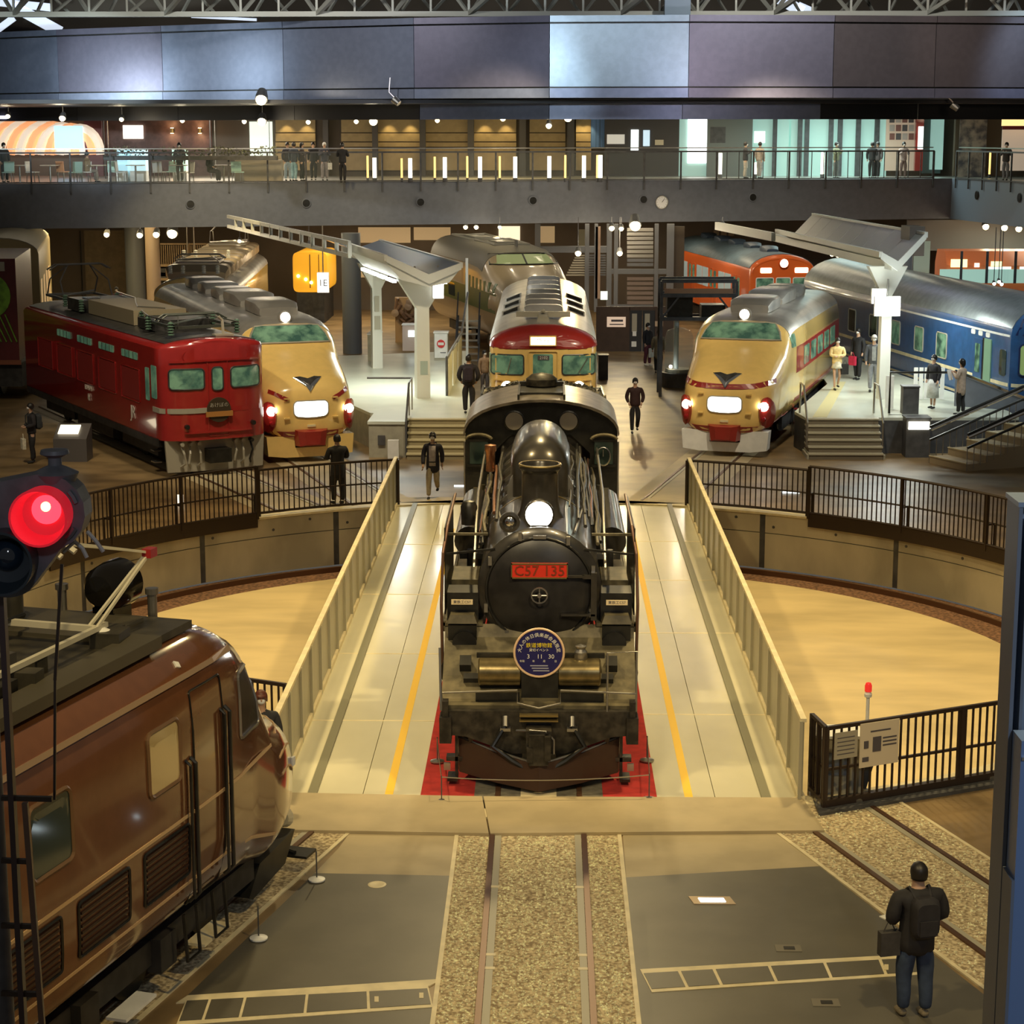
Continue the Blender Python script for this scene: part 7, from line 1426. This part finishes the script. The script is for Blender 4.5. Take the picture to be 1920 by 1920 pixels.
for k in range(10):
    x = rs.uniform(-w, w); z = rs.uniform(0, h); MB().tube([(x, .5, z), (x + rs.uniform(-.3, .3), .3, z + rs.uniform(-.3, .3)), (x + rs.uniform(-.4, .4), .4, z - .4)], rs.uniform(.04, .09), 8).ob('pipe', mat('pipe_brown', (.25, .15, .09), .4, .3), t)
for k in range(4): MB().lathe([(.16, 0), (.16, .1), (0, .12)], (rs.uniform(-w, w), .3, rs.uniform(.2, h)), (0, -1, 0), 14).ob('flange', mat('flange_tan', (.4, .28, .18), .4, .3), t)
t = thing('boarding_stair', 'dark steps leading up to the bullet train', 'stairs', G(878, 690))
for k in range(8): MB().bx(-.45, .35, k * .3, k * .3 + .3, k * .22, k * .22 + .05).ob('step', M_STEEL, t)
for x in (-.47, .37): MB().bar((x, 0, 0), (x, 2.4, 1.75), .06).bar((x, 0, .9), (x, 2.4, 2.65), .05).ob('stringer', M_DARK, t, kind='stuff')
# steel stair tower with louvres, right of centre
t = thing('steel_stair_tower', 'dark steel tower with stairs and louvred panels behind the middle train', 'tower', (D(1150, 600, 92).x, 92, 0)); c = t.location.copy()
M_TW = mat('tower_steel', (.13, .135, .145), .45, .3)
def tw(x0, x1, y0, y1, m, nm, dep=.2, yo=0.0):
    p = D(x0, y0, 92); q = D(x1, y1, 92); MB().bx(p.x - c.x, q.x - c.x, yo, yo + dep, q.z, p.z).ob(nm, m, t)
for x0, x1 in ((1003, 1013), (1097, 1104), (1115, 1120), (1138, 1146), (1152, 1158), (1228, 1233), (1251, 1262)): tw(x0, x1, 420, 585, M_TW, 'upright')
tw(1117, 1125, 425, 560, mat('tan_upright', (.30, .2, .14), .5), 'tan_upright'); tw(1013, 1140, 462, 474, M_TW, 'floor_beam', .4, .04); tw(1140, 1260, 505, 514, M_TW, 'floor_beam', .4, .04); tw(1140, 1225, 572, 576, M_TW, 'floor_beam', .4, .04)
for k in range(9): tw(1176, 1225, 428 + k * 8.2, 434 + k * 8.2, M_STEEL if k < 7 else M_TW, 'louvre_slat', .12, .1)
for k in range(6): tw(1176, 1225, 520 + k * 9, 526 + k * 9, mat('slat_brown', (.16, .12, .10), .45), 'louvre_slat', .12, .1)
for k in range(9): tw(1080 - k * 2.3, 1097, 478 + k * 4.6, 480.5 + k * 4.6, M_GREYP, 'stair_tread', .25, .1)
for k in range(9): tw(1104, 1136, 478 + k * 4.6, 480.5 + k * 4.6, M_TW, 'stair_tread', .25, .15)
tw(1262, 1282, 425, 580, mat('deep_brown', (.05, .035, .02), .6), 'dark_side', .1, .3)
slabf('white_tag', 1126, 1139, 546, 562, 92.0, lamp_mat('tag_white', (.85, 1, .9), .7), 'white paper tag on the steel tower', 'sign', .04)
# brown wall with doors
dw = thing('brown_partition', 'dark brown partition wall with a pair of doors behind the walking man', 'partition', (D(1200, 680, 80).x, 80, 0)); c = dw.location.copy()
def pw(x0, x1, y0, y1, m, nm, dep=.1, yo=0.0, par=None):
    p = D(x0, y0, 80); q = D(x1, y1, 80); return MB().bx(p.x - c.x, q.x - c.x, yo, yo + dep, max(q.z, 0), p.z).ob(nm, m, par or dw)
M_BRW = mat('partition_brown', (.060, .035, .022), .5, var=.1)
pw(1118, 1180, 575, 690, M_BRW, 'wall_panel'); pw(1228, 1262, 575, 690, M_BRW, 'wall_panel'); pw(1180, 1228, 575, 582, M_BRW, 'lintel')
for x0, x1 in ((1181, 1203), (1205, 1227)):
    d_ = pw(x0, x1, 582, 690, mat('door_dark', (.03, .03, .032), .4), 'door', .06); pw(x0 + 4, x0 + 13, 588, 622, M_GREYP, 'door_pane', .02, -.02, d_)
pw(1184, 1193, 640, 650, M_WHITE, 'notice', .02, -.03); pw(1186, 1193, 621, 630, M_WHITE, 'notice', .02, -.03)
pw(1138, 1173, 594, 613, mat('sign_pinkish', (.75, .55, .42), .5, emit=(1, .75, .55), es=.35), 'sign_board', .03, -.04); pw(1143, 1169, 607, 609, M_INK, 'sign_line', .01, -.05); pw(1146, 1168, 599, 603, M_INK, 'sign_line', .01, -.05); pw(1228, 1243, 602, 612, mat('sign_tan', (.5, .36, .24), .5), 'sign_board', .03, -.04)
b = boxthing('dark_bin', 'dark rounded bin right beside the middle diesel express', 'bin', 1122, 1140, 668, 712, 0, M_DARK, .6)
# restaurant car scene under the right wing
t = thing('orange_railcar', 'pale-roofed orange railcar with lit signs behind glass at the right edge', 'railcar', (D(1860, 540, 86).x, 86, 0)); c = t.location.copy()
x0 = D(1775, 500, 86).x - c.x; x1 = D(1990, 500, 86).x - c.x; zt2 = D(1850, 472, 86).z; zm = D(1850, 498, 86).z
MB().loft([[(x, y, z) for y, z in ((0, 1.2), (0, zm), (.5, zt2), (2.2, zt2), (2.6, zm), (2.6, 1.2))] for x in (x0, x1)]).ob('body', mat('railcar_orange', (.55, .13, .04), .4, emit=(1, .3, .1), es=.10), t)
def rc_(px0, px1, py0, py1, m, nm, yo=-.05):
    p = D(px0, py0, 86); q = D(px1, py1, 86); MB().bx(p.x - c.x, q.x - c.x, yo, yo + .05, q.z, p.z).ob(nm, m, t)
rc_(1783, 1813, 486, 501, lamp_mat('sign_yellow', (1, 1, .45), 1.3), 'yellow_sign'); rc_(1858, 1878, 490, 499, lamp_mat('sign_yellow', (1, 1, .45), 1.3), 'yellow_sign'); rc_(1827, 1836, 493, 501, lamp_mat('sign_peach', (1, .8, .6), 1.2), 'small_sign')
for x in (1850, 1873, 1912): rc_(x, x + 22, 500, 511, lamp_mat('panel_mint', (.75, 1, .95), 1.2), 'lit_panel')
rc_(1760, 1960, 504, 530, mat('mint_glass', (.35, .55, .45), .3, emit=(.6, 1, .85), es=.35), 'mint_balustrade', -.3)
for x in (1798, 1846, 1899): rc_(x, x + 2, 470, 530, M_DARK, 'mullion', -.4)
slabf('glass_screen', 1714, 1736, 452, 650, 90, mat('sage_glass', (.30, .38, .32), .2, emit=(.6, .8, .65), es=.12), 'sage green glass panel right of the canopy', 'screen'); slabf('beam_band', 1700, 1960, 412, 470, 93, mat('grey_plaster', (.24, .23, .21), .5), 'smooth grey wall band above the orange railcar', 'wall panel')
for i, x in enumerate((1848, 1883, 1910)): lamp(x, 425 + i * 2, 91, .15, '%s from the left of three lamps on the grey wall band' % ORD[i], True, None, 25)
for i, (x, y) in enumerate(((1864, 532), (1873, 528), (1878, 533))):
    lamp(x, y, 84.5, .07, ('left', 'upper', 'right')[i] + ' globe of the three small globe lamps by the railcar', False, zb)
for i, x in enumerate((1290, 1300, 1312)): slabf('neon_letter', 1338 + i * 14, 1348 + i * 14, 432, 442, 99.0, mat('dim_letters', (.3, .22, .14), .5), '%s dim letter block of the sign above the orange commuter train' % ORD[i], 'sign', .05)
for i, (x, y) in enumerate(((1560, 476), (1571, 478), (1582, 481), (1597, 484))):
    lamp(x, y, 90, .12, '%s bulb from the left of the warm bulb row under the right canopy' % ORD[i], True, zb)
# old cars at the far left
t = thing('maroon_car', 'dark maroon goods car with a green painted mural at the far left', 'railway car', (D(10, 650, 64.2).x, 64.2, 0), 0); c = t.location.copy(); a = D(-160, 650, 64.2); b = D(28, 485, 64.2); q = D(55, 485, 70)
MB().add([(a.x - c.x, 0, 1.3), (b.x - c.x, 0, 1.3), (q.x - c.x, 6, 1.3), (a.x - c.x, 6, 1.3), (a.x - c.x, 0, b.z), (b.x - c.x, 0, b.z), (q.x - c.x, 6, b.z), (a.x - c.x, 6, b.z)], [(3, 2, 1, 0), (4, 5, 6, 7), (0, 1, 5, 4), (1, 2, 6, 5), (2, 3, 7, 6), (3, 0, 4, 7)]).ob('body', mat('maroon', (.10, .012, .012), .4, var=.1), t)
MB().bx(a.x - c.x, b.x - c.x, .2, 5.6, .5, 1.3).ob('underframe', M_UNDER, t); MB().bx(a.x - c.x, b.x - c.x + .05, -.05, 0, 1.25, 1.4).ob('sill', mat('sill_rust', (.22, .07, .03), .5), t)
M_MUR = mat('mural_green', (.16, .34, .03), .5, emit=None, var=.3)
MB().lathe([(0, 0), (.75, 0), (.75, .03), (0, .03)], (b.x - c.x - .95, 0, 3.5), (0, -1, 0), 24).ob('mural_disc', M_MUR, t)
for k in range(6): MB().bar((b.x - c.x - 1.4 + k * .2, -.02, 2.9), (b.x - c.x - .9 + k * .17, -.02, 2.0), .09, .03).ob('mural_stroke', M_MUR, t)
for k in range(2): MB().bx(b.x - c.x - .75 + k * .25, b.x - c.x - .6 + k * .25, -.03, 0, 4.3, 4.6).ob('white_mark', M_GREYP, t)
for s in (-1, 1): MB().lathe([(0, -.05), (.43, -.05), (.43, .05), (0, .05)], (-1 + s * .3, 1 + s, .45), (1, 0, 0), 18).ob('wheel', M_BLACK, t)
t = thing('beige_coach', 'beige and green old coach under the gallery at the far left', 'railway car', (D(6, 600, 74).x, 74, 0), radians(12)); c = t.location.copy(); w = .95
z1 = D(95, 447, 74).z; rg = [cring(1.4, 1.0, z1, z1 - .6, y) for y in (0, 12)]; mb = MB().loft(rg); H = Hull(mb); mb.ob('body', mat('coach_beige', (.42, .33, .16), .5), t, True); part_shell(rg, 6, 17, .02).ob('roof', M_GREYP, t, True)
H.patch('F', rrect(-1.3, -.35, 1.2, z1 - .9, .02), .02).ob('green_panel', mat('coach_green', (.20, .26, .05), .5, var=.3), t)
for k in range(3): H.patch('F', rrect(-.2 + k * .5, .1 + k * .5, 1.5, z1 - 1.0, .02), .02).ob('window_strip', mat('coach_dark', (.10, .07, .03), .5), t)
for k in range(4): H.patch('R', rrect(1 + k * 2.6, 2 + k * 2.6, 1.8, 3.2, .03), .02).ob('lit_window', mat('coach_lit', (.6, .4, .2), .5, emit=(1, .65, .3), es=.3), t)
bogies(t, (3, 9))
# information kiosk by the red engine
p = G(138, 862); t = thing('info_kiosk', 'dark wedge-topped information kiosk with a bright slanted label by the red engine', 'kiosk', p)
MB().sweepx([(-.35, 0), (-.35, .62), (.35, .95), (.35, 0)], -.45, .45).ob('body', M_PIER, t); MB().box((-.08, 0, .83), (.55, .42, .02), rx=.44).ob('lit_label', lamp_mat('kiosk_label', (1, .9, .65), 2.2), t)
b = MB().box((G(338, 945).x, G(338, 945).y, .12), (.14, .1, .2)).ob('floor_lamp_box', lamp_mat('floor_box', (1, .85, .65), 1.3)); tag(b, 'tiny lit box on the floor behind the left picket fence', 'light')
for i, (px, py, w_) in enumerate(((1482, 924, .22), (862, 912, .14), (1168, 1000, 0), (1190, 900, 0))):
    if not w_: continue
    p = G(px, py); o = MB().box((0, 0, .015), (w_ * 2, .12, .02)).ob('floor_light', lamp_mat('floor_strip_light', (.8, .95, 1), 3)); o.location = p; tag(o, ('lit floor strip behind the right picket fence', 'small lit floor strip left of the steam engine cab')[i], 'floor light')
p = G(1482, 812); t = thing('folding_stool', 'small red-topped steel step stool beside the right bonnet express', 'stool', (p.x + .25, p.y - .3, 0))
for z in (.35, .75): MB().bx(-.22, .22, -.1, .1, z, z + .03).ob('red_step', M_RED2, t)
for x in (-.22, .22):
    for y in (-.12, .12): MB().bar((x * 1.15, y * 1.6, 0), (x, y, .78), .025).ob('leg', M_STEEL, t)
# ================================================================ people
M_SKIN = mat('skin', (.52, .32, .21), .5); M_HAIR = mat('black_hair', (.015, .012, .010), .45); M_MASK = mat('face_mask_white', (.78, .78, .76), .6)
def skin_obj(name, chains, m, parent, sub=1, smooth=True):
    """chains: list of [(x, y, z, r), ...] polylines; a point may repeat an earlier one to branch"""
    vs, rs_, es, idx, roots = [], [], [], {}, []
    for ch in chains:
        prev = None
        for (x, y, z, r) in ch:
            k = (round(x, 4), round(y, 4), round(z, 4))
            if k not in idx:
                idx[k] = len(vs); vs.append((x, y, z)); rs_.append(r)
                if prev is None: roots.append(idx[k])
            if prev is not None and prev != idx[k]: es.append((prev, idx[k]))
            prev = idx[k]
    me = bpy.data.meshes.new(name); me.from_pydata(vs, es, []); o = bpy.data.objects.new(name, me); COL.objects.link(o)
    md = o.modifiers.new('skin', 'SKIN'); md.use_smooth_shade = True; md.branch_smoothing = 0.6
    sv = me.skin_vertices[0].data
    for i, r in enumerate(rs_): sv[i].radius = (r, r) if not isinstance(r, tuple) else r; sv[i].use_root = i in roots
    if sub: s = o.modifiers.new('sub', 'SUBSURF'); s.levels = sub; s.render_levels = sub
    dg = bpy.context.evaluated_depsgraph_get(); nm = bpy.data.meshes.new_from_object(o.evaluated_get(dg)); nm.name = name
    bpy.data.objects.remove(o); bpy.data.meshes.remove(me); nm.materials.clear(); nm.materials.append(m); nm.shade_smooth()
    return link(name, nm, parent)
CLM = {}
def cm(c):
    k = tuple(round(v, 3) for v in c)
    if k not in CLM: CLM[k] = mat('cloth_%d' % len(CLM), c, .8, var=.12, scale=14)
    return CLM[k]
def person(lb, px, py, z, rz, h, coat, pants, hair=M_HAIR, pose='stand', arms='down', mask=True, long_coat=0.0, hat=None, fingers=False, sit=False, loc=None, build=1.0, hairlen=0.0, skirt=None, group=None, shoes=(.02, .02, .02)):
    p = loc if loc is not None else G(px, py, z)
    t = thing('person', lb, 'person', (p.x, p.y, z), rz, group); k = h / 1.70; B = build
    st = {'stand': ((.05, 0), (-.03, 0)), 'walk': ((-.22, .0), (.20, .14)), 'step': ((-.12, 0), (.10, .06))}[pose]
    hipz = .88; legs = []
    def S(c): return [(x * k * (B if abs(x) < .5 else 1), y * k, zz * k, (r[0] * k * B, r[1] * k * B) if isinstance(r, tuple) else r * k * B) for x, y, zz, r in c]
    feet = []
    for s, (dy, lift) in zip((-1, 1), st):
        if sit:
            legs.append([(s * .09, 0, .50, .085), (s * .10, -.38, .50, .065), (s * .10, -.40, .28, .05), (s * .10, -.40, .08, .045)]); feet.append((s * .10, -.40, 0))
        else:
            kn = (s * .095, dy * .5 - (.10 if lift else .02), .47); an = (s * .09, dy + (.10 if lift else 0), .09 + lift)
            legs.append([(s * .085, 0, hipz, .095), (s * .09, dy * .25, .68, .082), (*kn, .060), (s * .092, (kn[1] + an[1]) / 2 + .02, .28 + lift * .6, .052), (*an, .042)]); feet.append(an)
    zo = -.38 if sit else 0
    torso = [(0, 0, hipz + zo, (.13, .10)), (0, .0, 1.02 + zo, (.125, .095)), (0, .01, 1.18 + zo, (.145, .10)), (0, .01, 1.34 + zo, (.155, .10)), (0, .01, 1.43 + zo, (.08, .07)), (0, -.005, 1.49 + zo, .05), (0, -.015, 1.56 + zo, (.068, .078)), (0, -.01, 1.63 + zo, (.074, .09)), (0, -.005, 1.69 + zo, (.05, .06))]
    A = {'down': lambda s: [(s * .19, .01, 1.38, .058), (s * .235, .02, 1.12, .045), (s * .225, -.05, .90, .034)],
         'front': lambda s: [(s * .19, .01, 1.38, .058), (s * .25, .03, 1.12, .045), (s * .13, -.19, 1.06, .034)],
         'pocket': lambda s: [(s * .19, .01, 1.38, .058), (s * .265, .05, 1.12, .045), (s * .20, -.06, .95, .034)],
         'phone': lambda s: [(s * .19, .01, 1.38, .058), (s * .25, -.02, 1.13, .045), (s * .10, -.24, 1.28, .032)],
         'walk': lambda s: [(s * .19, .01, 1.38, .058), (s * .24, .02 + s * .05, 1.12, .045), (s * .23, -.06 + s * .14, .90, .034)],
         'cross': lambda s: [(s * .19, .01, 1.38, .058), (s * .24, -.05, 1.14, .045), (-s * .06, -.20, 1.12, .036)]}[arms]
    arm = {}
    for s in (-1, 1): arm[s] = [(x, y, zz + zo, r) for x, y, zz, r in A(s)]
    body = [S(torso)]
    sh = (0, .01, 1.34 + zo, (.155, .10))
    for s in (-1, 1):
        a = arm[s]; w = Vector(a[2][:3]); d = (w - Vector(a[1][:3])).normalized(); hnd = w + d * .10
        body.append(S([sh, (*a[0][:3], .045), (*a[1][:3], .036), (*w, .026), (*(w + d * .05), .036), (*hnd, .034)]))
        if fingers:
            side = Vector((0, 1, 0)).cross(d).normalized() if abs(d.y) < .9 else Vector((1, 0, 0)); fw = d.cross(side).normalized()
            for q, ln in enumerate((.062, .075, .07, .055)):
                o = hnd + fw * (-.028 + .018 * q) + d * .0; body.append(S([(*o, .009), (*(o + d * ln * .55 + side * (-s) * .01), .0085), (*(o + d * ln + side * (-s) * .03), .007)]))
            o = w + d * .04 - fw * .03; body.append(S([(*o, .011), (*(o - fw * .03 + d * .03), .010), (*(o - fw * .035 + d * .06), .008)]))
    for l in legs: body.append(S([(0, 0, hipz + zo, (.13, .10))] + [(x, y, zz, r * .8) for x, y, zz, r in l]))
    skin_obj('body', body, M_SKIN, t)
    # trousers, coat, shoes, hair, face
    if skirt is None: skin_obj('trousers', [S([(0, 0, hipz + .06 + zo, (.135, .105)), (0, 0, hipz - .02 + zo, (.14, .11))]), ] + [S([(0, 0, hipz - .02 + zo, (.14, .11))] + [(x, y, zz, r + .018) for x, y, zz, r in l]) for l in legs], cm(pants), t)
    else:
        MB().lathe([(.13 * k, .95 * k), (.17 * k, .80 * k), (.20 * k, skirt * k), (.18 * k, skirt * k)], n=16).ob('skirt', cm(pants), t, 'all')
    hem = hipz - .03 - long_coat + zo
    jk = [(0, 0, hem - .04, (.19, .15) if not long_coat else (.21, .16)), (0, 0, (hem + 1.02 + zo) / 2, (.185, .145)), (0, 0, 1.06 + zo, (.18, .14)), (0, .01, 1.20 + zo, (.185, .14)), (0, .01, 1.345 + zo, (.18, .13)), (0, .012, 1.43 + zo, (.11, .09)), (0, .01, 1.465 + zo, (.07, .065))]
    ch = [S(jk)]
    for s in (-1, 1):
        a = arm[s]; w = Vector(a[2][:3]); ch.append(S([(0, .01, 1.345 + zo, (.18, .13)), (*a[0][:3], .078), (*a[1][:3], .066), (*w, .052)]))
    skin_obj('jacket', ch, cm(coat), t)
    for (x, y, zz) in feet:
        zf = max(.035, zz - .05); skin_obj('shoe', [S([(x, y + .04, zf + .01, (.04, .038)), (x, y - .06, zf, (.044, .034)), (x, y - .16, zf - .005, (.036, .024))])], cm(shoes), t)
    hc = Vector((0, -.008 * k, (1.625 + zo) * k)); rr = .092 * k
    hm_ = MB(); rings = []
    for i in range(9):
        a = pi * i / 8 * .62; rings.append([hc + Vector((cos(q * pi / 8) * sin(a) * rr * 1.0, sin(q * pi / 8) * sin(a) * rr * 1.12 + .012 * k * (1 if i > 3 else .5) , cos(a) * rr * 1.18 - (.035 * k if (sin(q * pi / 8) > -.2 and i > 6) else 0) + (.03 * k if (sin(q * pi / 8) < -.45 and i > 5) else 0))) for q in range(16)])
    hm_.loft(rings)
    if hairlen: hm_.ball((0, .045 * k, (1.60 + zo) * k - hairlen * .5), .085 * k, 10, 8, (1.05, .75, 1 + hairlen * 6))
    hm_.ob('hair' if hat is None else 'cap', hair if hat is None else cm(hat), t, 'all')
    fc = MB()
    for s in (-1, 1): fc.ball((s * .03 * k, -.093 * k, (1.635 + zo) * k), .010 * k, 6, 4)
    fc.ob('eyes', M_BLACK, t, kind='stuff')
    MB().ball((0, -.10 * k, (1.605 + zo) * k), .014 * k, 6, 4, (1, 1.3, 1.6)).ob('nose', M_SKIN, t, 'all')
    for s in (-1, 1): MB().ball((s * .076 * k, .0, (1.615 + zo) * k), .02 * k, 6, 4, (.5, 1, 1.6)).ob('ear', M_SKIN, t, 'all')
    if mask: MB().ball((0, -.062 * k, (1.583 + zo) * k), .052 * k, 12, 8, (1.05, .9, .85)).ob('face_mask', M_MASK, t, 'all')
    else: MB().ball((0, -.088 * k, (1.572 + zo) * k), .016 * k, 8, 4, (1.4, .6, .4)).ob('mouth', mat('lip', (.35, .12, .1), .5), t, 'all')
    t['_k'] = k
    del t['_k']
    return t, k
def backpack(t, k, c=(.03, .03, .032), zo=0):
    o = MB().loft([[(x * k, .13 * k, z * k) for x, z in rrect(-.14, .14, .98, 1.40, .08)], [(x * k * 1.05, .22 * k, z * k) for x, z in rrect(-.14, .14, .96, 1.41, .08)], [(x * k * .9, .28 * k, z * k) for x, z in rrect(-.14, .14, 1.0, 1.36, .08)]]).ob('backpack', cm(c), t, True)
    MB().bx(-.10 * k, .10 * k, .28 * k, .30 * k, 1.02 * k, 1.18 * k).ob('pocket', cm(c), o)
    for s in (-1, 1): MB().tube([(s * .09 * k, .13 * k, 1.38 * k), (s * .11 * k, .02 * k, 1.47 * k), (s * .12 * k, -.13 * k, 1.36 * k), (s * .14 * k, -.13 * k, 1.15 * k), (s * .15 * k, .06 * k, 1.02 * k)], .018 * k, 5).ob('strap', cm(c), o)
def bag(t, k, x, z, w, h, c, strap=True, y=-.08):
    o = MB().bx((x - w / 2) * k, (x + w / 2) * k, (y - .05) * k, (y + .05) * k, (z - h) * k, z * k).ob('bag', cm(c), t)
    if strap: MB().tube([((x - w * .3) * k, y * k, z * k), (x * k, y * k, (z + .14) * k), ((x + w * .3) * k, y * k, z * k)], .008 * k, 4).ob('bag_handle', cm(c), o)
BK = (.018, .017, .018)
# nearest: man from behind
t, k = person('man seen from behind, black backpack, dark coat, blue jeans, at the lower right', 1712, 1905, 0.01, pi + .25, 1.60, (.020, .018, .018), (.035, .055, .10), arms='front', fingers=True, pose='stand', mask=True, long_coat=.12, build=1.22, shoes=(.25, .2, .12))
backpack(t, k, (.022, .020, .022)); bag(t, k, .30, .98, .22, .26, (.05, .045, .04), True, -.02); MB().box((.20 * k, -.30 * k, 1.02 * k), (.14, .09, .012), rz=.3).ob('leaflet', M_WHITE, t)
t, k = person('man in open dark coat and pale trousers walking left of the steam engine', 812, 934, 0, -.05, 1.60, (.02, .018, .03), (.50, .42, .28), pose='walk', arms='walk', long_coat=.18, fingers=True)
MB().loft([[(x * k, -.118 * k - .015 * (1 - abs(x) / .1) * k, z * k) for x in (-.085, -.04, 0, .04, .085)] + [(x * k, -.08 * k, z * k) for x in (.085, .04, 0, -.04, -.085)] for z in (.86, 1.0, 1.2, 1.38)]).ob('grey_shirt', cm((.42, .36, .36)), t, 'all'); MB().bx(-.09 * k, .09 * k, -.14 * k, -.10 * k, .95 * k, .975 * k).ob('belt', M_BLACK, t)
t, k = person('dark-clad man in a cap walking on the open floor right of the middle train', 1190, 812, 0, .03, 1.62, (.035, .014, .014), BK, pose='step', arms='pocket', hat=(.01, .01, .01), fingers=True)
t, k = person('person with big dark backpack at the left platform stairs, seen from behind', 879, 776, 1.0, pi, 1.64, (.022, .018, .02), BK, arms='pocket', build=1.1); backpack(t, k, (.03, .02, .028))
t, k = person('dark figure standing behind the left picket fence near the left bonnet express', 634, 945, 0, pi + .5, 1.66, BK, BK, arms='phone', build=1.1, long_coat=.25)
t, k = person('visitor with dark backpack and white bag at the kiosk left of the red engine', 62, 868, 0, -1.1, 1.6, (.025, .022, .025), BK, arms='front'); backpack(t, k, (.03, .035, .04)); bag(t, k, .0, .72, .26, .30, (.7, .65, .5), True, -.25)
t, k = person('masked man whose head shows behind the brown engine nose', 470, 1475, 0, .2, 1.62, (.03, .03, .032), BK, arms='down', loc=G(489, 1300, 1.60) * 1.0, hair=mat('brown_hair', (.12, .03, .015), .5))
t, k = person('person in a dark red jacket sitting high behind the red engine roof', 219, 600, 0, .0, 1.6, (.10, .015, .02), BK, loc=Vector((D(219, 560, 82).x, 82, 0)))
t.location.z = D(219, 539, 82).z - 1.6; s_ = MB().bx(-.9, .9, -.4, .6, 0, t.location.z).ob('viewing_box', M_WALLB); s_.location = (t.location.x, 82, 0); tag(s_, 'brown stand on which the person in the dark red jacket stands', 'stand')
# right platform
t, k = person('woman in cream jacket and pale skirt with folded arms on the right platform', 1568, 731, 1.0, .1, 1.58, (.72, .55, .25), (.62, .58, .45), arms='cross', skirt=.72, pose='step'); bag(t, k, .24, .86, .24, .34, BK)
t, k = person('man in open grey jacket and grey trousers on the right platform', 1636, 734, 1.0, -.1, 1.70, (.07, .075, .085), (.24, .25, .27), pose='step', hair=mat('grey_hair', (.35, .33, .30), .5)); MB().bx(-.06 * k, .06 * k, -.135 * k, -.1 * k, .95 * k, 1.38 * k).ob('grey_shirt', cm((.35, .36, .36)), t)
t, k = person('dark-clothed person with a crimson bag behind the man in grey on the right platform', 1607, 712, 1.0, -.8, 1.62, BK, BK, long_coat=.15); bag(t, k, -.05, .80, .26, .30, (.55, .02, .06), True, -.22)
t, k = person('person in pale yellow-green jacket seen from behind, far on the right platform', 1549, 668, 1.0, pi + .2, 1.7, (.50, .52, .26), (.03, .03, .06))
t, k = person('woman in a black coat and white skirt beside the blue sleeping car', 1748, 766, 1.0, -.9, 1.52, (.02, .02, .025), (.62, .64, .62), long_coat=.12, skirt=.35)
t, k = person('woman in a beige coat reading a sheet beside the blue sleeping car', 1800, 778, 1.0, -2.2, 1.55, (.52, .40, .30), BK, arms='phone', long_coat=.25, hairlen=.05); MB().box((.1 * k, -.34 * k, 1.22 * k), (.22, .02, .30), rx=.3).ob('paper_sheet', M_WHITE, t)
# two by the doors
t, k = person('person in black with a big white bag by the brown partition doors', 1214, 686, 0, .8, 1.62, BK, (.10, .02, .03), shoes=(.6, .55, .5)); bag(t, k, .1, .72, .42, .36, (.62, .62, .52), False, -.2)
t, k = person('person in a khaki coat seen from behind by the brown partition doors', 1234, 700, 0, pi, 1.62, (.20, .16, .09), BK, long_coat=.3)
t, k = person('crouched-looking visitor in tan beside the middle train, lower left of it', 909, 740, 0, .5, 1.5, (.35, .22, .12), (.12, .10, .09))
# upper gallery visitors
ups = [(10, 343, .8, BK, BK, 'person in black standing at the left end of the gallery', 0), (165, 343, 2.2, (.25, .18, .10), (.3, .25, .2), 'bent diner in a tan coat at the left gallery railing', 1), (338, 343, 0, (.10, .11, .12), (.12, .12, .12), 'waiter in grey at the glowing display cases', 0), (395, 343, 1.2, BK, (.05, .05, .06), 'seated diner in black right of the display cases', 1), (540, 330, .4, (.03, .03, .04), (.35, .45, .5), 'visitor with pale blue trousers, leftmost of the group at the tan boards', 0), (552, 332, 2.8, (.05, .06, .08), (.3, .5, .55), 'second visitor from the left in the group at the tan boards', 0), (567, 332, 1.5, (.04, .03, .03), BK, 'long-haired visitor in dark brown in the group at the tan boards', 0), (588, 325, 0, BK, BK, 'man in black in the middle of the group at the tan boards', 0), (609, 328, .3, (.05, .05, .07), (.25, .22, .22), 'visitor with a white cap and white bag in the group', 0), (643, 345, 3.0, BK, BK, 'lone figure in black right of the group at the gallery railing', 0),
       (1397, 328, 1.6, (.03, .03, .035), (.4, .36, .3), 'visitor in black with a pale bag before the grey shop cabinet', 0), (1424, 330, 2.4, (.35, .30, .25), (.3, .3, .3), 'visitor in beige beside the one in black before the pale shops', 0), (1567, 328, .9, (.22, .22, .13), (.15, .15, .14), 'person in olive leaning by the gallery railing at the pale shops', 0), (1634, 328, 2.9, BK, BK, 'dark figure of a talking pair at the pale shops', 0), (1644, 328, -.6, (.12, .10, .10), BK, 'partner of the dark figure at the pale shops', 0), (1693, 326, .2, (.45, .32, .28), (.2, .12, .1), 'shopper in pink-beige before the cream poster wall', 0), (1885, 330, -.5, (.06, .055, .055), (.2, .2, .22), 'masked visitor in dark clothes at the right edge of the gallery', 0)]
for px, py, rz, c1, c2, lb, sit in ups:
    Y = 85.0 + (345 - py) * .22 if px < 1200 else (93.3 if px < 1780 else 89.5)
    q = Vector((D(px, py, Y).x, Y, zt - .02)); t, k = person(lb, 0, 0, zt - .02, rz, 1.66, c1, c2, loc=q, arms='front' if sit else ('phone' if px % 2 else 'down'), sit=bool(sit), mask=px % 3 != 0, hat=(.75, .75, .72) if px == 609 else None, hairlen=.08 if px == 567 else 0, pose='stand')
    if px in (609, 1397): bag(t, k, .22, .8, .2, .3, (.7, .68, .62))
